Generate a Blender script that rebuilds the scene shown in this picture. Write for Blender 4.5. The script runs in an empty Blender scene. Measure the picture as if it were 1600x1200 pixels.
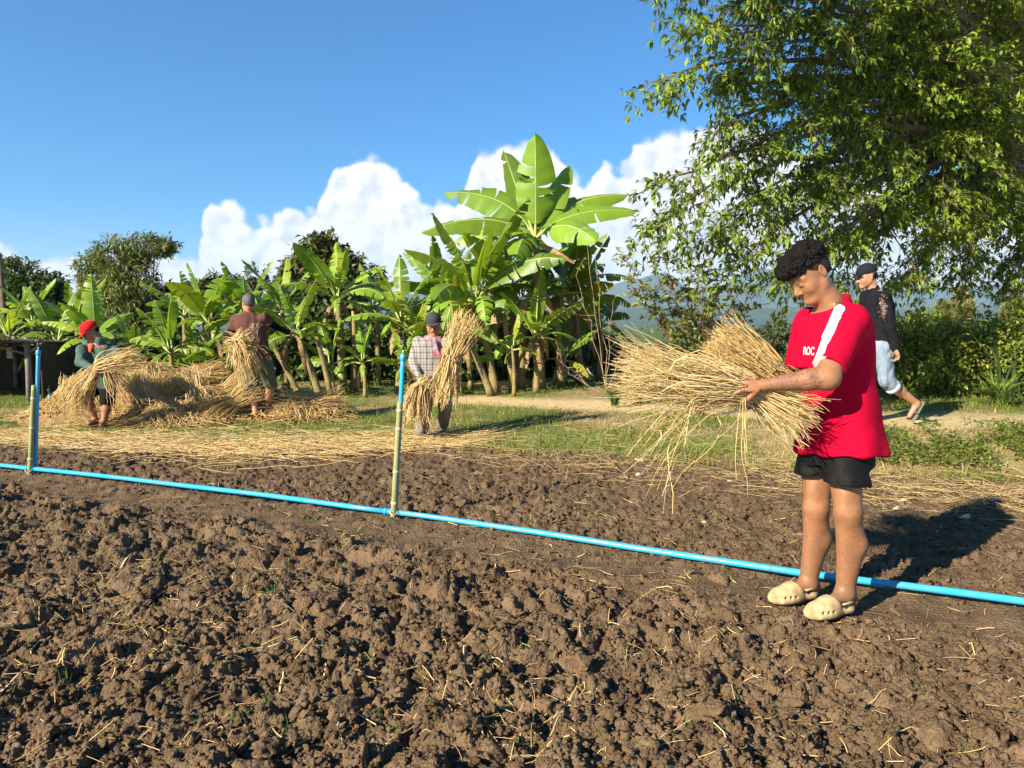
import bpy, bmesh, math, random
import numpy as np
from mathutils import Vector, Matrix

random.seed(7)
RNG = np.random.default_rng(7)
scene = bpy.context.scene
COL = scene.collection

# ------------------------------------------------------------------ camera, sky, sun, exposure
CAM_H = 1.32                       # metres above the tilled soil
FPX = 1110.0                       # focal length in pixels of the 1600 x 1200 photograph
PITCH = math.atan(90.0 / FPX)      # horizon sits 90 px above the middle
cam_data = bpy.data.cameras.new("camera")
cam_data.sensor_width = 36.0
cam_data.lens = 36.0 * FPX / 1600.0
cam_data.clip_start = 0.05
cam_data.clip_end = 30000.0
cam = bpy.data.objects.new("camera", cam_data)
cam.location = (0, 0, CAM_H)
cam.rotation_euler = (math.pi / 2 - PITCH, 0, 0)
COL.objects.link(cam)
scene.camera = cam

SUN_EL = math.radians(29.0)
SHADOW_AZ = math.radians(49.0)     # direction shadows fall, clockwise from +Y
TO_SUN = Vector((-math.sin(SHADOW_AZ) * math.cos(SUN_EL), -math.cos(SHADOW_AZ) * math.cos(SUN_EL), math.sin(SUN_EL)))

sun_data = bpy.data.lights.new("sun", 'SUN')
sun_data.energy = 5.0
sun_data.angle = math.radians(0.53)
sun_data.color = (1.0, 0.88, 0.69)
sun = bpy.data.objects.new("sun", sun_data)
sun.rotation_euler = (-TO_SUN).to_track_quat('-Z', 'Y').to_euler()
sun.location = TO_SUN * 60
COL.objects.link(sun)

vs = scene.view_settings
vs.view_transform = 'Standard'
vs.look = 'None'
vs.exposure = 1.42
vs.gamma = 1.0
vs.use_curve_mapping = False
scene.cycles.max_bounces = 6
scene.cycles.diffuse_bounces = 3
scene.cycles.glossy_bounces = 2
scene.cycles.transmission_bounces = 4
scene.cycles.transparent_max_bounces = 6
scene.cycles.volume_bounces = 0
scene.cycles.use_denoising = True
scene.cycles.sample_clamp_indirect = 4.0

CP, SP = math.cos(PITCH), math.sin(PITCH)
def ray(px, py):
    u = (px - 800.0) / FPX
    v = (600.0 - py) / FPX
    return Vector((u, CP + v * SP, -SP + v * CP))
def W(px, py, Y):
    """world point at distance Y in front of the camera that the photograph shows at px, py"""
    d = ray(px, py)
    return Vector((0, 0, CAM_H)) + d * (Y / d.y)
def G(px, py, z=0.0):
    d = ray(px, py)
    return Vector((0, 0, CAM_H)) + d * ((z - CAM_H) / d.z)

def build_world():
    w = bpy.data.worlds.new("World")
    scene.world = w
    w.use_nodes = True
    w.cycles.sampling_method = 'MANUAL'; w.cycles.sample_map_resolution = 256
    nt = w.node_tree
    N, L = nt.nodes, nt.links
    N.clear()
    out = N.new('ShaderNodeOutputWorld')
    bg = N.new('ShaderNodeBackground')
    bg.inputs['Strength'].default_value = 0.0535
    L.new(bg.outputs[0], out.inputs[0])
    sky = N.new('ShaderNodeTexSky')
    sky.sky_type = 'NISHITA'
    sky.sun_disc = False
    sky.sun_elevation = SUN_EL
    sky.sun_rotation = math.atan2(TO_SUN.x, TO_SUN.y)
    sky.air_density = 1.1
    sky.dust_density = 0.35
    sky.ozone_density = 2.6
    sky.altitude = 300
    def math_(op, a, b=None, clamp=False):
        n = N.new('ShaderNodeMath'); n.operation = op; n.use_clamp = clamp
        for i, v in enumerate((a, b)):
            if v is None: continue
            if isinstance(v, (int, float)): n.inputs[i].default_value = v
            else: L.new(v, n.inputs[i])
        return n.outputs[0]
    def vmath(op, a, b=None, scale=None):
        n = N.new('ShaderNodeVectorMath'); n.operation = op
        for i, v in enumerate((a, b)):
            if v is None: continue
            if isinstance(v, (tuple, list, Vector)): n.inputs[i].default_value = tuple(v)
            else: L.new(v, n.inputs[i])
        if scale is not None: n.inputs['Scale'].default_value = scale
        return n.outputs[0]
    tc = N.new('ShaderNodeTexCoord')
    dirv = tc.outputs['Generated']
    sep = N.new('ShaderNodeSeparateXYZ')
    L.new(dirv, sep.inputs[0])
    az = math_('ARCTAN2', sep.outputs['X'], sep.outputs['Y'])
    el = math_('ARCSINE', sep.outputs['Z'])
    # cloud-top profile: elevation over azimuth, a ring of cumulus banks right round the horizon
    prof_px = [(0, 385), (120, 392), (250, 392), (288, 402), (318, 345), (350, 308), (385, 318), (408, 352), (445, 346), (474, 318),
               (502, 335), (514, 262), (545, 246), (585, 243), (630, 270), (658, 322), (690, 308), (722, 325), (738, 262), (775, 228),
               (830, 226), (880, 255), (906, 292), (922, 256), (945, 252), (962, 266), (985, 238), (1020, 218), (1070, 200), (1130, 186),
               (1200, 225), (1290, 240), (1380, 255), (1480, 262), (1600, 300)]
    pts = []
    for px, py in prof_px:
        d = ray(px, py).normalized()
        pts.append((math.atan2(d.x, d.y), math.asin(d.z)))
    rr = random.Random(3)
    a = pts[-1][0] + 0.07
    while a < math.pi:
        pts.append((a, rr.uniform(0.08, 0.24))); a += rr.uniform(0.05, 0.11)
    a = pts[0][0] - 0.07
    while a > -math.pi:
        pts.append((a, rr.uniform(0.08, 0.24))); a -= rr.uniform(0.05, 0.11)
    pts.sort()
    fc = N.new('ShaderNodeFloatCurve')
    cur = fc.mapping.curves[0]
    PIN = [((x + math.pi) / (2 * math.pi), y / 0.5) for x, y in pts]
    cur.points[0].location = (0.0, PIN[0][1]); cur.points[-1].location = (1.0, PIN[0][1])
    for x, y in PIN:
        if 0.002 < x < 0.998: cur.points.new(x, y)
    fc.mapping.update()
    # warp the azimuth a little with noise so the tops billow
    wob = N.new('ShaderNodeTexNoise'); wob.inputs['Scale'].default_value = 11.0; wob.inputs['Detail'].default_value = 5.0
    wob.inputs['Roughness'].default_value = 0.55
    L.new(dirv, wob.inputs['Vector'])
    azw = math_('ADD', az, math_('MULTIPLY', math_('SUBTRACT', wob.outputs['Fac'], 0.5), 0.05))
    azn = math_('DIVIDE', math_('ADD', azw, math.pi), 2 * math.pi)
    L.new(azn, fc.inputs['Value'])
    top = math_('MULTIPLY', fc.outputs[0], 0.5)
    def billow(vec, tag):
        n1 = N.new('ShaderNodeTexNoise'); n1.inputs['Scale'].default_value = 15.0; n1.inputs['Detail'].default_value = 7.0; n1.inputs['Roughness'].default_value = 0.56
        L.new(vec, n1.inputs['Vector'])
        warp = vmath('ADD', vec, vmath('SCALE', n1.outputs['Color'], None, 0.03))
        v1 = N.new('ShaderNodeTexVoronoi'); v1.inputs['Scale'].default_value = 26.0; v1.feature = 'F1'
        L.new(warp, v1.inputs['Vector'])
        v2 = N.new('ShaderNodeTexVoronoi'); v2.inputs['Scale'].default_value = 60.0; v2.feature = 'F1'
        L.new(warp, v2.inputs['Vector'])
        puff = math_('ADD', math_('MULTIPLY', v1.outputs['Distance'], -0.75), math_('MULTIPLY', v2.outputs['Distance'], -0.36))
        return math_('ADD', math_('ADD', puff, 0.62), math_('MULTIPLY', math_('SUBTRACT', n1.outputs['Fac'], 0.5), 1.25))
    b0 = billow(dirv, 0)
    sunside = (TO_SUN.normalized() * 0.011)
    b1 = billow(vmath('ADD', dirv, (-0.0105, -0.002, 0.0075)), 1)
    dens = math_('ADD', math_('MULTIPLY', math_('SUBTRACT', top, el), 1.0), math_('MULTIPLY', b0, 0.030))
    cover = N.new('ShaderNodeMapRange'); cover.interpolation_type = 'SMOOTHSTEP'
    cover.inputs['From Min'].default_value = -0.002; cover.inputs['From Max'].default_value = 0.012
    L.new(dens, cover.inputs['Value'])
    # soft far haze veil low over the horizon
    veil = N.new('ShaderNodeMapRange'); veil.interpolation_type = 'SMOOTHSTEP'
    veil.inputs['From Min'].default_value = 0.16; veil.inputs['From Max'].default_value = 0.02
    L.new(el, veil.inputs['Value'])
    # relief of the cloud: side towards the sun is bright
    rel = math_('SUBTRACT', b0, b1)
    lit = N.new('ShaderNodeMapRange'); lit.interpolation_type = 'SMOOTHSTEP'
    lit.inputs['From Min'].default_value = -0.50; lit.inputs['From Max'].default_value = 0.22
    L.new(rel, lit.inputs['Value'])
    depth = N.new('ShaderNodeMapRange'); depth.interpolation_type = 'SMOOTHSTEP'
    depth.inputs['From Min'].default_value = 0.02; depth.inputs['From Max'].default_value = 0.22
    depth.inputs['To Min'].default_value = 1.0; depth.inputs['To Max'].default_value = 0.62
    L.new(math_('SUBTRACT', top, el), depth.inputs['Value'])
    litv = math_('MULTIPLY', lit.outputs[0], depth.outputs[0])
    ccol = N.new('ShaderNodeMix'); ccol.data_type = 'RGBA'
    ccol.inputs['A'].default_value = (5.4, 5.8, 6.5, 1)
    ccol.inputs['B'].default_value = (8.8, 8.5, 8.0, 1)
    L.new(litv, ccol.inputs['Factor'])
    m0 = N.new('ShaderNodeMix'); m0.data_type = 'RGBA'
    tint = N.new('ShaderNodeMix'); tint.data_type = 'RGBA'; tint.blend_type = 'MULTIPLY'; tint.inputs['Factor'].default_value = 1.0
    L.new(sky.outputs[0], tint.inputs['A']); tint.inputs['B'].default_value = SKY_TINT
    L.new(tint.outputs['Result'], m0.inputs['A'])
    m0.inputs['B'].default_value = (3.4, 4.9, 6.8, 1)
    L.new(math_('MULTIPLY', veil.outputs[0], 0.55), m0.inputs['Factor'])
    m1 = N.new('ShaderNodeMix'); m1.data_type = 'RGBA'
    L.new(m0.outputs['Result'], m1.inputs['A'])
    L.new(ccol.outputs['Result'], m1.inputs['B'])
    L.new(math_('MULTIPLY', cover.outputs[0], 0.97), m1.inputs['Factor'])
    L.new(m1.outputs['Result'], bg.inputs['Color'])
SKY_TINT = (0.17, 0.76, 1.24, 1)
build_world()

# ------------------------------------------------------------------ helpers
def tag(o, label=None, cat=None, group=None, kind=None):
    if label: o["label"] = label
    if cat: o["category"] = cat
    if group: o["group"] = group
    if kind: o["kind"] = kind
    return o
def empty(name, loc, label=None, cat=None, group=None, rz=0.0):
    o = bpy.data.objects.new(name, None)
    o.empty_display_size = 0.1
    o.location = loc
    o.rotation_euler = (0, 0, rz)
    COL.objects.link(o)
    return tag(o, label, cat, group)
def link(name, me, mat=None, parent=None, loc=None):
    o = bpy.data.objects.new(name, me)
    if mat is not None and not me.materials:
        for m in (mat if isinstance(mat, (list, tuple)) else [mat]): me.materials.append(m)
    COL.objects.link(o)
    if parent is not None: o.parent = parent
    if loc is not None: o.location = loc
    return o
def np_mesh(name, V, F, col=None, smooth=True, mats=None, midx=None, attrs=None):
    V = np.ascontiguousarray(V, dtype=np.float32)
    me = bpy.data.meshes.new(name)
    Fs = F if isinstance(F, list) else [F]
    Fs = [np.asarray(f, dtype=np.int32) for f in Fs if len(f)]
    loops = np.concatenate([f.ravel() for f in Fs])
    tot = np.concatenate([np.full(len(f), f.shape[1], np.int32) for f in Fs])
    start = np.concatenate([[0], np.cumsum(tot)[:-1]]).astype(np.int32)
    me.vertices.add(len(V)); me.vertices.foreach_set("co", V.ravel())
    me.loops.add(len(loops)); me.loops.foreach_set("vertex_index", loops)
    me.polygons.add(len(tot)); me.polygons.foreach_set("loop_start", start); me.polygons.foreach_set("loop_total", tot)
    if smooth: me.polygons.foreach_set("use_smooth", np.ones(len(tot), dtype=bool))
    if mats:
        for m in mats: me.materials.append(m)
        if midx is not None: me.polygons.foreach_set("material_index", np.asarray(midx, dtype=np.int32))
    if col is not None:
        c = np.ones((len(V), 4), np.float32); c[:, :3] = col
        at = me.color_attributes.new("Col", 'FLOAT_COLOR', 'POINT')
        at.data.foreach_set("color", c.ravel())
    for k, a in (attrs or {}).items():
        at = me.attributes.new(k, 'FLOAT', 'POINT'); at.data.foreach_set("value", np.asarray(a, np.float32))
    me.update(calc_edges=True)
    return me

def h2(ix, iy, seed=0):
    n = (ix.astype(np.int64) * 374761393 + iy.astype(np.int64) * 668265263 + seed * 1442695041) & 0xffffffff
    n = ((n ^ (n >> 13)) * 1274126177) & 0xffffffff
    n = ((n ^ (n >> 15)) * 2246822519) & 0xffffffff
    return ((n ^ (n >> 16)) & 0xffffffff) / 4294967296.0
def vn2(x, y, seed=0):
    ix = np.floor(x); iy = np.floor(y)
    fx = x - ix; fy = y - iy
    fx = fx * fx * (3 - 2 * fx); fy = fy * fy * (3 - 2 * fy)
    a = h2(ix, iy, seed); b = h2(ix + 1, iy, seed); c = h2(ix, iy + 1, seed); d = h2(ix + 1, iy + 1, seed)
    return (a + (b - a) * fx) * (1 - fy) + (c + (d - c) * fx) * fy
def fbm2(x, y, oct=4, seed=0, gain=0.5):
    s = 0.0; a = 1.0; t = 0.0
    for i in range(oct):
        s = s + a * vn2(x * 2 ** i, y * 2 ** i, seed + i * 17); t += a; a *= gain
    return s / t
def vn3(p, seed=0):
    zi = np.floor(p[:, 2]); fz = p[:, 2] - zi; fz = fz * fz * (3 - 2 * fz)
    k = zi * 57.0
    def lay(z):
        return vn2(p[:, 0] + 37.17 * z, p[:, 1] - 91.73 * z, seed)
    return lay(zi) * (1 - fz) + lay(zi + 1) * fz
def fbm3(p, oct=3, seed=0):
    s = 0.0; a = 1.0; t = 0.0
    for i in range(oct):
        s = s + a * vn3(p * 2 ** i + i * 3.7, seed + i); t += a; a *= 0.5
    return s / t
def worley(x, y, seed=0):
    ix = np.floor(x); iy = np.floor(y)
    best = np.full(x.shape, 9.0); rid = np.zeros(x.shape)
    for dx in (-1, 0, 1):
        for dy in (-1, 0, 1):
            cx, cy = ix + dx, iy + dy
            d = np.hypot(cx + h2(cx, cy, seed) - x, cy + h2(cx, cy, seed + 5) - y)
            r = h2(cx, cy, seed + 9)
            m = d < best
            best = np.where(m, d, best); rid = np.where(m, r, rid)
    return best, rid
def chunks(x, y, seed=0):
    """broken-ground cells: distance to the cell border, cell random numbers and offset from its seed point"""
    ix = np.floor(x); iy = np.floor(y)
    b1 = np.full(x.shape, 9.0); b2 = np.full(x.shape, 9.0); ids = [np.zeros(x.shape) for _ in range(3)]; ox = np.zeros(x.shape); oy = np.zeros(x.shape)
    for dx in (-1, 0, 1):
        for dy in (-1, 0, 1):
            cx, cy = ix + dx, iy + dy
            ux = x - cx - h2(cx, cy, seed); uy = y - cy - h2(cx, cy, seed + 5)
            d = np.hypot(ux, uy)
            m = d < b1
            b2 = np.where(m, b1, np.minimum(b2, d)); b1 = np.where(m, d, b1)
            ox = np.where(m, ux, ox); oy = np.where(m, uy, oy)
            for k in range(3): ids[k] = np.where(m, h2(cx, cy, seed + 9 + 4 * k), ids[k])
    return b2 - b1, ids, ox, oy
def sstep(a, b, x):
    t = np.clip((x - a) / (b - a), 0, 1)
    return t * t * (3 - 2 * t)

def tubes(P, R, sides=3, cap=False):
    """P (N,K,3) polylines, R (N,K) radii -> verts, quads of thin tubes"""
    N, K, _ = P.shape
    T = np.empty_like(P)
    T[:, 1:-1] = P[:, 2:] - P[:, :-2]; T[:, 0] = P[:, 1] - P[:, 0]; T[:, -1] = P[:, -1] - P[:, -2]
    T /= np.linalg.norm(T, axis=2, keepdims=True) + 1e-9
    ref = np.zeros_like(T); ref[..., 2] = 1.0
    flat = np.abs(T[..., 2]) > 0.9
    ref[flat] = (1, 0, 0)
    S = np.cross(T, ref); S /= np.linalg.norm(S, axis=2, keepdims=True) + 1e-9
    U = np.cross(S, T)
    V = np.empty((N, K, sides, 3))
    for j in range(sides):
        a = 2 * math.pi * j / sides + 0.4
        V[:, :, j] = P + (S * math.cos(a) + U * math.sin(a)) * R[..., None]
    idx = np.arange(N * K * sides).reshape(N, K, sides)
    a = idx[:, :-1, :]; b = np.roll(a, -1, axis=2); c = idx[:, 1:, :]; d = np.roll(c, -1, axis=2)
    F = np.stack([a, b, d, c], axis=-1).reshape(-1, 4)
    return V.reshape(-1, 3), F
def tube_mesh(name, pts, rads, sides=10, mats=None):
    """one capped tube along a polyline"""
    P = np.array([tuple(p) for p in pts], float)[None]; R = np.array(rads, float)[None]
    V, F = tubes(P, R, sides)
    K = P.shape[1]
    V = np.vstack([V, P[0, :1], P[0, -1:]])
    n = K * sides
    caps = []
    for j in range(sides):
        caps.append((n, (j + 1) % sides, j)); caps.append((n + 1, n - sides + j, n - sides + (j + 1) % sides))
    return np_mesh(name, V, [F, np.array(caps)], mats=mats)
def leaves_np(C, D, Nn, Ln, Wd, fold=0.25, droop=0.15):
    """C base points, D directions, Nn normals -> folded diamond leaves of two quads-ish (4 tris)"""
    D = D / (np.linalg.norm(D, axis=1, keepdims=True) + 1e-9)
    S = np.cross(D, Nn); S /= np.linalg.norm(S, axis=1, keepdims=True) + 1e-9
    Nn = np.cross(S, D)
    L = Ln[:, None]; Wv = Wd[:, None]
    base = C; tip = C + D * L - Nn * L * droop
    mid = C + D * L * 0.45 + Nn * L * 0.02
    l = C + D * L * 0.42 + S * Wv * 0.5 + Nn * Wv * fold
    r = C + D * L * 0.42 - S * Wv * 0.5 + Nn * Wv * fold
    V = np.stack([base, l, tip, r, mid], axis=1).reshape(-1, 3)
    n = len(C); o = np.arange(n)[:, None] * 5
    F = np.concatenate([o + [0, 4, 1], o + [1, 4, 2], o + [0, 3, 4], o + [3, 2, 4]])
    return V, F
def rand_unit(n, rng=RNG):
    v = rng.normal(size=(n, 3)); return v / np.linalg.norm(v, axis=1, keepdims=True)

# ------------------------------------------------------------------ materials
def M(name, col=(0.5, 0.5, 0.5), rough=0.85, col2=None, scale=6.0, attr=False, bump=0.0, bscale=60.0, trans=0.0, tcol=None, spec=0.3, sss=0.0, var=0.25, metal=0.0, detail=4.0, bdist=0.01):
    m = bpy.data.materials.new(name); m.use_nodes = True
    nt = m.node_tree; N, L = nt.nodes, nt.links
    p = N['Principled BSDF']; out = N['Material Output']
    p.inputs['Roughness'].default_value = rough
    p.inputs['Specular IOR Level'].default_value = spec
    p.inputs['Metallic'].default_value = metal
    if sss:
        p.inputs['Subsurface Weight'].default_value = sss
        p.inputs['Subsurface Radius'].default_value = (0.012, 0.005, 0.003)
    tc = N.new('ShaderNodeTexCoord')
    nz = N.new('ShaderNodeTexNoise'); nz.inputs['Scale'].default_value = scale; nz.inputs['Detail'].default_value = detail
    L.new(tc.outputs['Object'], nz.inputs['Vector'])
    if attr:
        a = N.new('ShaderNodeAttribute'); a.attribute_name = 'Col'
        hs = N.new('ShaderNodeHueSaturation')
        mr = N.new('ShaderNodeMapRange'); mr.inputs['To Min'].default_value = 1 - var; mr.inputs['To Max'].default_value = 1 + var
        mr.inputs['From Min'].default_value = 0.25; mr.inputs['From Max'].default_value = 0.75
        L.new(nz.outputs['Fac'], mr.inputs['Value']); L.new(mr.outputs[0], hs.inputs['Value'])
        L.new(a.outputs['Color'], hs.inputs['Color'])
        csock = hs.outputs[0]
    else:
        mx = N.new('ShaderNodeMix'); mx.data_type = 'RGBA'
        c2 = col2 or tuple(c * (1 - var) for c in col)
        mx.inputs['A'].default_value = (*col, 1); mx.inputs['B'].default_value = (*c2, 1)
        mr = N.new('ShaderNodeMapRange'); mr.inputs['From Min'].default_value = 0.32; mr.inputs['From Max'].default_value = 0.68
        L.new(nz.outputs['Fac'], mr.inputs['Value']); L.new(mr.outputs[0], mx.inputs['Factor'])
        csock = mx.outputs['Result']
    L.new(csock, p.inputs['Base Color'])
    if bump:
        bn = N.new('ShaderNodeTexNoise'); bn.inputs['Scale'].default_value = bscale; bn.inputs['Detail'].default_value = 5.0
        L.new(tc.outputs['Object'], bn.inputs['Vector'])
        b = N.new('ShaderNodeBump'); b.inputs['Strength'].default_value = bump; b.inputs['Distance'].default_value = bdist
        L.new(bn.outputs['Fac'], b.inputs['Height']); L.new(b.outputs[0], p.inputs['Normal'])
    if trans:
        t = N.new('ShaderNodeBsdfTranslucent')
        if tcol:
            mt = N.new('ShaderNodeMix'); mt.data_type = 'RGBA'; mt.blend_type = 'MULTIPLY'; mt.inputs['Factor'].default_value = 1.0
            L.new(csock, mt.inputs['A']); mt.inputs['B'].default_value = (*tcol, 1)
            L.new(mt.outputs['Result'], t.inputs['Color'])
        else: L.new(csock, t.inputs['Color'])
        ms = N.new('ShaderNodeMixShader'); ms.inputs[0].default_value = trans
        L.new(p.outputs[0], ms.inputs[1]); L.new(t.outputs[0], ms.inputs[2]); L.new(ms.outputs[0], out.inputs['Surface'])
    m["csock"] = 0
    return m
# ------------------------------------------------------------------ ground
EDGE = np.array([(-40, 10.5), (-9, 8.5), (-5.8, 8.1), (-2.5, 7.95), (-0.7, 7.7), (1.25, 6.95), (4.2, 5.95), (8, 4.9), (40, 2)], float)
def edge_y(x):
    return np.interp(x, EDGE[:, 0], EDGE[:, 1]) + 0.18 * (fbm2(x * 1.3 + 5, x * 0 + 2.2, 3, 41) - 0.5)
def terrain(x, y):
    x = np.asarray(x, float); y = np.asarray(y, float)
    bh = np.interp(x, [-8, -1.5, 1.2, 4, 12], [0.03, 0.05, 0.17, 0.27, 0.30])
    e = edge_y(x)
    z = bh * sstep(-0.1, 1.3, y - e)
    z = z + 0.05 * (fbm2(x * 0.8, y * 0.8, 2, 8) - 0.5) * sstep(0.2, 1.5, y - e)
    z = z - 2.2 * sstep(17, 60, y)
    return z
PIPE_A = G(-260, 692); PIPE_B = G(1640, 947)        # buried ends continue beyond the frame
def pipe_dist(x, y):
    """signed distance from the pipe line, negative on the camera's side"""
    d = np.array((PIPE_B.x - PIPE_A.x, PIPE_B.y - PIPE_A.y)); d = d / np.linalg.norm(d)
    return (x - PIPE_A.x) * (-d[1]) + (y - PIPE_A.y) * d[0]
def soil_rough(x, y):
    """how lumpy the tilth is: coarse near the camera, trodden along the pipe"""
    pd = pipe_dist(x, y)
    tread = np.exp(-((pd + 0.33 + 0.12 * (fbm2(x * 0.9, y * 0.9, 2, 3) - .5)) / 0.24) ** 2)
    under = np.exp(-(pd / 0.10) ** 2)
    coarse = np.clip(1.05 - 0.08 * sstep(-0.5, 0.3, pd), 0, 1)
    patch = 0.65 + 0.7 * fbm2(x * 0.9 + 9, y * 0.9, 3, 21)
    right = 1 - 0.30 * sstep(0.6, 2.2, x) * sstep(1.2, 2.4, y)
    return np.clip(coarse * patch * right * (1 - 0.86 * tread) * (1 - 0.6 * under), 0.05, 1.2)
def soil_h(x, y):
    r = soil_rough(x, y)
    pd = pipe_dist(x, y)
    near = 1 - sstep(-0.7, 0.1, pd)
    wx = x + 0.09 * (fbm2(x * 8, y * 8, 4, 31) - 0.5); wy = y + 0.09 * (fbm2(x * 8 + 40, y * 8, 4, 32) - 0.5)
    h = 0.10 * (fbm2(x * 1.1, y * 1.1, 3, 51) - 0.5) * (0.4 + 0.6 * near)
    for s, amp, seed in ((0.26, 0.060, 1), (0.125, 0.040, 2), (0.062, 0.025, 3), (0.030, 0.013, 4)):
        edge, (r0, r1, r2), ox, oy = chunks(wx / s, wy / s, seed)
        body = sstep(0.0, 0.30, edge) ** 0.8
        a = amp * (near if s > 0.2 else 1.0) * (0.80 + 0.20 * near if s > 0.1 else 1.35 - 0.35 * near)
        top = 0.10 + 0.95 * r0 ** 1.8 + ((r1 - 0.5) * ox + (r2 - 0.5) * oy) * 1.5
        h = h + a * r * body * np.clip(top, 0, 1.25)
    h = h + 0.024 * (fbm2(x * 40, y * 40, 4, 71, 0.65) - 0.5) * (0.35 + r)
    h = h - 0.042 * r
    e = edge_y(x)
    h = h - 0.10 * sstep(0.0, 0.7, y - e)
    ruts = 0.035 * np.exp(-((pd + 0.33) / 0.2) ** 2)
    return h - ruts * 0.5 + terrain(x, y)

soil_mat = M("tilled_soil", (0.172, 0.117, 0.068), 0.95, (0.088, 0.058, 0.033), scale=6.0, bump=1.0, bscale=75.0, detail=9.0, spec=0.10, bdist=0.022)
def build_soil():
    rows_px = np.linspace(1420, 676, 560)
    ys = np.array([G(800, p).y for p in rows_px])
    nx = 900
    u = np.linspace(-1, 1, nx)
    X = u[None, :] * (0.86 * ys + 1.5)[:, None]
    Y = np.repeat(ys[:, None], nx, 1)
    # keep the sheet lying along the field edge on the right
    Z = soil_h(X.ravel(), Y.ravel())
    V = np.stack([X.ravel(), Y.ravel(), Z], 1)
    idx = np.arange(len(ys) * nx).reshape(len(ys), nx)
    F = np.stack([idx[:-1, :-1], idx[:-1, 1:], idx[1:, 1:], idx[1:, :-1]], -1).reshape(-1, 4)
    cx = V[F[:, 0], 0]; cy = V[F[:, 0], 1]
    F = F[cy < edge_y(cx) + 0.8]
    return tag(link("soil", np_mesh("soil", V, F), soil_mat), "dark brown tilled soil with rough clods", None, None, "structure")
soil = build_soil()

def path_mask(x, y):
    c = np.interp(x, [-6, -0.9, 1.85, 3.2, 4.5, 5.8, 12], [13.2, 12.3, 10.2, 8.9, 8.05, 8.0, 8.4])
    w = 0.75 + 0.3 * (fbm2(x * 1.7, y * 1.7, 3, 61) - 0.5)
    m = np.exp(-(np.abs(y - c) / w) ** 4)
    return m * sstep(-3.5, -0.5, x)
def build_ground():
    ys = np.concatenate([np.linspace(2.0, 15, 170), 15 + np.geomspace(0.12, 9000, 90)])
    u = np.linspace(-1, 1, 230)
    half = np.where(ys < 20, 24.0, ys * 1.3 + 0)
    X = u[None, :] * half[:, None]; Y = np.repeat(ys[:, None], len(u), 1)
    x, y = X.ravel(), Y.ravel()
    pm = path_mask(x, y)
    z = terrain(x, y) - 0.02 - 0.03 * pm + 0.035 * (fbm2(x * 5, y * 5, 3, 15) - 0.5) * (1 - 0.7 * pm)
    e = y - edge_y(x)
    z = z - 0.18 * (1 - sstep(-0.35, 0.12, e))
    V = np.stack([x, y, z], 1)
    n = len(u)
    idx = np.arange(len(ys) * n).reshape(len(ys), n)
    F = np.stack([idx[:-1, :-1], idx[:-1, 1:], idx[1:, 1:], idx[1:, :-1]], -1).reshape(-1, 4)
    cx, cy = x[F[:, 0]], y[F[:, 0]]
    F = F[cy > edge_y(cx) - 0.9]
    g = fbm2(x * 0.9, y * 0.9, 4, 77) + 0.07 * sstep(0, -2, x)
    dry = np.array((0.23, 0.175, 0.085)); green = np.array((0.10, 0.125, 0.035)); dirt = np.array((0.44, 0.335, 0.175)); brown = np.array((0.15, 0.10, 0.055))
    t = sstep(0.36, 0.58, g)[:, None]
    col = dry * (1 - t) + green * t
    b = (1 - sstep(0.0, 0.5, e))[:, None]
    col = col * (1 - b) + brown * b
    col = col * (1 - pm[:, None]) + dirt * pm[:, None]
    far = sstep(15, 30, y)[:, None]
    col = col * (1 - far) + np.array((0.07, 0.10, 0.035)) * far
    return tag(link("ground", np_mesh("ground", V, F, col=col), M("bank_ground", attr=True, scale=9.0, bump=0.8, bscale=45.0, rough=0.95, spec=0.1, detail=8)), "grassy bank and pale dirt path beyond the field", None, None, "structure")
ground = build_ground()

# ---- clods: the three hundred largest as parts of the soil, the rest one mass
def ico(sub):
    bm = bmesh.new(); bmesh.ops.create_icosphere(bm, subdivisions=sub, radius=1.0)
    bm.verts.ensure_lookup_table()
    V = np.array([v.co[:] for v in bm.verts]); F = np.array([[v.index for v in f.verts] for f in bm.faces]); bm.free()
    return V, F
def clod_shape(sub, seed, rugged=1.0):
    V, F = ico(sub)
    r = np.random.default_rng(seed)
    for _ in range(11):
        n = r.normal(size=3); n /= np.linalg.norm(n); c = r.uniform(0.35, 0.75)
        d = V @ n; V = V - np.outer(np.clip(d - c, 0, None) * 0.9, n)
    V = V * (1 + rugged * (0.70 * (fbm3(V * 1.7 + seed * 5.3, 3, seed) - 0.5) + 0.45 * (fbm3(V * 4.3 + seed, 2, seed + 3) - 0.5) + (0.30 * (fbm3(V * 10 + seed, 2, seed + 6) - 0.5) if sub > 2 else 0)))[:, None]
    return V * np.array((1, r.uniform(0.65, 0.95), r.uniform(0.55, 0.8))), F
clod_mat = M("soil_clod", (0.172, 0.117, 0.068), 0.95, (0.098, 0.062, 0.033), scale=1.4, bump=1.0, bscale=6.0, detail=9.0, spec=0.10, bdist=0.014)
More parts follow.
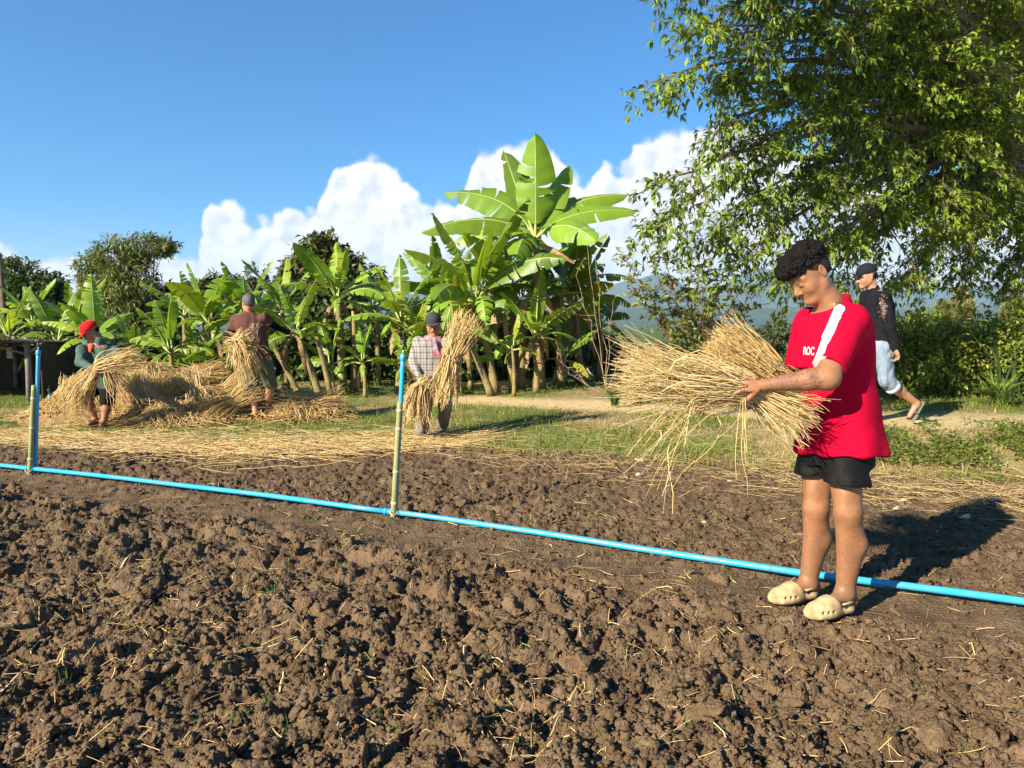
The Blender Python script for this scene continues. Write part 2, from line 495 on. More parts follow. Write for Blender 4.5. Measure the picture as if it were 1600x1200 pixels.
def build_clods():
    shapes = []
    for i in range(10):
        V, F = clod_shape(4, 100 + i, 1.5)
        me = np_mesh("clod", V * 1.35, F, smooth=False); me.materials.append(clod_mat); shapes.append(me)
    r = np.random.default_rng(11)
    n = 0
    while n < 300:
        px, py = r.uniform(-40, 1640), 690 + 520 * r.uniform(0, 1) ** 0.70
        p = G(px, py)
        rough = float(soil_rough(np.array([p.x]), np.array([p.y]))[0])
        if r.uniform() > rough or p.y > float(edge_y(np.array([p.x]))[0]) - 0.05: continue
        near = 1 - np.clip((p.y - 2.0) / 3.5, 0, 1)
        s = r.uniform(0.016, 0.036) + near * 0.050 * r.uniform(0, 1) ** 2.2
        z = float(soil_h(np.array([p.x]), np.array([p.y]))[0])
        o = link("clod", shapes[n % 10], None, soil)
        o.location = (p.x, p.y, z - s * 0.12)
        o.rotation_euler = (r.uniform(-.5, .5), r.uniform(-.5, .5), r.uniform(0, 6.28)); o.scale = (s, s * r.uniform(.8, 1.2), s)
        n += 1
    # the mass of smaller crumbs
    bases = [clod_shape(2, 200 + i, 1.7) for i in range(6)] + [clod_shape(1, 300 + i, 1.5) for i in range(6)]
    Vs, Fs, off = [], [], 0
    for bi, (BV, BF) in enumerate(bases):
        m = 1500 if bi < 6 else 4200
        px = r.uniform(-150, 1750, m); py = 690 + 560 * r.uniform(0, 1, m) ** (1.5 if bi < 6 else 1.0)
        P = np.array([G(a, b)[:2] for a, b in zip(px, py)])
        k = (r.uniform(0, 1, m) < soil_rough(P[:, 0], P[:, 1]) * 1.1 + 0.08) & (P[:, 1] < edge_y(P[:, 0]) + 0.25)
        P = P[k]; m = len(P)
        s = (r.uniform(0.010, 0.026, m) if bi < 6 else r.uniform(0.004, 0.013, m)) * (0.8 + 0.35 * r.uniform(0, 1, m))
        z = soil_h(P[:, 0], P[:, 1]) + s * 0.22
        a = r.uniform(0, 6.28, m); ca, sa = np.cos(a), np.sin(a)
        tilt = r.uniform(-0.9, 0.9, m); ct, st = np.cos(tilt), np.sin(tilt)
        x = BV[None, :, 0] * ct[:, None] - BV[None, :, 2] * st[:, None]; zz = BV[None, :, 0] * st[:, None] + BV[None, :, 2] * ct[:, None]; y = np.repeat(BV[None, :, 1], m, 0)
        X = (x * ca[:, None] - y * sa[:, None]) * s[:, None] + P[:, :1]; Y = (x * sa[:, None] + y * ca[:, None]) * s[:, None] + P[:, 1:]; Z = zz * s[:, None] + z[:, None]
        Vs.append(np.stack([X, Y, Z], -1).reshape(-1, 3))
        Fs.append((BF[None] + (np.arange(m) * len(BV))[:, None, None]).reshape(-1, 3) + off); off += m * len(BV)
    o = link("soil_crumbs", np_mesh("soil_crumbs", np.vstack(Vs), np.vstack(Fs), smooth=False), soil_mat, soil)
    tag(o, None, None, None, "stuff")
build_clods()

# ---- straw helpers
STRAW_A = np.array((0.80, 0.60, 0.26)); STRAW_B = np.array((0.60, 0.39, 0.125)); STRAW_C = np.array((0.88, 0.75, 0.44)); STRAW_D = np.array((0.42, 0.24, 0.075))
straw_mat = M("rice_straw", attr=True, scale=14.0, var=0.18, rough=0.6, spec=0.35, trans=0.22)
def straw_cols(n, K, sides, rng, warm=0.0):
    w = rng.dirichlet((1.3, 0.9 + warm, 1.0, 0.35 + warm), n)
    c = w[:, :1] * STRAW_A + w[:, 1:2] * STRAW_B + w[:, 2:3] * STRAW_C + w[:, 3:] * STRAW_D
    c = c * rng.uniform(0.8, 1.12, n)[:, None]
    return np.repeat(c, K * sides, 0)
def ground_top(x, y):
    e = y - edge_y(x)
    zs = soil_h(x, y)
    zg = terrain(x, y) - 0.02 + 0.035 * (fbm2(x * 5, y * 5, 3, 15) - 0.5) - 0.18 * (1 - sstep(-0.35, 0.12, e))
    return np.where(e < 0.5, np.maximum(zs, zg), zg)
def lying_straw(P, ang, ln, lift, rad, rng, K=4, bend=0.25):
    n = len(P)
    t = np.linspace(-0.5, 0.5, K)
    bx = rng.normal(0, bend, n)
    A = ang[:, None] + bx[:, None] * t[None] * 2
    dx = np.cos(A) * (ln / (K - 1))[:, None]; dy = np.sin(A) * (ln / (K - 1))[:, None]
    X = P[:, :1] + np.cumsum(dx, 1) - dx.sum(1, keepdims=True) / 2; Y = P[:, 1:2] + np.cumsum(dy, 1) - dy.sum(1, keepdims=True) / 2
    Z = ground_top(X.ravel(), Y.ravel()).reshape(n, K)
    # stiff straw bridges the hollows: lie along the straight line through its two highest supports
    zi = np.maximum(Z[:, :1] * (0.5 - t) + Z[:, -1:] * (0.5 + t), Z - 0.012)
    Z = np.maximum(zi, Z) * 0.75 + zi * 0.25 + lift[:, None] + rng.normal(0, 0.1, (n, 1)) * ln[:, None] * t[None]
    return np.stack([X, Y, Z], -1), np.repeat(rad[:, None], K, 1) * np.linspace(1, 0.7, K)[None]
def build_litter():
    r = np.random.default_rng(5)
    n = 3600
    px = r.uniform(-100, 1700, n); py = 700 + 500 * r.uniform(0, 1, n) ** 0.85
    P = np.array([G(a, b)[:2] for a, b in zip(px, py)])
    k = P[:, 1] < edge_y(P[:, 0]) + 0.3
    # straw lies in loose drifts, thin elsewhere
    k &= r.uniform(0, 1, n) < 0.22 + 1.5 * sstep(0.5, 0.72, fbm2(P[:, 0] * 1.4, P[:, 1] * 1.4, 3, 88))
    P = P[k]; n = len(P)
    ln = r.uniform(0.02, 0.12, n) * (1 + 0.6 * (r.uniform(0, 1, n) > 0.9))
    Pt, R = lying_straw(P, r.uniform(0, 3.14, n), ln, r.uniform(0.001, 0.010, n), np.where(r.uniform(0, 1, n) < 0.12, r.uniform(0.003, 0.0045, n), r.uniform(0.0010, 0.0026, n)), r)
    V, F = tubes(Pt, R, 3)
    tag(link("straw_litter", np_mesh("straw_litter", V, F, col=straw_cols(n, 4, 3, r, 0.4)), straw_mat), "bits of dry straw scattered over the tilled soil", "straw", None, "stuff")
    # broad mulch band along the far field edge
    n = 2500
    px = r.uniform(-120, 760, n)
    c = np.interp(px, [-120, 0, 150, 300, 450, 600, 700, 760], [684, 686, 690, 697, 698, 694, 692, 690])
    sp = np.interp(px, [-120, 0, 150, 300, 500, 650, 760], [3, 5, 8, 12, 11, 6, 3])
    py = c + r.normal(0, 1, n) * sp
    P = np.array([G(a, b)[:2] for a, b in zip(px, py)])
    ln = r.uniform(0.22, 0.85, n)
    ang = np.where(r.uniform(0, 1, n) < 0.75, r.normal(-0.05, 0.28, n), r.uniform(0, 3.14, n))
    Pt, R = lying_straw(P, ang, ln, r.uniform(0.0, 0.06, n), r.uniform(0.0020, 0.0042, n), r, 5, 0.4)
    V, F = tubes(Pt, R, 3)
    tag(link("straw_mulch", np_mesh("straw_mulch", V, F, col=straw_cols(n, 5, 3, r)), straw_mat), "pale straw spread in a long band on the far edge of the soil", "straw", None, "stuff")
    # thin dry stalks on the bank to the right
    n = 1500
    px = r.uniform(690, 1700, n); py = np.interp(px, [690, 1000, 1240, 1700], [690, 705, 735, 770]) + r.normal(0, 1, n) * 18
    P = np.array([G(a, b, 0.06)[:2] for a, b in zip(px, py)])
    Pt, R = lying_straw(P, r.uniform(0, 3.14, n), r.uniform(0.08, 0.4, n), r.uniform(0, 0.05, n), r.uniform(0.001, 0.0024, n), r, 4, 0.5)
    V, F = tubes(Pt, R, 3)
    tag(link("dry_stalks", np_mesh("dry_stalks", V, F, col=straw_cols(n, 4, 3, r)), straw_mat), "thin dry stalks lying on the bank beside the soil", "straw", None, "stuff")
build_litter()

# ---- grass
grass_mat = M("grass_blades", attr=True, scale=3.0, var=0.2, rough=0.6, spec=0.25, trans=0.4)
def blades(P, z, hgt, wid, lean, col, rng):
    n = len(P)
    a = rng.uniform(0, 6.283, n); la = rng.uniform(0, 6.283, n)
    S = np.stack([np.cos(a), np.sin(a), np.zeros(n)], 1) * wid[:, None]
    Ld = np.stack([np.cos(la), np.sin(la), np.zeros(n)], 1) * (lean * hgt)[:, None]
    B = np.column_stack([P, z])
    up = np.zeros((n, 3)); up[:, 2] = hgt
    mid = B + up * 0.6 + Ld * 0.35; tip = B + up * (1 - 0.35 * lean[:, None] ** 2) + Ld
    V = np.stack([B - S, B + S, mid + S * 0.7, mid - S * 0.7, tip], 1).reshape(-1, 3)
    o = np.arange(n)[:, None] * 5
    return V, [o + [0, 1, 2, 3], o + [3, 2, 4]], np.repeat(col, 5, 0)
def build_grass():
    r = np.random.default_rng(9)
    n = 120000
    px = r.uniform(-160, 1760, n)
    lo = np.interp(px, [-160, 700, 1000, 1240, 1760], [672, 688, 715, 742, 790])
    py = lo - (lo - 592) * r.uniform(0, 1, n) ** 1.25
    P = np.array([G(a, b, 0.1)[:2] for a, b in zip(px, py)])
    e = P[:, 1] - edge_y(P[:, 0])
    pm = path_mask(P[:, 0], P[:, 1])
    g = fbm2(P[:, 0] * 0.9, P[:, 1] * 0.9, 4, 77) + 0.07 * sstep(0, -2, P[:, 0]); g2 = fbm2(P[:, 0] * 2.7, P[:, 1] * 2.7, 3, 78)
    k = (r.uniform(0, 1, n) > np.clip(pm * 1.25, 0, 0.985)) & (e > -0.05) & (r.uniform(0, 1, n) < 0.30 + 1.1 * sstep(0.35, 0.6, g2))
    P = P[k]; g = g[k]; e = e[k]; n = len(P)
    gr = np.clip(sstep(0.34, 0.56, g) + 0.30 * sstep(2.0, 4.5, P[:, 0]) * sstep(0.5, 1.0, e), 0, 1)
    isg = r.uniform(0, 1, n) < 0.15 + 0.72 * gr
    green = np.array((0.155, 0.215, 0.035)) * r.uniform(0.55, 1.35, n)[:, None] * np.array((1, 1, 1)) + np.array((0.08, 0.04, 0)) * r.uniform(0, 1, n)[:, None]
    dry = np.array((0.47, 0.37, 0.165)) * r.uniform(0.6, 1.2, n)[:, None]
    col = np.where(isg[:, None], green, dry)
    hgt = r.uniform(0.03, 0.085, n) * (0.6 + 0.7 * gr) * (1 + 0.9 * (r.uniform(0, 1, n) > 0.96))
    V, F, C = blades(P, terrain(P[:, 0], P[:, 1]) - 0.025, hgt, r.uniform(0.002, 0.0042, n), r.uniform(0.2, 1.5, n), col, r)
    tag(link("grass", np_mesh("grass", V, F, col=C), grass_mat), "short green and straw-yellow grass on the bank", "grass", None, "stuff")
    # sprouts in the soil
    n = 60
    px = r.uniform(0, 1600, n); py = 800 + 380 * r.uniform(0, 1, n); Vs, Fq, Ft, Cs, off = [], [], [], [], 0
    px[::2] = r.uniform(0, 700, 30)
    for a, b in zip(px, py):
        p = G(a, b); m = r.integers(6, 16)
        P = np.column_stack([r.normal(p.x, 0.014, m), r.normal(p.y, 0.014, m)])
        V, F, C = blades(P, soil_h(P[:, 0], P[:, 1]) - 0.004, r.uniform(0.02, 0.055, m), r.uniform(0.0009, 0.0018, m), r.uniform(0.2, 1.0, m), np.array((0.13, 0.24, 0.05)) * r.uniform(0.6, 1.2, m)[:, None], r)
        Vs.append(V); Fq.append(F[0] + off); Ft.append(F[1] + off); Cs.append(C); off += len(V)
    tag(link("sprouts", np_mesh("sprouts", np.vstack(Vs), [np.vstack(Fq), np.vstack(Ft)], col=np.vstack(Cs)), grass_mat), "tiny green grass sprouts coming up between the clods", "sprouts", None, "stuff")
    # low broad-leaved weeds on the bank right of the standing man and round the banana stems
    px = np.concatenate([r.uniform(1340, 1760, 12000), r.uniform(430, 1000, 2600), r.uniform(0, 1700, 1200)])
    py = np.concatenate([r.normal(702, 18, 12000), r.normal(606, 7, 2600), r.normal(640, 16, 1200)])
    P = np.array([G(a, b, 0.15)[:2] for a, b in zip(px, py)])
    e = P[:, 1] - edge_y(P[:, 0])
    k = (e > 0.25) & (path_mask(P[:, 0], P[:, 1]) < 0.4) & (fbm2(P[:, 0] * 2, P[:, 1] * 2, 3, 33) > 0.42)
    P = P[k]; n = len(P)
    D = rand_unit(n, r); D[:, 2] = np.abs(D[:, 2]) * 0.6
    Nn = rand_unit(n, r) * 0.4 + np.array((0, 0, 1.0))
    C = np.column_stack([P, terrain(P[:, 0], P[:, 1]) + r.uniform(0.0, 0.09, n)])
    V, F = leaves_np(C, D, Nn, r.uniform(0.025, 0.06, n), r.uniform(0.014, 0.030, n))
    col = np.array((0.16, 0.225, 0.03)) * r.uniform(0.45, 1.35, n)[:, None]
    tag(link("weeds", np_mesh("weeds", V, F, col=np.repeat(col, 5, 0)), grass_mat), "low leafy weeds along the bank and under the banana plants", "weeds", None, "stuff")
build_grass()
# ------------------------------------------------------------------ mountains
def build_mountain(name, label, D, prof, col, seed):
    xs = np.linspace(-1.5, 1.5, 260)          # as x/D
    px = xs * FPX + 800
    rows = 14
    h = np.array([W(800, p, D).z for p in np.interp(px, [a for a, b in prof], [b for a, b in prof])])
    V = []
    for j in range(rows):
        t = j / (rows - 1)
        y = D - (1 - t) * D * 0.3
        rid = fbm2(xs * 16 + seed, xs * 0 + t * 2.5, 4, seed) - 0.5
        z = -20 + (h + 20) * t ** 1.3 + rid * (h.mean() * 0.55) * (0.35 + 0.65 * t)
        V.append(np.stack([xs * y, np.full_like(xs, y), z], 1))
    for j in range(1, 4):                      # back slope
        y = D + j * D * 0.12
        V.append(np.stack([xs * y, np.full_like(xs, y), (h + 20) * (1 - j / 3) - 25], 1))
    n = len(xs); V = np.vstack(V); R = len(V) // n
    idx = np.arange(R * n).reshape(R, n)
    F = np.stack([idx[:-1, :-1], idx[:-1, 1:], idx[1:, 1:], idx[1:, :-1]], -1).reshape(-1, 4)
    tag(link(name, np_mesh(name, V, F), M(name + "_forest", col, 0.95, tuple(c * 0.55 for c in col), scale=0.006, spec=0.05)), label, None, None, "structure")
build_mountain("mountain", "far blue mountain ridge in the haze", 7000, [(-900, 470), (0, 462), (200, 455), (260, 448), (400, 462), (900, 458), (960, 446), (1030, 424), (1075, 446), (1110, 455), (1160, 432), (1240, 415), (1330, 432), (1450, 452), (1560, 448), (1700, 440), (2600, 460)], (0.05, 0.075, 0.05), 3)
build_mountain("hills", "lower hazy hills in front of the mountain", 3600, [(-900, 492), (0, 488), (300, 492), (900, 489), (1000, 480), (1100, 487), (1250, 478), (1400, 484), (1600, 476), (2600, 488)], (0.055, 0.085, 0.04), 9)

# ------------------------------------------------------------------ banana plants
def leaf_mat(name, tcol, trans):
    return M(name, attr=True, scale=2.5, var=0.16, rough=0.42, spec=0.4, trans=trans, tcol=tcol)
banana_mat = leaf_mat("banana_leaf", (1.35, 1.25, 0.6), 0.38)
dead_mat = M("dead_banana_leaf", (0.40, 0.27, 0.13), 0.85, (0.22, 0.135, 0.06), scale=5, trans=0.2)
stem_mat = M("banana_stem", (0.25, 0.20, 0.07), 0.6, (0.11, 0.075, 0.04), scale=4.0, bump=0.6, bscale=16, detail=6)
petiole_mat = M("banana_petiole", (0.36, 0.40, 0.13), 0.5, (0.30, 0.34, 0.08), scale=4)
def banana_leaf(parent, root, b, c, p, wid, nh, rng, tint, tears=5, fold=0.35, dead=False, pet=0.10):
    """blade along a bezier b-c-p (world), hung under its plant; parent-space vertices relative to root"""
    b, c, p, nh = (np.array(v, float) for v in (b, c, p, nh))
    ns = 22
    t = np.linspace(0, 1, ns)[:, None]
    C = b * (1 - t) ** 2 + 2 * c * t * (1 - t) + p * t ** 2
    T = 2 * (c - b) * (1 - t) + 2 * (p - c) * t
    T /= np.linalg.norm(T, axis=1, keepdims=True) + 1e-9
    S = np.cross(T, nh); S /= np.linalg.norm(S, axis=1, keepdims=True) + 1e-9
    Nn = np.cross(S, T)
    tt = t[:, 0]
    u = np.clip((tt - pet) / (1 - pet), 0, 1)
    prof = np.sin(np.pi * np.clip(u, 0, 1) ** 0.72) ** 0.52
    prof[u <= 0] = 0
    prof = np.where(u > 0.5, np.maximum(prof, 0.30 * (1 - u) ** 0.3), prof)
    w = wid * 0.5 * prof
    Lv, Lf, mi = [], [], []
    off = 0
    first = int(np.searchsorted(tt, pet))
    for side in (-1, 1):
        cuts = sorted(set([first, ns - 1] + [int(k) for k in rng.integers(first + 2, ns - 1, tears)]))
        for a, e in zip(cuts[:-1], cuts[1:]):
            dr = rng.uniform(-0.05, 0.30) * (1.0 if tears > 2 else 0.4)
            tw = rng.uniform(-0.25, 0.25)
            ids = np.arange(a, e + 1)
            q = (ids - a) / max(1, e - a)
            gap = (q - 0.5) * -0.10 * wid if (e - a) < ns - first - 1 else 0 * q
            ang = fold * (1 - 1.5 * u[ids]) - dr
            rows = []
            for k, fr in enumerate((0.0, 0.5, 1.0)):
                aa = ang - 0.35 * fr - 0.10 * dr * fr
                ripple = 0.018 * np.sin(ids * 2.1 + side) * fr
                pos = C[ids] + side * S[ids] * (w[ids] * fr * np.cos(aa))[:, None] + Nn[ids] * (w[ids] * fr * np.sin(aa) + ripple * wid)[:, None]
                pos = pos + T[ids] * (gap * fr + tw * 0.2 * wid * fr * q + 0.10 * wid * fr * fr)[:, None]
                rows.append(pos)
            m = len(ids)
            Lv.append(np.stack(rows, 1).reshape(-1, 3))
            base = off + np.arange(m)[:, None] * 3 + np.arange(3)[None]
            f = np.stack([base[:-1, :-1], base[1:, :-1], base[1:, 1:], base[:-1, 1:]], -1).reshape(-1, 4)
            Lf.append(f if side > 0 else f[:, ::-1]); mi.append(np.zeros(len(f)))
            off += m * 3
    rad = np.linspace(0.026, 0.004, ns) * (wid / 0.55) ** 0.5
    V2, F2 = tubes(C[None], rad[None], 5)
    V2 = V2 - np.repeat(Nn * rad[:, None] * 0.8, 5, 0)
    Lv.append(V2); Lf.append(F2 + off); mi.append(np.ones(len(F2)))
    V = np.vstack(Lv) - np.array(root)
    n = len(V)
    col = np.repeat(np.array([tint]), n, 0)
    me = np_mesh("banana_leaf" if not dead else "dead_leaf", V, np.vstack(Lf), col=col, mats=[dead_mat, dead_mat] if dead else [banana_mat, petiole_mat], midx=np.concatenate(mi))
    o = bpy.data.objects.new("leaf" if not dead else "dead_leaf", me); COL.objects.link(o); o.parent = parent
    return o
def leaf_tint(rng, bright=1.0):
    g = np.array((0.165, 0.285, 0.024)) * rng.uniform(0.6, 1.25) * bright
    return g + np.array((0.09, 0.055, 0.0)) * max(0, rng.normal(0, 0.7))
def banana_stem(parent, root, base, top, r0, r1, name="stem"):
    b, t = np.array(base, float), np.array(top, float)
    k = np.linspace(0, 1, 9)[:, None]
    mid = (b + t) / 2 + np.array((0.04, 0, 0))
    P = b * (1 - k) ** 2 + 2 * mid * k * (1 - k) + t * k ** 2
    R = r0 + (r1 - r0) * k[:, 0]; R = R * (1 + 0.05 * np.sin(np.arange(9) * 2.3)); R[0] *= 1.25
    me = tube_mesh("stem", P - np.array(root), R, 10, [stem_mat])
    o = bpy.data.objects.new(name, me); COL.objects.link(o); o.parent = parent
def banana(label, bx, by, cx, cy, D, Lf, n, seed, r0=0.075, extra=(), up=0.9, dead=2, width=0.33, facing=0.0, bright=1.0):
    rng = np.random.default_rng(seed)
    root = W(bx, by, D); root.z = float(terrain(root.x, root.y)) - 0.03
    crown = W(cx, cy, D)
    e = empty("banana_plant", root, label, "banana plant", "banana plants behind the path")
    banana_stem(e, root, root, crown, r0, r0 * 0.55)
    for (ox, hf) in extra:
        b2 = root + Vector((ox, rng.uniform(-.2, .2), 0)); t2 = b2 + (crown - root) * hf + Vector((ox * 0.5, 0, 0))
        banana_stem(e, root, b2, t2, r0 * 0.8, r0 * 0.5)
    a0 = rng.uniform(0, 6.28); n = int(n * 1.15)
    for i in range(n):
        f = i / max(1, n - 1)
        az = a0 + i * 2.399 + rng.normal(0, 0.25)
        el = math.radians(82 - 72 * f ** 0.8 * (1.5 - up * 0.5) + rng.normal(0, 6))
        L = 0.80 * Lf * rng.uniform(0.75, 1.12) * (0.82 + 0.3 * math.sin(math.pi * min(1, f + 0.2)))
        hd = np.array((math.cos(az), math.sin(az), 0.0))
        d1 = hd * math.cos(el) + np.array((0, 0, math.sin(el)))
        b = np.array(crown) + hd * 0.03 - np.array((0, 0, 0.10 * f))
        c = b + d1 * L * 0.62
        el2 = el - math.radians(18 + 62 * f + rng.uniform(-8, 18))
        p = c + (hd * math.cos(el2) + np.array((0, 0, math.sin(el2)))) * L * 0.5
        side_tw = rng.normal(0, 0.45)
        tang = np.array((-math.sin(az), math.cos(az), 0))
        nh = np.array((0, 0, 1.0)) * math.cos(el) - hd * math.sin(el) + tang * side_tw
        if rng.uniform() < 0.35: nh = nh + np.array((-0.4, -0.6, 0.1))
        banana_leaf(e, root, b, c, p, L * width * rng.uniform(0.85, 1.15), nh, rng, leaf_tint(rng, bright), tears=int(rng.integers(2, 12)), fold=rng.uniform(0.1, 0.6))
    for i in range(dead):
        az = rng.uniform(0, 6.28); hd = np.array((math.cos(az), math.sin(az), 0.0))
        b = np.array(crown) - np.array((0, 0, 0.12)); c = b + hd * 0.28 * Lf * 0.7 + np.array((0, 0, 0.02)); p = b + hd * 0.22 * Lf - np.array((0, 0, rng.uniform(0.4, 0.62) * Lf))
        p[2] = max(p[2], root.z + 0.05)
        banana_leaf(e, root, b, c, p, 0.14 * Lf, hd + np.array((0, 0, .4)), rng, (0.3, 0.2, 0.1), tears=9, fold=-0.7, dead=True)
    return e

def big_banana():
    D = 13.4
    rng = np.random.default_rng(5)
    root = W(842, 606, D); root.z = float(terrain(root.x, root.y)) - 0.03
    e = empty("banana_plant", root, "tallest banana plant, its broad leaves standing up against the white clouds", "banana plant", "banana plants behind the path")
    crown = W(836, 372, D)
    banana_stem(e, root, root, W(837, 380, D), 0.115, 0.075)
    banana_stem(e, root, root + Vector((-0.35, 0.1, 0)), W(818, 470, D), 0.085, 0.055)
    banana_stem(e, root, root + Vector((0.42, 0.15, 0)), W(868, 480, D + .1), 0.085, 0.05)
    up = (0, 0, 1)
    specs = [  # control px, tip px, depth change of tip, width m, normal hint, tears
        ((838, 300), (836, 212), -0.25, 0.62, (-0.25, -1, 0.05), 3), ((812, 310), (788, 238), 0.10, 0.50, (-0.75, -0.75, 0.3), 1),
        ((858, 320), (889, 259), 0.25, 0.44, (-0.65, -0.8, 0.2), 2), ((800, 296), (697, 300), 0.3, 0.56, (-0.3, -0.55, 0.8), 4),
        ((770, 318), (662, 362), -0.5, 0.50, (-0.1, -0.45, 1), 3), ((795, 335), (706, 380), 0.5, 0.44, (0, -0.5, 0.9), 3),
        ((880, 302), (980, 304), 0.5, 0.50, (-0.1, -0.6, 0.8), 3), ((886, 318), (994, 330), -0.1, 0.42, (-0.2, -0.55, 0.85), 2),
        ((880, 330), (930, 376), -1.1, 0.52, (-0.4, -0.6, 0.7), 3), ((818, 350), (806, 404), -1.0, 0.5, (-0.1, -0.9, 0.5), 6)]
    for (c, p, dd, w, nh, te) in specs:
        tint = leaf_tint(rng, 0.95)
        banana_leaf(e, root, crown + Vector((0, -0.04, 0)), W(*c, D + dd * 0.5), W(*p, D + dd), w * 1.3, (nh[0], nh[1] - 0.45, nh[2]), rng, tint, tears=te, fold=0.15, pet=0.12)
    for (c, p) in (((862, 380), (898, 412)), ((850, 440), (866, 500)), ((822, 450), (808, 520)), ((845, 470), (856, 560))):
        banana_leaf(e, root, W(836, c[1], D), W(*c, D - 0.25), W(*p, D - 0.3), 0.20, (0.2, -0.7, 0.6), rng, (0.3, 0.2, 0.1), tears=9, fold=-0.6, dead=True)
big_banana()
B = banana
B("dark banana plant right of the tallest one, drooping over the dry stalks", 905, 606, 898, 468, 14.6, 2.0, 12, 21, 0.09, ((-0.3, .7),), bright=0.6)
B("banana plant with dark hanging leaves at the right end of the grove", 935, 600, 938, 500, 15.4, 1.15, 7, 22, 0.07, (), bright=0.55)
B("leaning banana clump left of the tallest plant, brown leaves hanging on its stems", 775, 607, 742, 462, 13.0, 1.95, 13, 23, 0.085, ((0.30, .8),), dead=4)
B("banana plant with a slanting yellow stem behind the man in plaid", 768, 608, 722, 510, 12.6, 1.35, 6, 24, 0.07, (), dead=2)
B("young banana plant with four low leaves in front of the tallest one", 803, 609, 800, 540, 12.4, 0.72, 4, 25, 0.04, (), up=0.5, dead=0, width=0.36)
B("banana plant behind the man in plaid with a fan of pale stems", 622, 598, 626, 495, 13.6, 1.30, 9, 26, 0.075, ((0.2, .7),), dead=3)
B("banana plant behind the man in plaid, leaves above his cap", 690, 600, 682, 455, 14.6, 1.5, 9, 27, 0.08, (), dead=2)
B("banana plant with a straight tan trunk in front of the round dark tree", 535, 604, 527, 462, 13.8, 1.35, 11, 28, 0.095, ((0.18, .85),), up=1.1, dead=2)
B("banana plant with a yellow trunk leaning left beside the man in brown", 500, 606, 462, 515, 12.8, 1.15, 8, 29, 0.075, ((0.25, .9), (-.35, .8)), dead=2)
B("banana plant just right of the head of the man in brown", 447, 600, 440, 478, 14.2, 1.35, 9, 30, 0.07, (), dead=1)
B("small low banana plant between the tan trunk and the right bamboo stake", 570, 606, 566, 560, 12.9, 0.8, 6, 31, 0.045, (), up=0.7, dead=1)
B("banana plant behind the man in brown, leaves round his shoulders", 372, 600, 384, 492, 14.0, 1.25, 9, 32, 0.07, ((0.3, .8),), dead=1)
B("tall leafy banana plant behind the middle of the straw heap", 330, 600, 326, 498, 13.4, 1.25, 11, 33, 0.075, ((-0.3, .8),), up=1.05, dead=2)
B("spreading banana plant right of the man in the red cap", 268, 600, 266, 545, 12.6, 1.15, 9, 34, 0.06, (), up=0.6, dead=0)
B("banana plant with wide leaves behind the man in the red cap", 160, 590, 150, 530, 13.4, 1.25, 8, 35, 0.07, (), up=0.7, dead=1)
B("banana plant left of the man in the red cap, above the shed end", 92, 585, 88, 530, 14.2, 1.3, 9, 36, 0.07, (), up=0.7, dead=1)
B("banana plant spreading over the shed roof at the left edge", 18, 570, 14, 522, 15.2, 1.35, 9, 37, 0.07, (), up=0.7, dead=1)
B("low banana plant hiding the ground between the heap and the tall leafy plant", 300, 602, 298, 566, 12.9, 1.0, 8, 141, 0.05, (), up=0.6, dead=0)
B("low banana plant just left of the man in brown", 352, 602, 354, 556, 12.8, 0.95, 7, 142, 0.05, (), up=0.6, dead=0)
B("low banana plant at the left end of the straw heap", 215, 600, 212, 560, 13.4, 1.05, 8, 143, 0.05, (), up=0.6, dead=0)
B("banana plant half hidden behind the red cap", 118, 592, 120, 505, 15.6, 1.35, 9, 144, 0.07, (), dead=0)
B("banana plant behind the left bamboo stake, over the shed end", 52, 585, 50, 500, 16.4, 1.35, 9, 145, 0.07, (), dead=0)
B("leafy banana plant overlapping the trunk of the tallest one on its left", 806, 607, 796, 445, 13.9, 1.85, 12, 161, 0.08, (), dead=3)
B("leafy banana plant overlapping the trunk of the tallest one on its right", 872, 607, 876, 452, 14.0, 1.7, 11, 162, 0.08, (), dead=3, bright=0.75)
B("banana plant with broad leaves low in front of the tallest trunk", 838, 608, 836, 520, 12.9, 1.25, 9, 163, 0.06, (), up=0.7, dead=2)
B("banana plant between the man in plaid and the leaning clump", 712, 605, 700, 472, 14.4, 1.7, 10, 164, 0.07, (), dead=1)
B("low banana plant under the slanting yellow stem", 705, 608, 703, 566, 12.9, 1.0, 8, 151, 0.05, (), up=0.6, dead=1)
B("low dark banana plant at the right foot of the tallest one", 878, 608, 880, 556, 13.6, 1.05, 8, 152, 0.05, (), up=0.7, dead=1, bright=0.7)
B("low banana plant right of the yellow leaning trunk", 520, 607, 516, 566, 13.3, 0.9, 7, 153, 0.045, (), up=0.6, dead=1)
B("low banana plant behind the right bamboo stake", 640, 606, 636, 562, 13.0, 0.95, 8, 154, 0.05, (), up=0.6, dead=1)
B("mid-height banana plant left of the leaning clump", 735, 604, 728, 530, 14.2, 1.2, 9, 155, 0.06, (), dead=1)
B("banana plant at the back between the bamboo clump and the tall leafy plant", 285, 596, 288, 490, 15.8, 1.3, 9, 146, 0.07, (), dead=0)
B("banana plant with brown rags left of the fan of pale stems", 655, 604, 650, 520, 13.2, 1.1, 8, 147, 0.06, (), dead=2)
B("banana plant at the back between the man in brown and the tan trunk", 408, 596, 410, 500, 15.6, 1.3, 8, 38, 0.07, (), dead=0)
B("banana plant at the back left of the long slanting yellow stem", 590, 596, 588, 480, 15.4, 1.3, 8, 39, 0.07, (), dead=0)

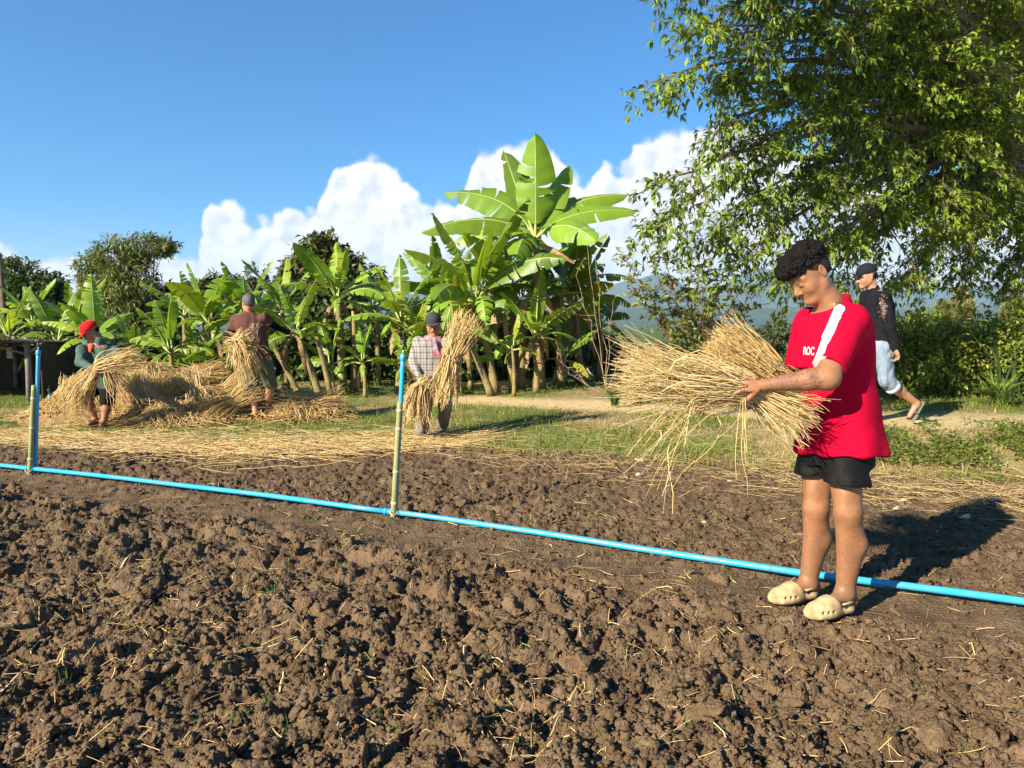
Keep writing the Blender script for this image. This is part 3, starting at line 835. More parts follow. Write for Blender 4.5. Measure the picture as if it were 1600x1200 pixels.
# ------------------------------------------------------------------ trees and bushes
bark_mat = M("bark", (0.135, 0.10, 0.07), 0.9, (0.07, 0.05, 0.035), scale=9, bump=0.6, bscale=30)
leafy_mat = M("tree_leaves", attr=True, scale=0.8, var=0.25, rough=0.5, spec=0.35, trans=0.32, tcol=(1.25, 1.15, 0.5))
def crown_mesh(name, ells, count, ls, aspect, tint, rng, root, clump=14, spread=0.35, shell=0.55, hang=0.2, var=0.35, tint2=None):
    """ells: (centre vec, radii vec). leaf clumps through each ellipsoid, outer part denser"""
    vol = np.array([e[1][0] * e[1][1] * e[1][2] for e in ells]) ** 0.7
    n = count // clump
    pick = rng.choice(len(ells), n, p=vol / vol.sum())
    Cc = np.array([tuple(e[0]) for e in ells])[pick]; Rr = np.array([tuple(e[1]) for e in ells])[pick]
    U = rand_unit(n, rng); rr = shell + (1 - shell) * rng.uniform(0, 1, n) ** 0.6
    rr = rr * (0.82 + 0.45 * (vn3(U * 2.6 + pick[:, None] * 7.0, 5) - 0.3))
    P = Cc + U * Rr * rr[:, None]
    P = np.repeat(P, clump, 0) + rng.normal(0, 1, (n * clump, 3)) * spread * np.repeat(Rr.min(1), clump)[:, None] * 0.42
    m = len(P)
    D = rand_unit(m, rng) + np.repeat(U, clump, 0) * 0.7 - np.array((0, 0, hang * 2))
    Nn = rand_unit(m, rng) * 0.7 + np.array((0, 0, 0.9)) + np.repeat(U, clump, 0) * 0.5
    L = ls * rng.uniform(0.6, 1.25, m)
    V, F = leaves_np(P, D, Nn, L, L * aspect)
    cb = rng.uniform(1 - var, 1 + var, n)
    col = np.repeat(np.array([tint]), m, 0) * np.repeat(cb, clump)[:, None] * rng.uniform(0.75, 1.2, m)[:, None]
    if tint2 is not None:
        k = np.repeat(rng.uniform(0, 1, n) < 0.22, clump); col[k] = np.array(tint2) * rng.uniform(0.7, 1.2, (k.sum(), 1))
    return np_mesh(name, V - np.array(root), F, col=np.repeat(col, 5, 0))
def limb_mesh(name, lines, root, sides=6):
    """lines: list of (points, radii)"""
    Vs, Fs, off = [], [], 0
    for pts, rad in lines:
        V, F = tubes(np.array([tuple(p) for p in pts], float)[None] - np.array(root), np.array(rad, float)[None], sides)
        Vs.append(V); Fs.append(F + off); off += len(V)
    return np_mesh(name, np.vstack(Vs), np.vstack(Fs))
def wavy(a, b, n, amp, rng, sag=0.0):
    a, b = np.array(a, float), np.array(b, float)
    t = np.linspace(0, 1, n)[:, None]
    L = np.linalg.norm(b - a)
    off = rng.normal(0, amp * L, (n, 3)); off[0] = 0; off[-1] = 0
    P = a * (1 - t) + b * t + off * np.sin(np.pi * t) * 0.8
    P[:, 2] += sag * L * np.sin(np.pi * t[:, 0])
    return P
def tree(name, label, cat, base_px, D, blobs, count, ls, aspect, tint, seed, group=None, stems=1, depth=0.8, tint2=None, shell=0.5, r0=0.12, hang=0.2, var=0.35, spread=0.35):
    rng = np.random.default_rng(seed)
    root = W(base_px[0], base_px[1], D)
    root.z = float(terrain(root.x, root.y)) - 0.05
    k = D / FPX
    ells = []
    for (px, py, rx, ry) in blobs:
        c = W(px, py, D + rng.uniform(-0.5, 0.5) * min(1.0, D * 0.04))
        ells.append((c, (rx * k, (rx + ry) * 0.5 * k * depth, ry * k)))
    e = empty(name, root, label, cat, group)
    link("crown", crown_mesh("crown", ells, count, ls, aspect, tint, rng, root, tint2=tint2, shell=shell, hang=hang, var=var, spread=spread), leafy_mat, e)
    lines = []
    for s in range(stems):
        b = np.array(root) + np.array((rng.normal(0, 0.12 * (stems > 1)), rng.normal(0, .12 * (stems > 1)), 0))
        tgt = np.array(ells[s % len(ells)][0]); fork = b + (tgt - b) * 0.5 if stems == 1 else b
        if stems == 1: lines.append((wavy(b, fork, 5, 0.02, rng), np.linspace(r0, r0 * 0.7, 5)))
        use = ells if stems == 1 else [ells[s % len(ells)]]
        for (c, r) in use:
            P = wavy(fork, c, 7, 0.05, rng, 0.05); lines.append((P, np.linspace(r0 * 0.55, r0 * 0.12, 7)))
            for _ in range(5):
                q = np.array(c) + rand_unit(1, rng)[0] * np.array(r) * 0.85
                i = rng.integers(3, 7); lines.append((wavy(P[i], q, 5, 0.06, rng), np.linspace(r0 * 0.16, r0 * 0.04, 5)))
    link("trunk", limb_mesh("trunk", lines, root), bark_mat, e)
    return e
tree("bamboo_thicket", "feathery olive bamboo clump rising against the sky at left", "bamboo", (208, 560), 24, [(150, 425, 34, 36), (185, 400, 38, 30), (225, 388, 45, 22), (252, 382, 28, 14), (175, 452, 45, 34), (205, 440, 42, 40), (190, 500, 55, 40), (240, 500, 34, 34)], 15000, 0.20, 0.26, (0.105, 0.140, 0.030), 51, stems=7, tint2=(0.18, 0.17, 0.04), r0=0.09, hang=0.35)
tree("dark_tree", "rounded dark green tree left of the bamboo clump", "tree", (70, 560), 27, [(62, 462, 42, 34), (92, 474, 20, 22), (30, 470, 36, 34), (60, 510, 60, 30)], 9000, 0.26, 0.5, (0.045, 0.075, 0.02), 52, "trees on the skyline")
tree("pale_tree", "light green feathery tree at the left edge above the shed", "tree", (15, 560), 30, [(18, 425, 22, 22), (42, 415, 16, 14), (-12, 440, 30, 40), (5, 470, 24, 30)], 5000, 0.22, 0.35, (0.10, 0.14, 0.05), 53, "trees on the skyline")
tree("round_tree", "round brownish dark tree rising behind the banana plants", "tree", (505, 570), 26, [(500, 392, 34, 26), (490, 425, 52, 36), (530, 425, 40, 32), (470, 440, 36, 28), (560, 440, 40, 26), (510, 460, 70, 40)], 12000, 0.27, 0.48, (0.085, 0.112, 0.032), 54, "trees on the skyline", tint2=(0.13, 0.080, 0.035))
tree("low_tree", "low dark tree on the skyline left of the man in brown", "tree", (345, 560), 34, [(335, 446, 22, 18), (362, 452, 24, 16), (320, 470, 40, 30), (385, 455, 26, 20)], 5500, 0.28, 0.5, (0.06, 0.08, 0.035), 55, "trees on the skyline")
tree("dark_bush", "dark bush at the foot of the bamboo clump", "bush", (262, 570), 25, [(262, 470, 30, 24), (250, 510, 40, 30)], 3600, 0.24, 0.5, (0.045, 0.06, 0.02), 56)
tree("sparse_tree", "thin almost bare tree left of the round dark tree", "tree", (405, 560), 30, [(400, 428, 22, 18), (412, 440, 20, 16)], 420, 0.20, 0.45, (0.10, 0.10, 0.06), 57, "trees on the skyline", stems=3, r0=0.05)
for i, (px, py, rx, ry, D, lab) in enumerate([(300, 560, 100, 45, 17.5, "dark thicket behind the straw heap"), (470, 550, 80, 55, 17.5, "dark thicket behind the yellow leaning trunk"), (620, 545, 90, 65, 17.5, "dark thicket behind the man in plaid"), (760, 535, 80, 75, 17.0, "dark thicket left of the tallest banana stem"), (870, 540, 75, 70, 17.0, "dark thicket right of the tallest banana stem"), (110, 560, 90, 40, 17.5, "dark thicket behind the man in the red cap")]):
    tree("thicket", lab, "bush", (px, 606), D, [(px, py, rx, ry), (px - rx * .5, py + 15, rx * .6, ry * .7), (px + rx * .5, py + 15, rx * .6, ry * .7)], 4500, 0.24, 0.5, (0.06, 0.10, 0.02), 60 + i, "thicket behind the banana plants", r0=0.05, shell=0.4)
tree("far_bush", "dark green bush beyond the dry stalks", "bush", (945, 590), 19, [(935, 545, 40, 26), (970, 550, 34, 22), (905, 545, 34, 26)], 3600, 0.16, 0.5, (0.05, 0.08, 0.02), 71)
tree("far_tree", "hazy tree with a pale trunk beside the red shirt's sleeve", "tree", (1188, 585), 38, [(1190, 535, 44, 22), (1215, 520, 26, 16), (1160, 548, 30, 18), (1190, 565, 50, 22)], 3600, 0.30, 0.4, (0.10, 0.115, 0.045), 72)
tree("far_shrub", "olive shrubs in the field beyond the straw held by the standing man", "bush", (1060, 590), 26, [(1040, 552, 50, 16), (1110, 550, 50, 18), (1000, 556, 40, 14), (1150, 560, 60, 20)], 3600, 0.2, 0.45, (0.085, 0.11, 0.035), 73)
tree("casuarina", "slender yellow-green conifer beyond the hedge", "tree", (1503, 560), 26, [(1504, 468, 9, 20), (1503, 495, 18, 24), (1500, 525, 26, 26)], 3600, 0.30, 0.12, (0.20, 0.19, 0.06), 74, hang=-0.5, r0=0.08)
tree("casuarina", "short yellow-green conifer left of the slender one", "tree", (1472, 560), 25, [(1472, 492, 9, 18), (1470, 515, 18, 22)], 2200, 0.28, 0.12, (0.18, 0.18, 0.055), 75, hang=-0.5, r0=0.07)
tree("casuarina", "broad conifer at the right edge beyond the reeds", "tree", (1592, 560), 25, [(1594, 472, 14, 26), (1590, 505, 28, 28), (1620, 480, 22, 30)], 3200, 0.30, 0.12, (0.19, 0.17, 0.055), 76, hang=-0.5, r0=0.08)
HB = [(1415, 545, 48, 50, 10.4, "leafy hedge bush behind the walking man's hand"), (1478, 560, 55, 58, 10.8, "leafy hedge bush right of the walking man's lifted foot"), (1545, 545, 52, 52, 11.2, "leafy hedge bush behind the long grass clump"), (1610, 545, 60, 68, 10.6, "leafy hedge bush at the right edge of the picture"), (1365, 545, 40, 38, 11.0, "leafy hedge bush behind the walking man's jacket"), (1690, 545, 60, 70, 10.2, "leafy hedge bush cut off by the right edge"), (1445, 520, 50, 38, 13.0, "pale leafy bush on top of the hedge"), (1300, 560, 44, 34, 13.5, "low bush showing between the standing man's sleeve and bundle")]
for i, (px, py, rx, ry, D, lab) in enumerate(HB):
    tree("hedge_bush", lab, "bush", (px, 625), D, [(px, py, rx, ry), (px - rx * .45, py + 22, rx * .62, ry * .6), (px + rx * .45, py + 25, rx * .62, ry * .6), (px, py + 40, rx, ry * .5)], 7500, 0.085, 0.5, (0.165, 0.225, 0.032), 80 + i, "hedge of bushes along the path", r0=0.03, shell=0.35, tint2=(0.30, 0.29, 0.045))

# sparse shrub with reddish stems beside the straw bundle
def sparse_shrub():
    rng = np.random.default_rng(91)
    D = 8.9
    root = W(1092, 612, D); root.z = float(terrain(root.x, root.y)) - 0.03
    e = empty("sparse_shrub", root, "loose shrub with thin reddish stems rising behind the held straw bundle", "shrub")
    tips = [(1000, 372), (1022, 360), (975, 405), (1060, 415), (1040, 440), (1100, 430), (1130, 425), (1160, 450), (1085, 455), (1175, 480), (1120, 480), (1060, 500), (1010, 455), (1145, 510), (1095, 520), (985, 445)]
    lines, LC, LD = [], [], []
    for (px, py) in tips:
        dd = rng.uniform(-0.45, 0.45)
        a = root + Vector((rng.uniform(-.08, .08), rng.uniform(-.08, .08), 0))
        t = W(px, py, D + dd); mid = W((px + 1092) / 2 + rng.uniform(-6, 10), (py + 560) / 2 - 12, D + dd * 0.5)
        k = np.linspace(0, 1, 12)[:, None]
        P = np.array(a) * (1 - k) ** 2 + 2 * np.array(mid) * k * (1 - k) + np.array(t) * k ** 2
        P = P + rng.normal(0, 0.012, P.shape) * k
        lines.append((P, np.linspace(0.010, 0.002, 12)))
        for i in range(5, 12):
            for _ in range(3):
                s = rand_unit(1, rng)[0]; s[2] = abs(s[2]) * 0.6
                q = P[i] + s * rng.uniform(0.10, 0.30)
                lines.append((wavy(P[i], q, 4, 0.06, rng), np.linspace(0.0035, 0.0012, 4)))
                for kk in np.linspace(0.2, 1, 8):
                    LC.append(P[i] * (1 - kk) + q * kk); LD.append(s + rng.normal(0, 0.7, 3))
    LC, LD = np.array(LC), np.array(LD); n = len(LC)
    L = rng.uniform(0.045, 0.095, n)
    V, F = leaves_np(LC, LD, rand_unit(n, rng) * 0.8 + np.array((0, 0, 0.8)), L, L * 0.5)
    col = np.array((0.15, 0.185, 0.035)) * rng.uniform(0.5, 1.4, n)[:, None]
    k = rng.uniform(0, 1, n) < 0.15; col[k] = np.array((0.26, 0.20, 0.05))
    link("foliage", np_mesh("foliage", V - np.array(root), F, col=np.repeat(col, 5, 0)), leafy_mat, e)
    link("stems", limb_mesh("stems", lines, root, 4), M("reddish_twigs", (0.20, 0.10, 0.06), 0.8, (0.12, 0.07, 0.045), scale=8), e)
sparse_shrub()
def dry_weed():
    rng = np.random.default_rng(92)
    D = 11.6
    root = W(945, 612, D); root.z = float(terrain(root.x, root.y)) - 0.03
    e = empty("dry_weed", root, "tall leafless dry weed stalks between the banana grove and the straw bundle", "dry weed")
    lines = []
    for (bx, px, py) in [(947, 912, 350), (950, 900, 430), (948, 930, 400), (930, 870, 560), (946, 958, 470), (935, 890, 585), (950, 975, 540)]:
        P = wavy(W(bx, 612, D), W(px, py, D + rng.uniform(-.3, .3)), 8, 0.02, rng, 0.02)
        lines.append((P, np.linspace(0.006, 0.0025, 8)))
        for i in range(3, 8):
            s = rand_unit(1, rng)[0]; s[2] = abs(s[2]); lines.append((wavy(P[i], P[i] + s * rng.uniform(.1, .35), 4, .06, rng), np.linspace(.004, .002, 4)))
    link("stalks", limb_mesh("stalks", lines, root, 4), M("dry_stalk", (0.42, 0.30, 0.18), 0.8, (0.28, 0.18, 0.10), scale=6), e)
dry_weed()
def long_grass(label, px, py, D, n, hmax, seed, col, arch=0.7, name="grass_clump", w=0.010):
    rng = np.random.default_rng(seed)
    root = W(px, py, D); root.z = float(terrain(root.x, root.y)) - 0.03
    K = 8
    az = rng.uniform(0, 6.28, n); L = hmax * rng.uniform(0.55, 1.05, n); ar = arch * rng.uniform(0.4, 1.3, n)
    t = np.linspace(0, 1, K)
    out = (t[None] ** 1.7) * (L * ar)[:, None]; up = (t[None] - 0.55 * ar[:, None] * t[None] ** 2.4) * L[:, None]
    bx = rng.normal(0, 0.05 * hmax, (n, 2))
    P = np.stack([bx[:, :1] + np.cos(az)[:, None] * out, bx[:, 1:] + np.sin(az)[:, None] * out, up], -1)
    S = np.stack([-np.sin(az), np.cos(az), 0 * az], 1)[:, None, :] * (w * np.sin(np.pi * (0.12 + 0.86 * t)) ** 0.7)[None, :, None]
    V = np.stack([P - S, P + S], 2).reshape(-1, 3)
    idx = np.arange(n * K * 2).reshape(n, K, 2)
    F = np.stack([idx[:, :-1, 0], idx[:, :-1, 1], idx[:, 1:, 1], idx[:, 1:, 0]], -1).reshape(-1, 4)
    c = np.repeat(np.array(col) * rng.uniform(0.6, 1.3, n)[:, None], K * 2, 0)
    o = link(name, np_mesh(name, V, F, col=c), grass_mat, None, root)
    return tag(o, label, "grass clump", None)
long_grass("bright green clump of long arching grass on the bank at right", 1562, 622, 9.4, 150, 0.62, 201, (0.17, 0.25, 0.05), 0.8)
long_grass("grass clump at the foot of the hedge, right of the walking man's sandal", 1412, 622, 9.8, 70, 0.45, 202, (0.14, 0.19, 0.04), 0.8)
long_grass("tall dark reeds bending over the hedge at the right", 1572, 610, 10.0, 16, 1.75, 203, (0.06, 0.085, 0.025), 0.9, "reeds", 0.016)
long_grass("upright green reeds behind the held straw bundle", 1166, 612, 9.6, 40, 0.95, 204, (0.13, 0.19, 0.04), 0.35, "reeds", 0.010)
long_grass("green reeds left of the loose shrub", 1000, 612, 10.6, 30, 1.1, 205, (0.08, 0.12, 0.03), 0.4, "reeds", 0.010)
long_grass("low grass clump under the straw bundle of the standing man", 960, 612, 10.4, 80, 0.42, 206, (0.13, 0.20, 0.04), 0.6)

# ------------------------------------------------------------------ the overhanging tree at right
def big_tree():
    rng = np.random.default_rng(17)
    root = Vector((9.6, 12.0, float(terrain(9.6, 12.0)) - 0.1))
    e = empty("overhanging_tree", root, "large leafy tree drooping its boughs in from the right edge", "tree")
    fork = np.array((8.6, 11.4, 3.6))
    lines = [(wavy(root, fork, 6, 0.015, rng), np.linspace(0.34, 0.24, 6))]
    tp = [(1062, -40), (1078, 40), (1050, 106), (1100, 185), (1040, 268), (1006, 326), (1105, 352), (1160, 380), (1230, 412), (1160, 300),
          (1290, -60), (1390, 70), (1450, -90), (1230, 130), (1270, 250), (1330, 350), (1400, 210), (1300, 420), (1430, 415), (1500, 405),
          (1590, 425), (1560, 300), (1530, 60), (1480, 150), (1640, 120), (1180, 60), (1350, 140), (1450, 330), (1180, 210), (1700, 350), (1660, -40), (1120, 130),
          (1090, -170), (1180, -300), (1300, -260), (1420, -330), (1220, -120), (1540, -250), (1360, -150), (1110, -90), (1150, 10), (1260, 40),  # mostly unseen high boughs from here on, added to shade the right foliage
          (1080, -250), (1140, -420), (1250, -480), (1330, -400), (1180, -200), (1270, -340), (1060, -330), (1210, -560), (1350, -560), (1450, -480)]
    tg = [(px + 48 * max(0, (1320 - px)) / 300, py, 7.2 + max(0, px - 1020) / 580 * 3.6 + rng.uniform(-0.5, 0.5) - (0.6 if py < -100 else 0)) for px, py in tp]
    LC, LD, LU = [], [], []
    subs = []
    for (px, py, d) in tg:
        tip = np.array(W(px, py, d))
        L = np.linalg.norm(tip - fork)
        n = 14
        t = np.linspace(0, 1, n)[:, None]
        ctrl = fork * 0.45 + tip * 0.55 + np.array((0, 0, 0.16 * L))
        P = fork * (1 - t) ** 2 + 2 * ctrl * t * (1 - t) + tip * t ** 2
        P[1:-1] += rng.normal(0, 0.035, (n - 2, 3))
        lines.append((P, np.interp(t[:, 0], [0, .5, 1], [0.12, 0.050, 0.010])))
        tan = np.gradient(P, axis=0); tan /= np.linalg.norm(tan, axis=1, keepdims=True)
        for i in range(4, n):
            for _ in range((2 + (i % 2)) if i < n - 1 else 4):
                f = i / (n - 1)
                s = rand_unit(1, rng)[0] * np.array((1, 1, 0.38))
                dv = tan[i] * 0.9 + s * 0.95 + np.array((0, 0, -0.12)); dv /= np.linalg.norm(dv)
                ln = rng.uniform(0.45, 1.05) * (1.15 - 0.55 * f)
                subs.append((P[i], dv, ln))
    for (p0, dv, ln) in subs:
        k = np.linspace(0, 1, 6)[:, None]
        Q = p0 + dv * ln * k + np.array((0, 0, -0.16)) * ln * k ** 2 + rng.normal(0, 0.015, (6, 3)) * k
        lines.append((Q, np.linspace(0.010, 0.003, 6)))
        for j in range(1, 6):
            for _ in range(2):
                s = rand_unit(1, rng)[0] * np.array((1, 1, 0.5))
                d2 = dv * 0.8 + s * 0.9 + np.array((0, 0, -0.15)); d2 /= np.linalg.norm(d2)
                l2 = rng.uniform(0.12, 0.34)
                q = Q[j] + d2 * l2 + np.array((0, 0, -0.06))
                lines.append((np.array([Q[j], (Q[j] + q) / 2 + rng.normal(0, .01, 3), q]), (0.003, 0.002, 0.0015)))
                for kk in (0.55, 1.0):
                    c = Q[j] * (1 - kk) + q * kk
                    for _ in range(4):
                        LC.append(c + rng.normal(0, 0.012, 3)); LD.append(d2 * 0.75 + rng.normal(0, 0.60, 3) + np.array((0, 0, -0.20))); LU.append(d2)
    LC, LD = np.array(LC), np.array(LD); n = len(LC)
    L = rng.uniform(0.060, 0.115, n)
    V, F = leaves_np(LC, LD, rand_unit(n, rng) * 0.55 + np.array((-0.1, -0.1, 0.9)), L, L * rng.uniform(0.32, 0.46, n), droop=0.22)
    cl = fbm3(LC * 0.9, 3, 4)
    col = np.array((0.150, 0.222, 0.018)) * (rng.uniform(0.6, 1.35, n) * (0.7 + 0.6 * cl))[:, None]
    k = rng.uniform(0, 1, n) < 0.03 + 0.10 * sstep(0.5, 0.7, cl); col[k] = np.array((0.24, 0.23, 0.03)) * rng.uniform(.6, 1.1, (k.sum(), 1))
    link("crown", np_mesh("crown", V - np.array(root), F, col=np.repeat(col, 5, 0)), leafy_mat, e)
    big = [l for l in lines if l[1][0] > 0.02]; small = [l for l in lines if l[1][0] <= 0.02]
    link("trunk", limb_mesh("trunk", big, root, 8), bark_mat, e)
    link("twigs", limb_mesh("twigs", small, root, 3), M("twig_bark", (0.24, 0.17, 0.105), 0.9, (0.13, 0.09, 0.06), scale=4), e)
    print("big tree leaves", n)
big_tree()

def haze():
    bm = bmesh.new(); bmesh.ops.create_cube(bm, size=1.0)
    a, b = Vector((-14000, -300, -60)), Vector((14000, 9600, 720))
    for v in bm.verts: v.co = Vector(((a.x + b.x) / 2 + v.co.x * (b.x - a.x), (a.y + b.y) / 2 + v.co.y * (b.y - a.y), (a.z + b.z) / 2 + v.co.z * (b.z - a.z)))
    me = bpy.data.meshes.new("haze"); bm.to_mesh(me); bm.free()
    m = bpy.data.materials.new("haze"); m.use_nodes = True
    N, L = m.node_tree.nodes, m.node_tree.links
    N.remove(N['Principled BSDF'])
    v = N.new('ShaderNodeVolumePrincipled'); v.inputs['Color'].default_value = (0.52, 0.76, 1.0, 1); v.inputs['Density'].default_value = HAZE; v.inputs['Anisotropy'].default_value = 0.0
    L.new(v.outputs[0], N['Material Output'].inputs['Volume'])
    o = link("haze", me, m); tag(o, "pale blue haze over the distant hills", "haze", None, "stuff")
HAZE = 0.85e-4
haze()
# ------------------------------------------------------------------ water pipe, stakes, sprinklers
pvc_mat = M("blue_pipe", (0.008, 0.36, 0.70), 0.34, (0.07, 0.25, 0.38), scale=7.0, spec=0.45, detail=9)
bamboo_mat = M("bamboo_stake", (0.175, 0.215, 0.065), 0.5, (0.29, 0.28, 0.15), scale=7, bump=0.2, bscale=40)
node_mat = M("bamboo_joint", (0.50, 0.46, 0.33), 0.7, (0.34, 0.30, 0.2), scale=12)
black_mat = M("black_plastic", (0.02, 0.02, 0.022), 0.4, spec=0.5)
tie_mat = M("twine", (0.55, 0.47, 0.30), 0.9, scale=20)
def pipe_pt(px, py):
    p = G(px, py, 0.03)
    return Vector((p.x, p.y, max(0.03, 0.03)))
PIPE_PX = [(-240, 700), (-100, 716), (0, 727), (48, 732), (200, 748), (400, 772), (612, 800), (700, 811), (840, 832), (1000, 857), (1240, 894), (1400, 913), (1600, 940), (1780, 965)]
def build_pipe():
    pts = [pipe_pt(*q) for q in PIPE_PX]
    root = pts[6].copy(); root.z = 0
    e = empty("water_pipe", root, "long bright blue plastic water pipe lying across the tilled soil", "pipe")
    def seg(i0, i1):
        P = []
        for a, b in zip(pts[i0:i1], pts[i0 + 1:i1 + 1]):
            for k in range(4): P.append(a.lerp(b, k / 4))
        P.append(pts[i1])
        P = [Vector((p.x, p.y, p.z + 0.0015 * math.sin(j * 0.9))) - root for j, p in enumerate(P)]
        link("pipe_length", tube_mesh("pipe_length", P, [0.0185] * len(P), 12), pvc_mat, e)
    seg(0, 3); seg(3, 6); seg(6, 13)
    for i in (3, 6):
        d = (pts[i + 1] - pts[i - 1]).normalized(); c = pts[i] - root
        P = [c - d * 0.055, c - d * 0.054, c - d * 0.040, c - d * 0.0395, c + d * 0.0395, c + d * 0.040, c + d * 0.054, c + d * 0.055]
        link("tee_fitting" if i < 9 else "coupling", tube_mesh("tee_fitting", P, [0.020, 0.025, 0.025, 0.0225, 0.0225, 0.025, 0.025, 0.020], 14), pvc_mat, e)
build_pipe()
def sprinkler_head(parent, c, s=1.0):
    h = empty("sprinkler_head", c); h.parent = parent
    def t(pts, rad, mat=black_mat, nm="sprinkler_arm"):
        return link(nm, tube_mesh(nm, [Vector(p) * s for p in pts], [r * s for r in rad], 8), mat, h)
    t([(0, 0, 0), (0, 0, 0.03), (0, 0, 0.034)], [0.010, 0.009, 0.004], nm="sprinkler_base")
    for k in (-1, 1): t([(0, 0, 0.028), (0.017 * k, 0, 0.036), (0.021 * k, 0, 0.058), (0.014 * k, 0, 0.080), (0, 0, 0.086)], [0.004] * 5)
    t([(0, 0, 0.040), (0, 0, 0.060)], [0.012, 0.003], nm="deflector")
    t([(-0.016, 0.004, 0.066), (0.0, 0, 0.062), (0.016, -0.004, 0.066)], [0.004, 0.006, 0.004], nm="spinner")
    t([(0, 0, 0.084), (0, 0, 0.10), (0, 0, 0.118)], [0.006, 0.004, 0.0015], nm="sprinkler_tip")
def stake(label, b_px, bt_px, rt_px, D, rb, rr, joints, offset):
    root = W(b_px[0], b_px[1], D); root.z = float(soil_h(np.array([root.x]), np.array([root.y]))[0]) - 0.05
    e = empty("sprinkler_stake", root, label, "sprinkler", "sprinklers on bamboo stakes")
    a = Vector((0, 0, 0)); b = W(bt_px[0], bt_px[1], D) - root
    n = 16
    P = [a.lerp(b, k / n) for k in range(n + 1)]; R = [rb * (1 - 0.12 * k / n) for k in range(n + 1)]
    link("bamboo_stake", tube_mesh("bamboo_stake", P, R, 12), bamboo_mat, e)
    for f in joints:
        c = a.lerp(b, f); d = (b - a).normalized(); r = rb * (1 - 0.12 * f)
        link("bamboo_joint", tube_mesh("bamboo_joint", [c - d * 0.012, c - d * 0.004, c + d * 0.004, c + d * 0.012], [r * 1.005, r * 1.10, r * 1.10, r * 1.005], 12), node_mat, e)
    off = Vector(offset)
    top = W(rt_px[0], rt_px[1], D) - root
    bot = off + Vector((0, 0, 0.08))
    R0 = bot; P = [R0.lerp(top, k / 10) for k in range(11)]
    riser = link("riser_pipe", tube_mesh("riser_pipe", P, [rr] * 11, 12), pvc_mat, e)
    d = (top - bot).normalized()
    link("collar", tube_mesh("collar", [top - d * 0.05, top - d * 0.048, top - d * 0.002, top], [rr * 1.02, rr * 1.22, rr * 1.22, rr * 0.8], 12), pvc_mat, riser)
    link("adapter", tube_mesh("adapter", [top, top + d * 0.03], [0.007, 0.006], 8), M("grey_plastic", (0.35, 0.36, 0.38), 0.5), riser)
    sprinkler_head(e, top + d * 0.03, 1.0)
    c = a.lerp(b, 0.10)
    ring = [c + Vector((math.cos(q) * (rb + 0.008), math.sin(q) * (rb + 0.03), 0.010 * math.sin(q * 2 + 1))) for q in np.linspace(0, 6.28, 14)]
    link("twine_tie", tube_mesh("twine_tie", ring, [0.0035] * 14, 5), tie_mat, e)
stake("sprinkler on a green bamboo stake near the middle of the pipe", (614, 812), (625, 628), (630, 553), G(612, 800, 0.03).y - 0.03, 0.0215, 0.0150, (0.17, 0.43, 0.78, 0.93), (0.012, 0.042, 0))
stake("sprinkler on a greyish bamboo stake at the left end of the pipe", (46, 742), (53, 602), (60, 547), G(48, 732, 0.03).y - 0.03, 0.022, 0.0160, (0.22, 0.55, 0.86), (0.030, 0.040, 0))
def small_sprinkler():
    root = W(77, 646, 12.0); root.z = float(terrain(root.x, root.y)) - 0.03
    e = empty("sprinkler_stake", root, "small far sprinkler standing in the grass in front of the shed", "sprinkler", "sprinklers on bamboo stakes")
    top = W(77, 616, 12.0) - root
    link("riser_pipe", tube_mesh("riser_pipe", [Vector((0, 0, 0)), top * 0.5, top], [0.02] * 3, 10), pvc_mat, e)
    sprinkler_head(e, top, 1.2)
small_sprinkler()

# ------------------------------------------------------------------ shed at the left edge
wood_mat = M("weathered_wood", (0.22, 0.19, 0.16), 0.9, (0.12, 0.10, 0.085), scale=10, bump=0.4, bscale=30)
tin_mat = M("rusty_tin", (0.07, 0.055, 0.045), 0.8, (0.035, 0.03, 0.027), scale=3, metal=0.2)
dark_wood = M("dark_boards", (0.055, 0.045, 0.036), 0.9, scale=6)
def box(name, a, b, mat, parent, bev=0.0):
    a, b = Vector(a), Vector(b)
    bm = bmesh.new(); bmesh.ops.create_cube(bm, size=1.0)
    for v in bm.verts: v.co = Vector(((a.x + b.x) / 2 + v.co.x * (b.x - a.x), (a.y + b.y) / 2 + v.co.y * (b.y - a.y), (a.z + b.z) / 2 + v.co.z * (b.z - a.z)))
    if bev: bmesh.ops.bevel(bm, geom=bm.edges[:], offset=bev, segments=1, affect='EDGES')
    me = bpy.data.meshes.new(name); bm.to_mesh(me); bm.free()
    return link(name, me, mat, parent)
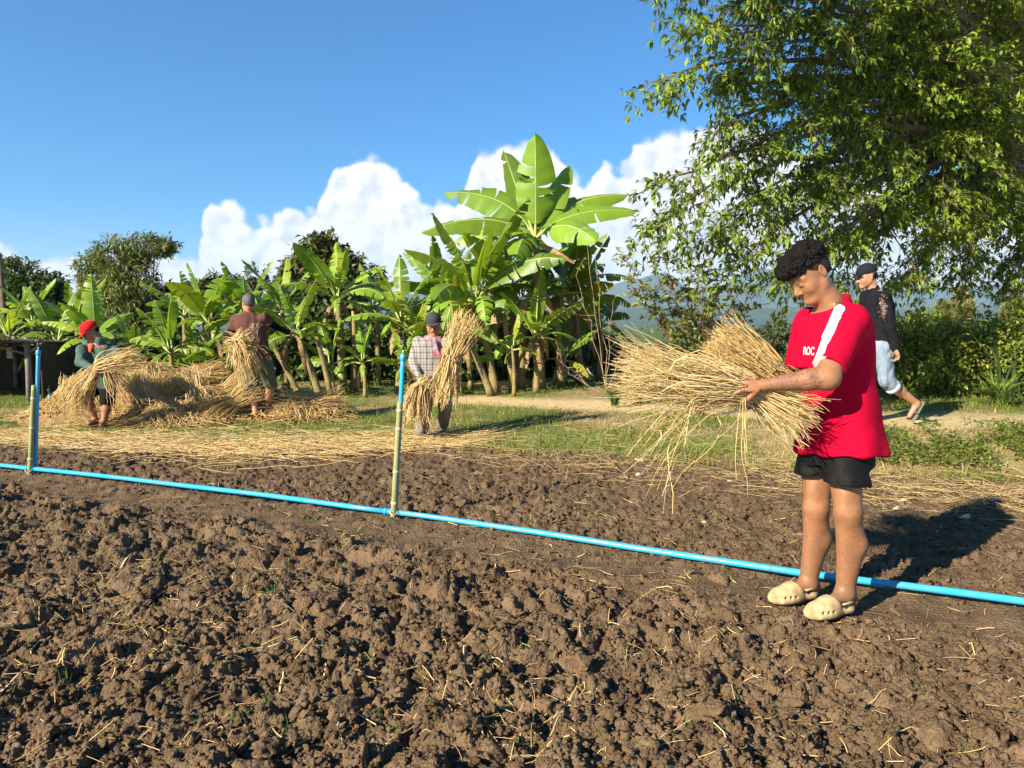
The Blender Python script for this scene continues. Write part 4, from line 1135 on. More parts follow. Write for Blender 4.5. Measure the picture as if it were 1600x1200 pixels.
def shed():
    D = 12.6
    fr = W(46, 618, D); root = Vector((fr.x, D, float(terrain(fr.x, D)) - 0.02))
    e = empty("shed", root, "dark open shed with a tin roof at the left edge", "shed")
    H = W(46, 528, D).z - root.z
    n = 1
    for (x, y) in ((0, 0), (-1.9, 0), (-3.8, 0), (0, 2.4), (-1.9, 2.4), (-3.8, 2.4)):
        link("post", tube_mesh("post", [Vector((x, y, 0)), Vector((x + .01, y, H * .5)), Vector((x, y, H))], [0.055, 0.05, 0.045], 8), wood_mat, e)
    # corrugated sheets
    for s in range(5):
        x0 = 0.06 - s * 0.95; xs = np.linspace(x0, x0 - 0.93, 40)
        z = 0.018 * np.sin(xs * 2 * math.pi / 0.076)
        V = []
        for (y, zz) in ((-0.45, H - 0.02 + 0.004 * s), (2.8, H - 0.16 + 0.004 * s)):
            for dz in (0, -0.004): V.append(np.stack([xs, np.full(40, y), z + zz + dz], 1))
        V = np.vstack(V); i = np.arange(39)
        F = np.concatenate([np.stack([i, i + 1, i + 81, i + 80], 1), np.stack([i + 40, i + 120, i + 121, i + 41], 1), np.stack([i, i + 40, i + 41, i + 1], 1)])
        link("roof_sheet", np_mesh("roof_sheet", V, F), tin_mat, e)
    link("beam", tube_mesh("beam", [Vector((0.3, 0, H - 0.05)), Vector((-4.2, 0, H - 0.05))], [0.04, 0.04], 8), wood_mat, e)
    link("brace", tube_mesh("brace", [Vector((0, 0, H * .74)), Vector((0.34, 0, H - 0.04))], [0.02, 0.02], 6), wood_mat, e)
    link("brace", tube_mesh("brace", [Vector((0, 0, H * .74)), Vector((-0.9, 0, H - 0.04))], [0.02, 0.02], 6), wood_mat, e)
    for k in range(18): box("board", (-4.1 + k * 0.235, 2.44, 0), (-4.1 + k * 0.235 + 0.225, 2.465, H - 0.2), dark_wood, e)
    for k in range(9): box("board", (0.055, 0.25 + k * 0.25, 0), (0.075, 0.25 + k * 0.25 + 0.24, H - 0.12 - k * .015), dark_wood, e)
    box("paper_notice", (-0.62, 0.36, 0.75), (-0.52, 0.37, 0.95), M("pale_card", (0.35, 0.36, 0.38), 0.9), e)
shed()
def pole():
    D = 17.0
    b, t = W(16, 585, D), W(-2, 395, D)
    b.z = float(terrain(b.x, b.y)) - 0.05
    o = link("wooden_pole", tube_mesh("wooden_pole", [Vector((0, 0, 0)), (t - b) * .5, (t - b)], [0.07, 0.06, 0.05], 8), bark_mat, None, b)
    tag(o, "thin dark leaning pole rising above the shed at the left edge", "pole")
pole()

# ------------------------------------------------------------------ stones
stone_mat = M("river_stone", (0.50, 0.43, 0.33), 0.8, (0.36, 0.30, 0.22), scale=9, bump=0.3, bscale=50)
for i, (px, py, s, lab) in enumerate([(1553, 776, 0.034, "round tan stone at the right end of the bank"), (1381, 787, 0.026, "flat pale stone nearest the standing man's calf"), (1401, 789, 0.036, "long low pale stone behind the standing man's calf"), (1413, 780, 0.026, "small upright white stone on top of the field edge"), (998, 728, 0.036, "white stone at the field edge below the straw bundle"), (1140, 746, 0.022, "small white stone below the hanging stalks"), (330, 750, 0.034, "pale grey stone in the soil beyond the left length of pipe"), (1000, 708, 0.045, "flat grey stone on the bank under the straw bundle"), (1510, 803, 0.05, "brown clod-like stone in the standing man's shadow"), (1100, 812, 0.020, "tiny pale stone in the soil between the pipe and the hanging stalks"), (1437, 686, 0.05, "broken reddish stone on the bank below the path")]):
    V, F = clod_shape(3, 400 + i, 0.35)
    p = G(px, py, 0.02 if py > 740 else 0.08); z = float(ground_top(np.array([p.x]), np.array([p.y]))[0])
    o = link("stone", np_mesh("stone", V * s * np.array((1.15, 0.9, 0.75)), F), stone_mat, None, (p.x, p.y, z + s * 0.25))
    tag(o, lab, "stone", "stones along the field edge")
# small concrete block and a grey sack far behind
def block():
    p = W(905, 578, 16.5); p.z = float(terrain(p.x, p.y))
    e = empty("concrete_block", p, "small pale concrete trough beyond the dry stalks", "trough")
    m = M("pale_concrete", (0.5, 0.5, 0.48), 0.9, bump=0.2)
    for a, b in (((-0.32, -0.2, 0), (0.32, -0.14, 0.22)), ((-0.32, 0.14, 0), (0.32, 0.2, 0.22)), ((-0.32, -0.138, 0), (-0.26, 0.138, 0.22)), ((0.26, -0.138, 0), (0.32, 0.138, 0.22)), ((-0.258, -0.138, 0.01), (0.258, 0.138, 0.05))):
        box("trough_side", a, b, m, e, 0.01)
block()
# ------------------------------------------------------------------ figures: smooth-blended solids turned into one skin
def A3(v): return np.array((v[0], v[1], v[2]), float)
def unit(v):
    v = A3(v); return v / (np.linalg.norm(v) + 1e-12)
def surface_nets(F, lo, h):
    nx, ny, nz = F.shape
    S = F < 0
    cs = [(i, j, k) for i in (0, 1) for j in (0, 1) for k in (0, 1)]
    cnt = np.zeros((nx - 1, ny - 1, nz - 1), np.int8)
    for (i, j, k) in cs: cnt += S[i:nx - 1 + i, j:ny - 1 + j, k:nz - 1 + k]
    act = (cnt > 0) & (cnt < 8)
    ac = np.argwhere(act)
    idx = np.full(act.shape, -1, np.int64); idx[act] = np.arange(len(ac))
    vals = np.stack([F[ac[:, 0] + i, ac[:, 1] + j, ac[:, 2] + k] for (i, j, k) in cs], 1)
    C = np.array(cs, float)
    acc = np.zeros((len(ac), 3)); num = np.zeros(len(ac))
    for a in range(8):
        for b in range(a + 1, 8):
            if np.abs(C[a] - C[b]).sum() != 1: continue
            va, vb = vals[:, a], vals[:, b]
            m = (va < 0) != (vb < 0)
            t = va / np.where(m, va - vb, 1)
            acc += np.where(m[:, None], C[a] + (C[b] - C[a]) * t[:, None], 0); num += m
    V = (ac + acc / num[:, None]) * h + lo
    quads = []
    for ax in range(3):
        e1, e2 = [(1, 2), (2, 0), (0, 1)][ax]
        sl0 = [slice(1, n - 1) for n in F.shape]; sl1 = list(sl0)
        sl0[ax] = slice(0, F.shape[ax] - 1); sl1[ax] = slice(1, F.shape[ax])
        A, Bq = S[tuple(sl0)], S[tuple(sl1)]
        for flip, m in ((False, A & ~Bq), (True, ~A & Bq)):
            p = np.argwhere(m)
            if not len(p): continue
            off = np.array([1, 1, 1]); off[ax] = 0; p = p + off
            d1 = np.zeros(3, int); d1[e1] = 1; d2 = np.zeros(3, int); d2[e2] = 1
            q = [p, p - d1, p - d1 - d2, p - d2]
            if flip: q = q[::-1]
            quads.append(np.stack([idx[c[:, 0], c[:, 1], c[:, 2]] for c in q], 1))
    return V, np.vstack(quads)[:, ::-1]
class Solid:
    def __init__(s): s.p = []
    def cone(s, a, b, ra, rb, k=0.02, n=None, fl=1.0):
        s.p.append(('c', A3(a), A3(b), ra, rb, k, None if n is None else unit(n), fl)); return s
    def chain(s, pts, rads, k=0.02):
        for a, b, ra, rb in zip(pts[:-1], pts[1:], rads[:-1], rads[1:]): s.cone(a, b, ra, rb, k)
        return s
    def ell(s, c, r, R=np.eye(3), k=0.02, sub=False):
        s.p.append(('e', A3(c), np.array(r, float), np.array(R, float), k, sub)); return s
    def loft(s, secs, sx, sn, up, k=0.02, pw=2.3):
        s.p.append(('l', [(A3(c), w, d) for c, w, d in secs], unit(sx), unit(sn), unit(up), k, pw)); return s
    def cut(s, pt, n):          # keep the side the normal points away from
        s.p.append(('x', A3(pt), unit(n), None)); return s
    def cut_near(s, pt, n, rad):  # cut only within a radius
        s.p.append(('x', A3(pt), unit(n), rad)); return s
    def bounds(s):
        L, H = [], []
        for p in s.p:
            if p[0] == 'c':
                r = max(p[3], p[4]) + p[5]; L += [np.minimum(p[1], p[2]) - r]; H += [np.maximum(p[1], p[2]) + r]
            elif p[0] == 'e' and not p[5]:
                r = p[2].max() + p[4]; L += [p[1] - r]; H += [p[1] + r]
            elif p[0] == 'l':
                for c, w, d in p[1]: r = max(w, d) + p[5]; L += [c - r]; H += [c + r]
        return np.min(L, 0), np.max(H, 0)
    def mesh(s, h):
        lo, hi = s.bounds(); lo = lo - 3 * h; hi = hi + 3 * h
        n = np.ceil((hi - lo) / h).astype(int) + 1
        F = np.full(n, 0.2, np.float32)
        ax = [lo[i] + np.arange(n[i]) * h for i in range(3)]
        def win(a, b):
            i0 = np.clip(np.floor((a - lo) / h).astype(int), 0, n - 1); i1 = np.clip(np.ceil((b - lo) / h).astype(int) + 1, 1, n)
            sl = tuple(slice(i0[i], i1[i]) for i in range(3))
            return sl, ax[0][sl[0]][:, None, None], ax[1][sl[1]][None, :, None], ax[2][sl[2]][None, None, :]
        for p in s.p:
            if p[0] == 'c':
                _, a, b, ra, rb, k, nn, fl = p
                r = max(ra, rb) * max(1, 1 / fl if fl < 1 else 1) + k + 4 * h
                sl, X, Y, Z = win(np.minimum(a, b) - r, np.maximum(a, b) + r)
                ba = b - a; L2 = ba @ ba + 1e-12
                dx, dy, dz = X - a[0], Y - a[1], Z - a[2]
                t = np.clip((dx * ba[0] + dy * ba[1] + dz * ba[2]) / L2, 0, 1)
                ex, ey, ez = dx - ba[0] * t, dy - ba[1] * t, dz - ba[2] * t
                if nn is not None:
                    q = (ex * nn[0] + ey * nn[1] + ez * nn[2]) * (fl - 1)
                    ex, ey, ez = ex + nn[0] * q, ey + nn[1] * q, ez + nn[2] * q
                d = np.sqrt(ex * ex + ey * ey + ez * ez) - (ra + (rb - ra) * t); sub = False
            elif p[0] == 'e':
                _, c, rr, R, k, sub = p
                r = rr.max() + k + 4 * h
                sl, X, Y, Z = win(c - r, c + r)
                dx, dy, dz = X - c[0], Y - c[1], Z - c[2]
                k0 = 0; k1 = 0
                for i in range(3):
                    q = dx * R[i][0] + dy * R[i][1] + dz * R[i][2]
                    k0 = k0 + (q / rr[i]) ** 2; k1 = k1 + (q / rr[i] ** 2) ** 2
                k0 = np.sqrt(k0); k1 = np.sqrt(k1) + 1e-9
                d = k0 * (k0 - 1) / k1
            elif p[0] == 'l':
                _, secs, sx, sn, up, k, pw = p
                cs = np.array([q[0] for q in secs]); m = max(max(q[1], q[2]) for q in secs) + k + 4 * h
                sl, X, Y, Z = win(cs.min(0) - m, cs.max(0) + m)
                c0 = cs[0]
                dx, dy, dz = X - c0[0], Y - c0[1], Z - c0[2]
                t = dx * up[0] + dy * up[1] + dz * up[2]
                ts = (cs - c0) @ up; o = np.argsort(ts)
                f = lambda a: np.interp(t, ts[o], np.array(a)[o])
                u = dx * sx[0] + dy * sx[1] + dz * sx[2] - f((cs - c0) @ sx); v = dx * sn[0] + dy * sn[1] + dz * sn[2] - f((cs - c0) @ sn)
                w, dd = f([q[1] for q in secs]), f([q[2] for q in secs])
                q = (np.abs(u / w) ** pw + np.abs(v / dd) ** pw) ** (1 / pw)
                d = (q - 1) * np.minimum(w, dd)
                d = np.maximum(d, np.maximum(t - ts.max(), ts.min() - t)); sub = False
            else:
                _, pt, nn, rad = p
                if rad is None: sl, X, Y, Z = win(lo, hi)
                else: sl, X, Y, Z = win(pt - rad, pt + rad)
                d = (X - pt[0]) * nn[0] + (Y - pt[1]) * nn[1] + (Z - pt[2]) * nn[2]
                if rad is not None:
                    rr = np.sqrt((X - pt[0]) ** 2 + (Y - pt[1]) ** 2 + (Z - pt[2]) ** 2)
                    d = np.where(rr < rad, d, -1)
                F[sl] = np.maximum(F[sl], d); continue
            G0 = F[sl]
            if sub:
                d = -d
                hh = np.clip(0.5 - 0.5 * (G0 - d) / max(k, 1e-6), 0, 1) if k else None
                F[sl] = np.maximum(G0, d) if not k else G0 * (1 - hh) + d * hh + k * hh * (1 - hh)
            else:
                hh = np.clip(0.5 + 0.5 * (G0 - d) / max(k, 1e-6), 0, 1)
                F[sl] = G0 * (1 - hh) + d * hh - k * hh * (1 - hh)
        V, Q = surface_nets(F, lo, h)
        return V, Q
def vnormals(V, Q):
    n = np.cross(V[Q[:, 2]] - V[Q[:, 0]], V[Q[:, 3]] - V[Q[:, 1]])
    N = np.zeros_like(V)
    for i in range(4): np.add.at(N, Q[:, i], n)
    return N / (np.linalg.norm(N, axis=1, keepdims=True) + 1e-12)
def smooth(V, Q, it=1, lam=0.5):
    for _ in range(it):
        acc = np.zeros_like(V); cnt = np.zeros(len(V))
        for a, b in ((0, 1), (1, 2), (2, 3), (3, 0)):
            np.add.at(acc, Q[:, a], V[Q[:, b]]); np.add.at(cnt, Q[:, a], 1)
            np.add.at(acc, Q[:, b], V[Q[:, a]]); np.add.at(cnt, Q[:, b], 1)
        V = V * (1 - lam) + lam * acc / np.maximum(cnt, 1)[:, None]
    return V
def wrinkle(V, Q, amp, fr, seed, stretch=(1, 1, 0.35)):
    N = vnormals(V, Q)
    p = V * fr * np.array(stretch)
    p = p + 0.6 * np.stack([fbm3(p + 11, 2, seed), fbm3(p + 23, 2, seed + 1), fbm3(p + 37, 2, seed + 2)], 1)
    r = 1 - np.abs(fbm3(p, 3, seed) - 0.5) * 5.0
    return V + N * (np.clip(r, -0.6, 1) * amp)[:, None]
def skin_solid_head(S, C, f, u, sc=1.0, k=1.0, small=False, jaw=1.0):
    """C centre of skull, f face direction, u up; returns frame"""
    f = unit(f); s = unit(np.cross(u, f)); u = np.cross(f, s)        # s: towards the person's left
    P = lambda a, b, c=0.0: C + (f * a + u * b + s * c) * sc
    R = np.array([f, u, s])
    E = lambda c, r, kk=0.02, sub=False, RR=R: S.ell(c, np.array(r) * sc, RR, kk * sc * k, sub)
    E(P(-0.014, 0.032), (0.098, 0.088, 0.077), 0.02)
    E(P(0.028, -0.035), (0.066, 0.083, 0.062 * jaw), 0.03)
    for q in (-1, 1): S.cone(P(-0.008, -0.058, 0.050 * q * jaw), P(0.062, -0.100, 0.014 * q), 0.021 * sc, 0.018 * sc, 0.03 * sc)
    E(P(0.078, -0.100), (0.020, 0.018, 0.023), 0.018)
    for q in (-1, 1):
        E(P(0.055, -0.036, 0.040 * q), (0.026, 0.026, 0.024), 0.03)
        S.cone(P(0.080, 0.014, 0.012 * q), P(0.064, 0.014, 0.046 * q), 0.013 * sc, 0.011 * sc, 0.02 * sc)
        E(P(0.099, -0.010, 0.033 * q), (0.013, 0.010, 0.016), 0.012, True)
        E(P(0.076, -0.011, 0.031 * q), (0.0145, 0.0125, 0.016), 0.005)
        # ear
        fe = unit(f * 0.95 + s * q * 0.28); ue = unit(u - f * 0.12); se = np.cross(fe, ue)
        RE = np.array([fe, np.cross(se, fe), se])
        E(P(-0.020, -0.012, 0.074 * q), (0.019, 0.033, 0.0095), 0.006, False, RE)
        E(P(-0.016, -0.006, 0.084 * q), (0.010, 0.019, 0.007), 0.004, True, RE)
    S.cone(P(0.086, 0.004), P(0.108, -0.036), 0.0075 * sc, 0.0125 * sc, 0.012 * sc)
    for q in (-1, 1): E(P(0.094, -0.043, 0.0125 * q), (0.0095, 0.008, 0.008), 0.008)
    S.cone(P(0.083, -0.0655, -0.019), P(0.083, -0.0655, 0.019), 0.0085 * sc, 0.0085 * sc, 0.008 * sc)
    S.cone(P(0.081, -0.0775, -0.015), P(0.081, -0.0775, 0.015), 0.0090 * sc, 0.0090 * sc, 0.008 * sc)
    return f, u, s, P
def hand(S, w, d, pn, th, curl=0.5, sc=1.0, k=0.006, spread=0.1, thumb_in=0.4):
    """w wrist, d towards the knuckles, pn the way the palm faces, th side of the thumb (+1/-1)"""
    d = unit(d); s = unit(np.cross(d, pn)); pn = np.cross(s, d); w = A3(w)
    R = np.array([d, s, pn])
    S.cone(w, w + d * 0.04 * sc, 0.025 * sc, 0.026 * sc, 0.015, pn, 1.35)
    S.ell(w + d * 0.055 * sc, np.array((0.047, 0.040, 0.0165)) * sc, R, 0.012)
    for i, (o, L) in enumerate(((0.030, 0.064), (0.0105, 0.074), (-0.0095, 0.069), (-0.028, 0.054))):
        b = w + (d * (0.088 - 0.004 * abs(i - 1.3)) + s * o * th) * sc
        dd = unit(d + s * th * o * spread * 30 * 0.3)
        ang = 0.0; p = b
        for j, (fr, r0, r1) in enumerate(((0.42, 0.0092, 0.0084), (0.32, 0.0084, 0.0076), (0.26, 0.0076, 0.0064))):
            ang += curl * (0.8 if j == 0 else 1.0) * (1 + 0.06 * i)
            v = dd * math.cos(ang) + pn * math.sin(ang)
            q = p + v * L * fr * 1.12 * sc
            S.cone(p, q, r0 * sc, r1 * sc, k); p = q
    b = w + (d * 0.026 + s * 0.026 * th + pn * 0.006) * sc
    v = unit(d * 0.62 + s * th * (0.75 - thumb_in * 0.7) + pn * (0.25 + thumb_in * 0.6))
    m = b + v * 0.044 * sc
    v2 = unit(v * 0.8 + d * 0.5 + pn * 0.35 * thumb_in); e = m + v2 * 0.030 * sc
    S.cone(b, m, 0.0135 * sc, 0.0105 * sc, 0.010); S.cone(m, e, 0.0105 * sc, 0.0080 * sc, k)
def skin_mat(name):
    m = M(name, attr=True, scale=60, var=0.14, rough=0.52, spec=0.35, sss=0.05, bump=0.25, bscale=160, bdist=0.002)
    return m
def cloth(name, col, var=0.18, scale=14, rough=0.9, bump=0.25, bscale=260, col2=None):
    return M(name, col, rough, col2, scale=scale, var=var, bump=bump, bscale=bscale, spec=0.15, bdist=0.002)
def put(name, V, Q, mat, parent, root, **kw):
    return link(name, np_mesh(name, V - A3(root), Q, **kw), mat, parent)
def head_paint(V, C, f, u, s, col, sc=1.0, lips=(0.42, 0.17, 0.13), hair_shade=None, brow=(0.03, 0.02, 0.016)):
    """natural colours of brows, lash line, lips and shaved hair on the skin"""
    q = (V - C) / sc
    a, b, c = q @ f, q @ u, np.abs(q @ s)
    def blend(m, cc):
        nonlocal col
        col = col * (1 - m[:, None]) + np.array(cc) * m[:, None]
    face = (a > 0.03) & (b > -0.13) & (b < 0.06)
    blend(face * np.exp(-((b - 0.021 + 0.10 * np.abs(c - 0.03)) / 0.0075) ** 2) * sstep(0.010, 0.016, c) * (1 - sstep(0.046, 0.054, c)) * 1.0, brow)
    blend(face * np.exp(-((b + 0.0145 + 0.08 * np.abs(c - 0.03)) / 0.0050) ** 2) * sstep(0.016, 0.020, c) * (1 - sstep(0.042, 0.047, c)) * 0.92, (0.02, 0.013, 0.01))
    blend(face * np.exp(-((b + 0.071) / 0.0095) ** 4) * (1 - sstep(0.016, 0.023, c)) * sstep(0.06, 0.075, a) * 0.6, lips)
    blend(face * np.exp(-((b + 0.0715) / 0.0022) ** 2) * (1 - sstep(0.018, 0.024, c)) * sstep(0.06, 0.075, a) * 0.7, (0.09, 0.03, 0.025))
    if hair_shade is not None:
        hl = hair_shade(a, b, c); blend(np.clip(hl, 0, 1), (0.018, 0.013, 0.012))
    return col

black_hair = M("black_hair", (0.0035, 0.003, 0.003), 0.8, (0.008, 0.0065, 0.006), scale=60, spec=0.12, bump=0.8, bscale=150, bdist=0.006)
grey_hair = M("greying_hair", (0.05, 0.045, 0.042), 0.6, (0.12, 0.11, 0.105), scale=70, bump=0.8, bscale=150, bdist=0.006)

# ---------------------------------------------------------------- the man in the red shirt
def main_man():
    D = 3.32
    root = W(1290, 950, D); root.z = 0.0
    e = empty("person", root, "man in red T-shirt and black shorts holding straw beside the pipe", "person")
    w = lambda px, py, d=D: A3(W(px, py, d))
    sx = unit((0.58, -0.81, 0)); nt = unit((-0.81, -0.58, 0)); up = np.array((0, 0, 1.0))
    # ---- body
    S = Solid()
    C = w(1263.5, 428)
    f = unit((-0.75, -0.20, -0.62)); u0 = unit((-0.62, -0.05, 0.78))
    S.cone(w(1304, 486, 3.33), w(1283, 452, 3.32), 0.066, 0.056, 0.02)
    S.cone(w(1296, 474, 3.31), w(1280, 456, 3.31), 0.046, 0.040, 0.02)
    f, u, s, P = skin_solid_head(S, C, f, u0, 1.0)
    S.loft([(w(1306, 482), 0.10, 0.065), (w(1306, 505), 0.165, 0.09), (w(1306, 560), 0.16, 0.10), (w(1306, 640), 0.15, 0.10), (w(1305, 700), 0.15, 0.10)], sx, nt, up, 0.03)
    nS, nE, nW = w(1329, 504, 3.16), w(1291, 590, 3.03), w(1192, 602, 3.06)
    S.cone(nS, nE, 0.058, 0.050, 0.03)
    nM = nE * 0.72 + nW * 0.28
    S.cone(nE, nM, 0.043, 0.044, 0.03); S.cone(nM, nW, 0.044, 0.0255, 0.02)
    S.ell(nE + np.array((0.012, 0, -0.006)), (0.040, 0.040, 0.040), k=0.03)
    hand(S, nW + unit(nW - nE) * 0.004, unit((-0.97, 0.10, -0.02)), unit((0.0, 0.55, -0.83)), 1, 0.62, 1.06, thumb_in=0.7)
    fS, fE, fW = w(1263, 506, 3.47), w(1256, 590, 3.42), w(1186, 622, 3.24)
    S.cone(fS, fE, 0.055, 0.046, 0.03); S.cone(fE, fW, 0.044, 0.027, 0.02)
    hand(S, fW, unit((-0.92, -0.32, -0.20)), unit((0.15, -0.60, 0.78)), 1, 0.62, 1.05, thumb_in=0.1)
    legs = [((1316, 700, 3.265), (1326, 800, 3.20), (1334, 850, 3.225), (1321, 926, 3.215), (1329, 948, 3.23), (1276, 959, 3.13)),
            ((1278, 700, 3.41), (1276, 792, 3.38), (1279, 842, 3.405), (1263, 912, 3.385), (1271, 931, 3.40), (1220, 938, 3.30))]
    for hip, kn, cf, an, he, toe in legs:
        H, K, Cf, An, He, To = (w(*q) for q in (hip, kn, cf, an, he, toe))
        He[2] = max(He[2], 0.045); To[2] = 0.03
        S.cone(H, K, 0.088, 0.056, 0.03)
        S.ell(K + np.array((-0.014, -0.01, 0.0)), (0.042, 0.046, 0.052), k=0.03)
        S.cone(K, Cf, 0.050, 0.056, 0.03); S.cone(Cf, An, 0.054, 0.033, 0.03)
        S.ell(K + np.array((-0.046, -0.018, 0.006)), (0.020, 0.026, 0.030), k=0.02); S.ell(K + np.array((-0.030, -0.015, 0.075)), (0.030, 0.034, 0.060), k=0.03)
        S.cone(K + np.array((-0.012, 0, -0.02)), An + np.array((-0.004, 0, 0)), 0.044, 0.032, 0.03)
        S.cone(An, He, 0.036, 0.034, 0.02); S.cone(An, To, 0.034, 0.018, 0.03)
        S.ell(An + np.array((0.0, -0.034, -0.012)), (0.013, 0.010, 0.013), k=0.012)
    V, Q = S.mesh(0.0042)
    V = smooth(V, Q, 1, 0.35)
    base = np.array((0.252, 0.115, 0.054))
    col = np.repeat(base[None], len(V), 0) * (0.95 + 0.30 * (fbm3(V * 11, 3, 3) - 0.5))[:, None]
    # lower legs a little dustier and darker
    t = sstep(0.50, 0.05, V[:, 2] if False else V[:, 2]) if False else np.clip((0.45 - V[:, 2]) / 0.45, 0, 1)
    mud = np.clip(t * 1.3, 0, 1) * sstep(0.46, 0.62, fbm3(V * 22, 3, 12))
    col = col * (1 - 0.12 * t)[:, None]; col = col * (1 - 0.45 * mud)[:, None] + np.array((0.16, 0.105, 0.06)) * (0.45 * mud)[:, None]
    def fade(a, b, c):
        line = np.interp(a, [-0.10, -0.03, 0.02, 0.05, 0.075], [-0.045, -0.002, 0.018, 0.030, 0.050])
        edge = sstep(-0.012, 0.036, b - line) * (a < 0.085)
        return edge * (0.93 - 0.2 * (c < 0.03) * 0) * ((b > -0.06))
    # ears stay skin coloured
    qh = V - C; ear = (np.abs(qh @ s) > 0.0775) & ((((qh @ f) + 0.020) / 0.027) ** 2 + (((qh @ u) + 0.014) / 0.036) ** 2 < 1)
    col2 = head_paint(V, C, f, u, s, col.copy(), hair_shade=fade)
    nearhead = np.linalg.norm(V - C, axis=1) < 0.17
    k = nearhead & ~ear
    col[k] = col2[k]
    fa = (V - nW) @ unit(nE - nW) / np.linalg.norm(nE - nW)
    line = nW + np.clip(fa, 0, 1)[:, None] * (nE - nW)
    tat = (np.linalg.norm(V - line, axis=1) < 0.075) * sstep(0.02, 0.10, fa) * (1 - sstep(0.86, 0.98, fa)) * (V[:, 1] < nE[1] + 0.05)
    fingers = (V[:, 0] < nW[0] - 0.06)
    col[fingers & nearhead == False] *= 1.0
    m = skin_mat("tanned_skin_tattooed")
    nt_ = m.node_tree; N, L = nt_.nodes, nt_.links
    p = N['Principled BSDF']; src = p.inputs['Base Color'].links[0].from_socket
    tc = [n for n in N if n.type == 'TEX_COORD'][0]
    nz = N.new('ShaderNodeTexNoise'); nz.inputs['Scale'].default_value = 30; nz.inputs['Detail'].default_value = 3
    L.new(tc.outputs['Object'], nz.inputs['Vector'])
    wv = N.new('ShaderNodeMath'); wv.operation = 'SINE'
    mu = N.new('ShaderNodeMath'); mu.operation = 'MULTIPLY'; mu.inputs[1].default_value = 46.0
    L.new(nz.outputs['Fac'], mu.inputs[0]); L.new(mu.outputs[0], wv.inputs[0])
    mr = N.new('ShaderNodeMapRange'); mr.inputs['From Min'].default_value = 0.15; mr.inputs['From Max'].default_value = 0.85; mr.inputs['To Max'].default_value = 0.62
    L.new(wv.outputs[0], mr.inputs['Value'])
    at = N.new('ShaderNodeAttribute'); at.attribute_name = 'tattoo'
    mm = N.new('ShaderNodeMath'); mm.operation = 'MULTIPLY'
    L.new(mr.outputs[0], mm.inputs[0]); L.new(at.outputs['Fac'], mm.inputs[1])
    mx = N.new('ShaderNodeMix'); mx.data_type = 'RGBA'; mx.inputs['B'].default_value = (0.045, 0.045, 0.05, 1)
    L.new(src, mx.inputs['A']); L.new(mm.outputs[0], mx.inputs['Factor']); L.new(mx.outputs['Result'], p.inputs['Base Color'])
    put("body", V, Q, m, e, root, col=col, attrs={"tattoo": tat})
    # ---- hair
    S = Solid(); R = np.array([f, u, s])
    S.ell(P(-0.015, 0.058), (0.106, 0.082, 0.085), R, 0.02); S.ell(P(0.050, 0.086), (0.068, 0.050, 0.074), R, 0.03); S.ell(P(-0.050, 0.066), (0.074, 0.076, 0.080), R, 0.03)
    S.ell(P(0.095, 0.072), (0.030, 0.030, 0.052), R, 0.02)
    S.cut(P(0.02, 0.036), -u + f * 0.10)
    V, Q = S.mesh(0.0042)
    N_ = vnormals(V, Q)
    cl = fbm3(V * 95, 2, 8); f1 = np.abs(fbm3(V * 55 + 5, 2, 9) - 0.5)
    V = V + N_ * ((cl - 0.42) * 0.020 + (0.12 - f1) * 0.034)[:, None]
    put("hair", V, Q, black_hair, e, root)
    r = np.random.default_rng(4)
    pick = r.choice(len(V), 3200); B0 = V[pick]; Nn = N_[pick]
    ok = (B0 - P(0.02, 0.040)) @ u > 0.004; B0 = B0[ok]; Nn = Nn[ok]; n = len(B0)
    t1 = rand_unit(n, r); t1 -= Nn * (t1 * Nn).sum(1, keepdims=True); t1 /= np.linalg.norm(t1, axis=1, keepdims=True) + 1e-9
    t2 = np.cross(Nn, t1); K = 7; rc = r.uniform(0.002, 0.005, n)
    PP = np.stack([B0 + Nn * (0.001 + 0.0020 * j) + t1 * (rc * math.cos(j * 1.0))[:, None] + t2 * (rc * math.sin(j * 1.0))[:, None] for j in range(K)], 1)
    Vc, Fc = tubes(PP, np.full((n, K), 0.0010), 3)
    put("hair_curls", Vc, Fc, black_hair, e, root)
    S = Solid()
    S.ell(P(-0.014, 0.032), (0.1005, 0.0905, 0.0800), R, 0.01); S.ell(P(-0.055, -0.005), (0.052, 0.050, 0.064), R, 0.02)
    S.cut(P(0.030, 0.030), unit(f * 0.75 - u * 0.9)); S.cut(P(-0.03, -0.030), unit(-u + f * 0.75))
    V, Q = S.mesh(0.0042); V = smooth(V, Q, 1, 0.3)
    V = V + vnormals(V, Q) * ((fbm3(V * 150, 2, 5) - 0.5) * 0.004)[:, None]
    put("shaved_sides", V, Q, M("hair_stubble", (0.020, 0.014, 0.012), 0.9, (0.035, 0.024, 0.018), scale=150, spec=0.1), e, root)
    # ---- shirt
    S = Solid()
    S.loft([(w(1308, 480), 0.095, 0.075), (w(1306, 490), 0.145, 0.098), (w(1304, 503), 0.172, 0.112), (w(1303, 530), 0.180, 0.120), (w(1302, 560), 0.180, 0.122), (w(1303, 600), 0.180, 0.124), (w(1307, 640), 0.192, 0.138), (w(1311, 680), 0.206, 0.156), (w(1313, 722), 0.218, 0.170)], sx, nt, up, 0.02)
    nH, fH = w(1295, 574, 3.06), w(1249, 580, 3.43)
    S.cone(w(1330, 500, 3.18), nH + (nH - nS) * 0.2, 0.078, 0.078, 0.05)
    S.cone(w(1266, 502, 3.46), fH + (fH - fS) * 0.2, 0.072, 0.070, 0.05)
    S.cone(w(1300, 478, 3.31), w(1288, 462, 3.31), 0.088, 0.075, 0.03)
    S.cut_near(nH, unit(nH - nS) + np.array((-.10, 0, 0.0)), 0.15); S.cut_near(fH, fH - fS, 0.13)
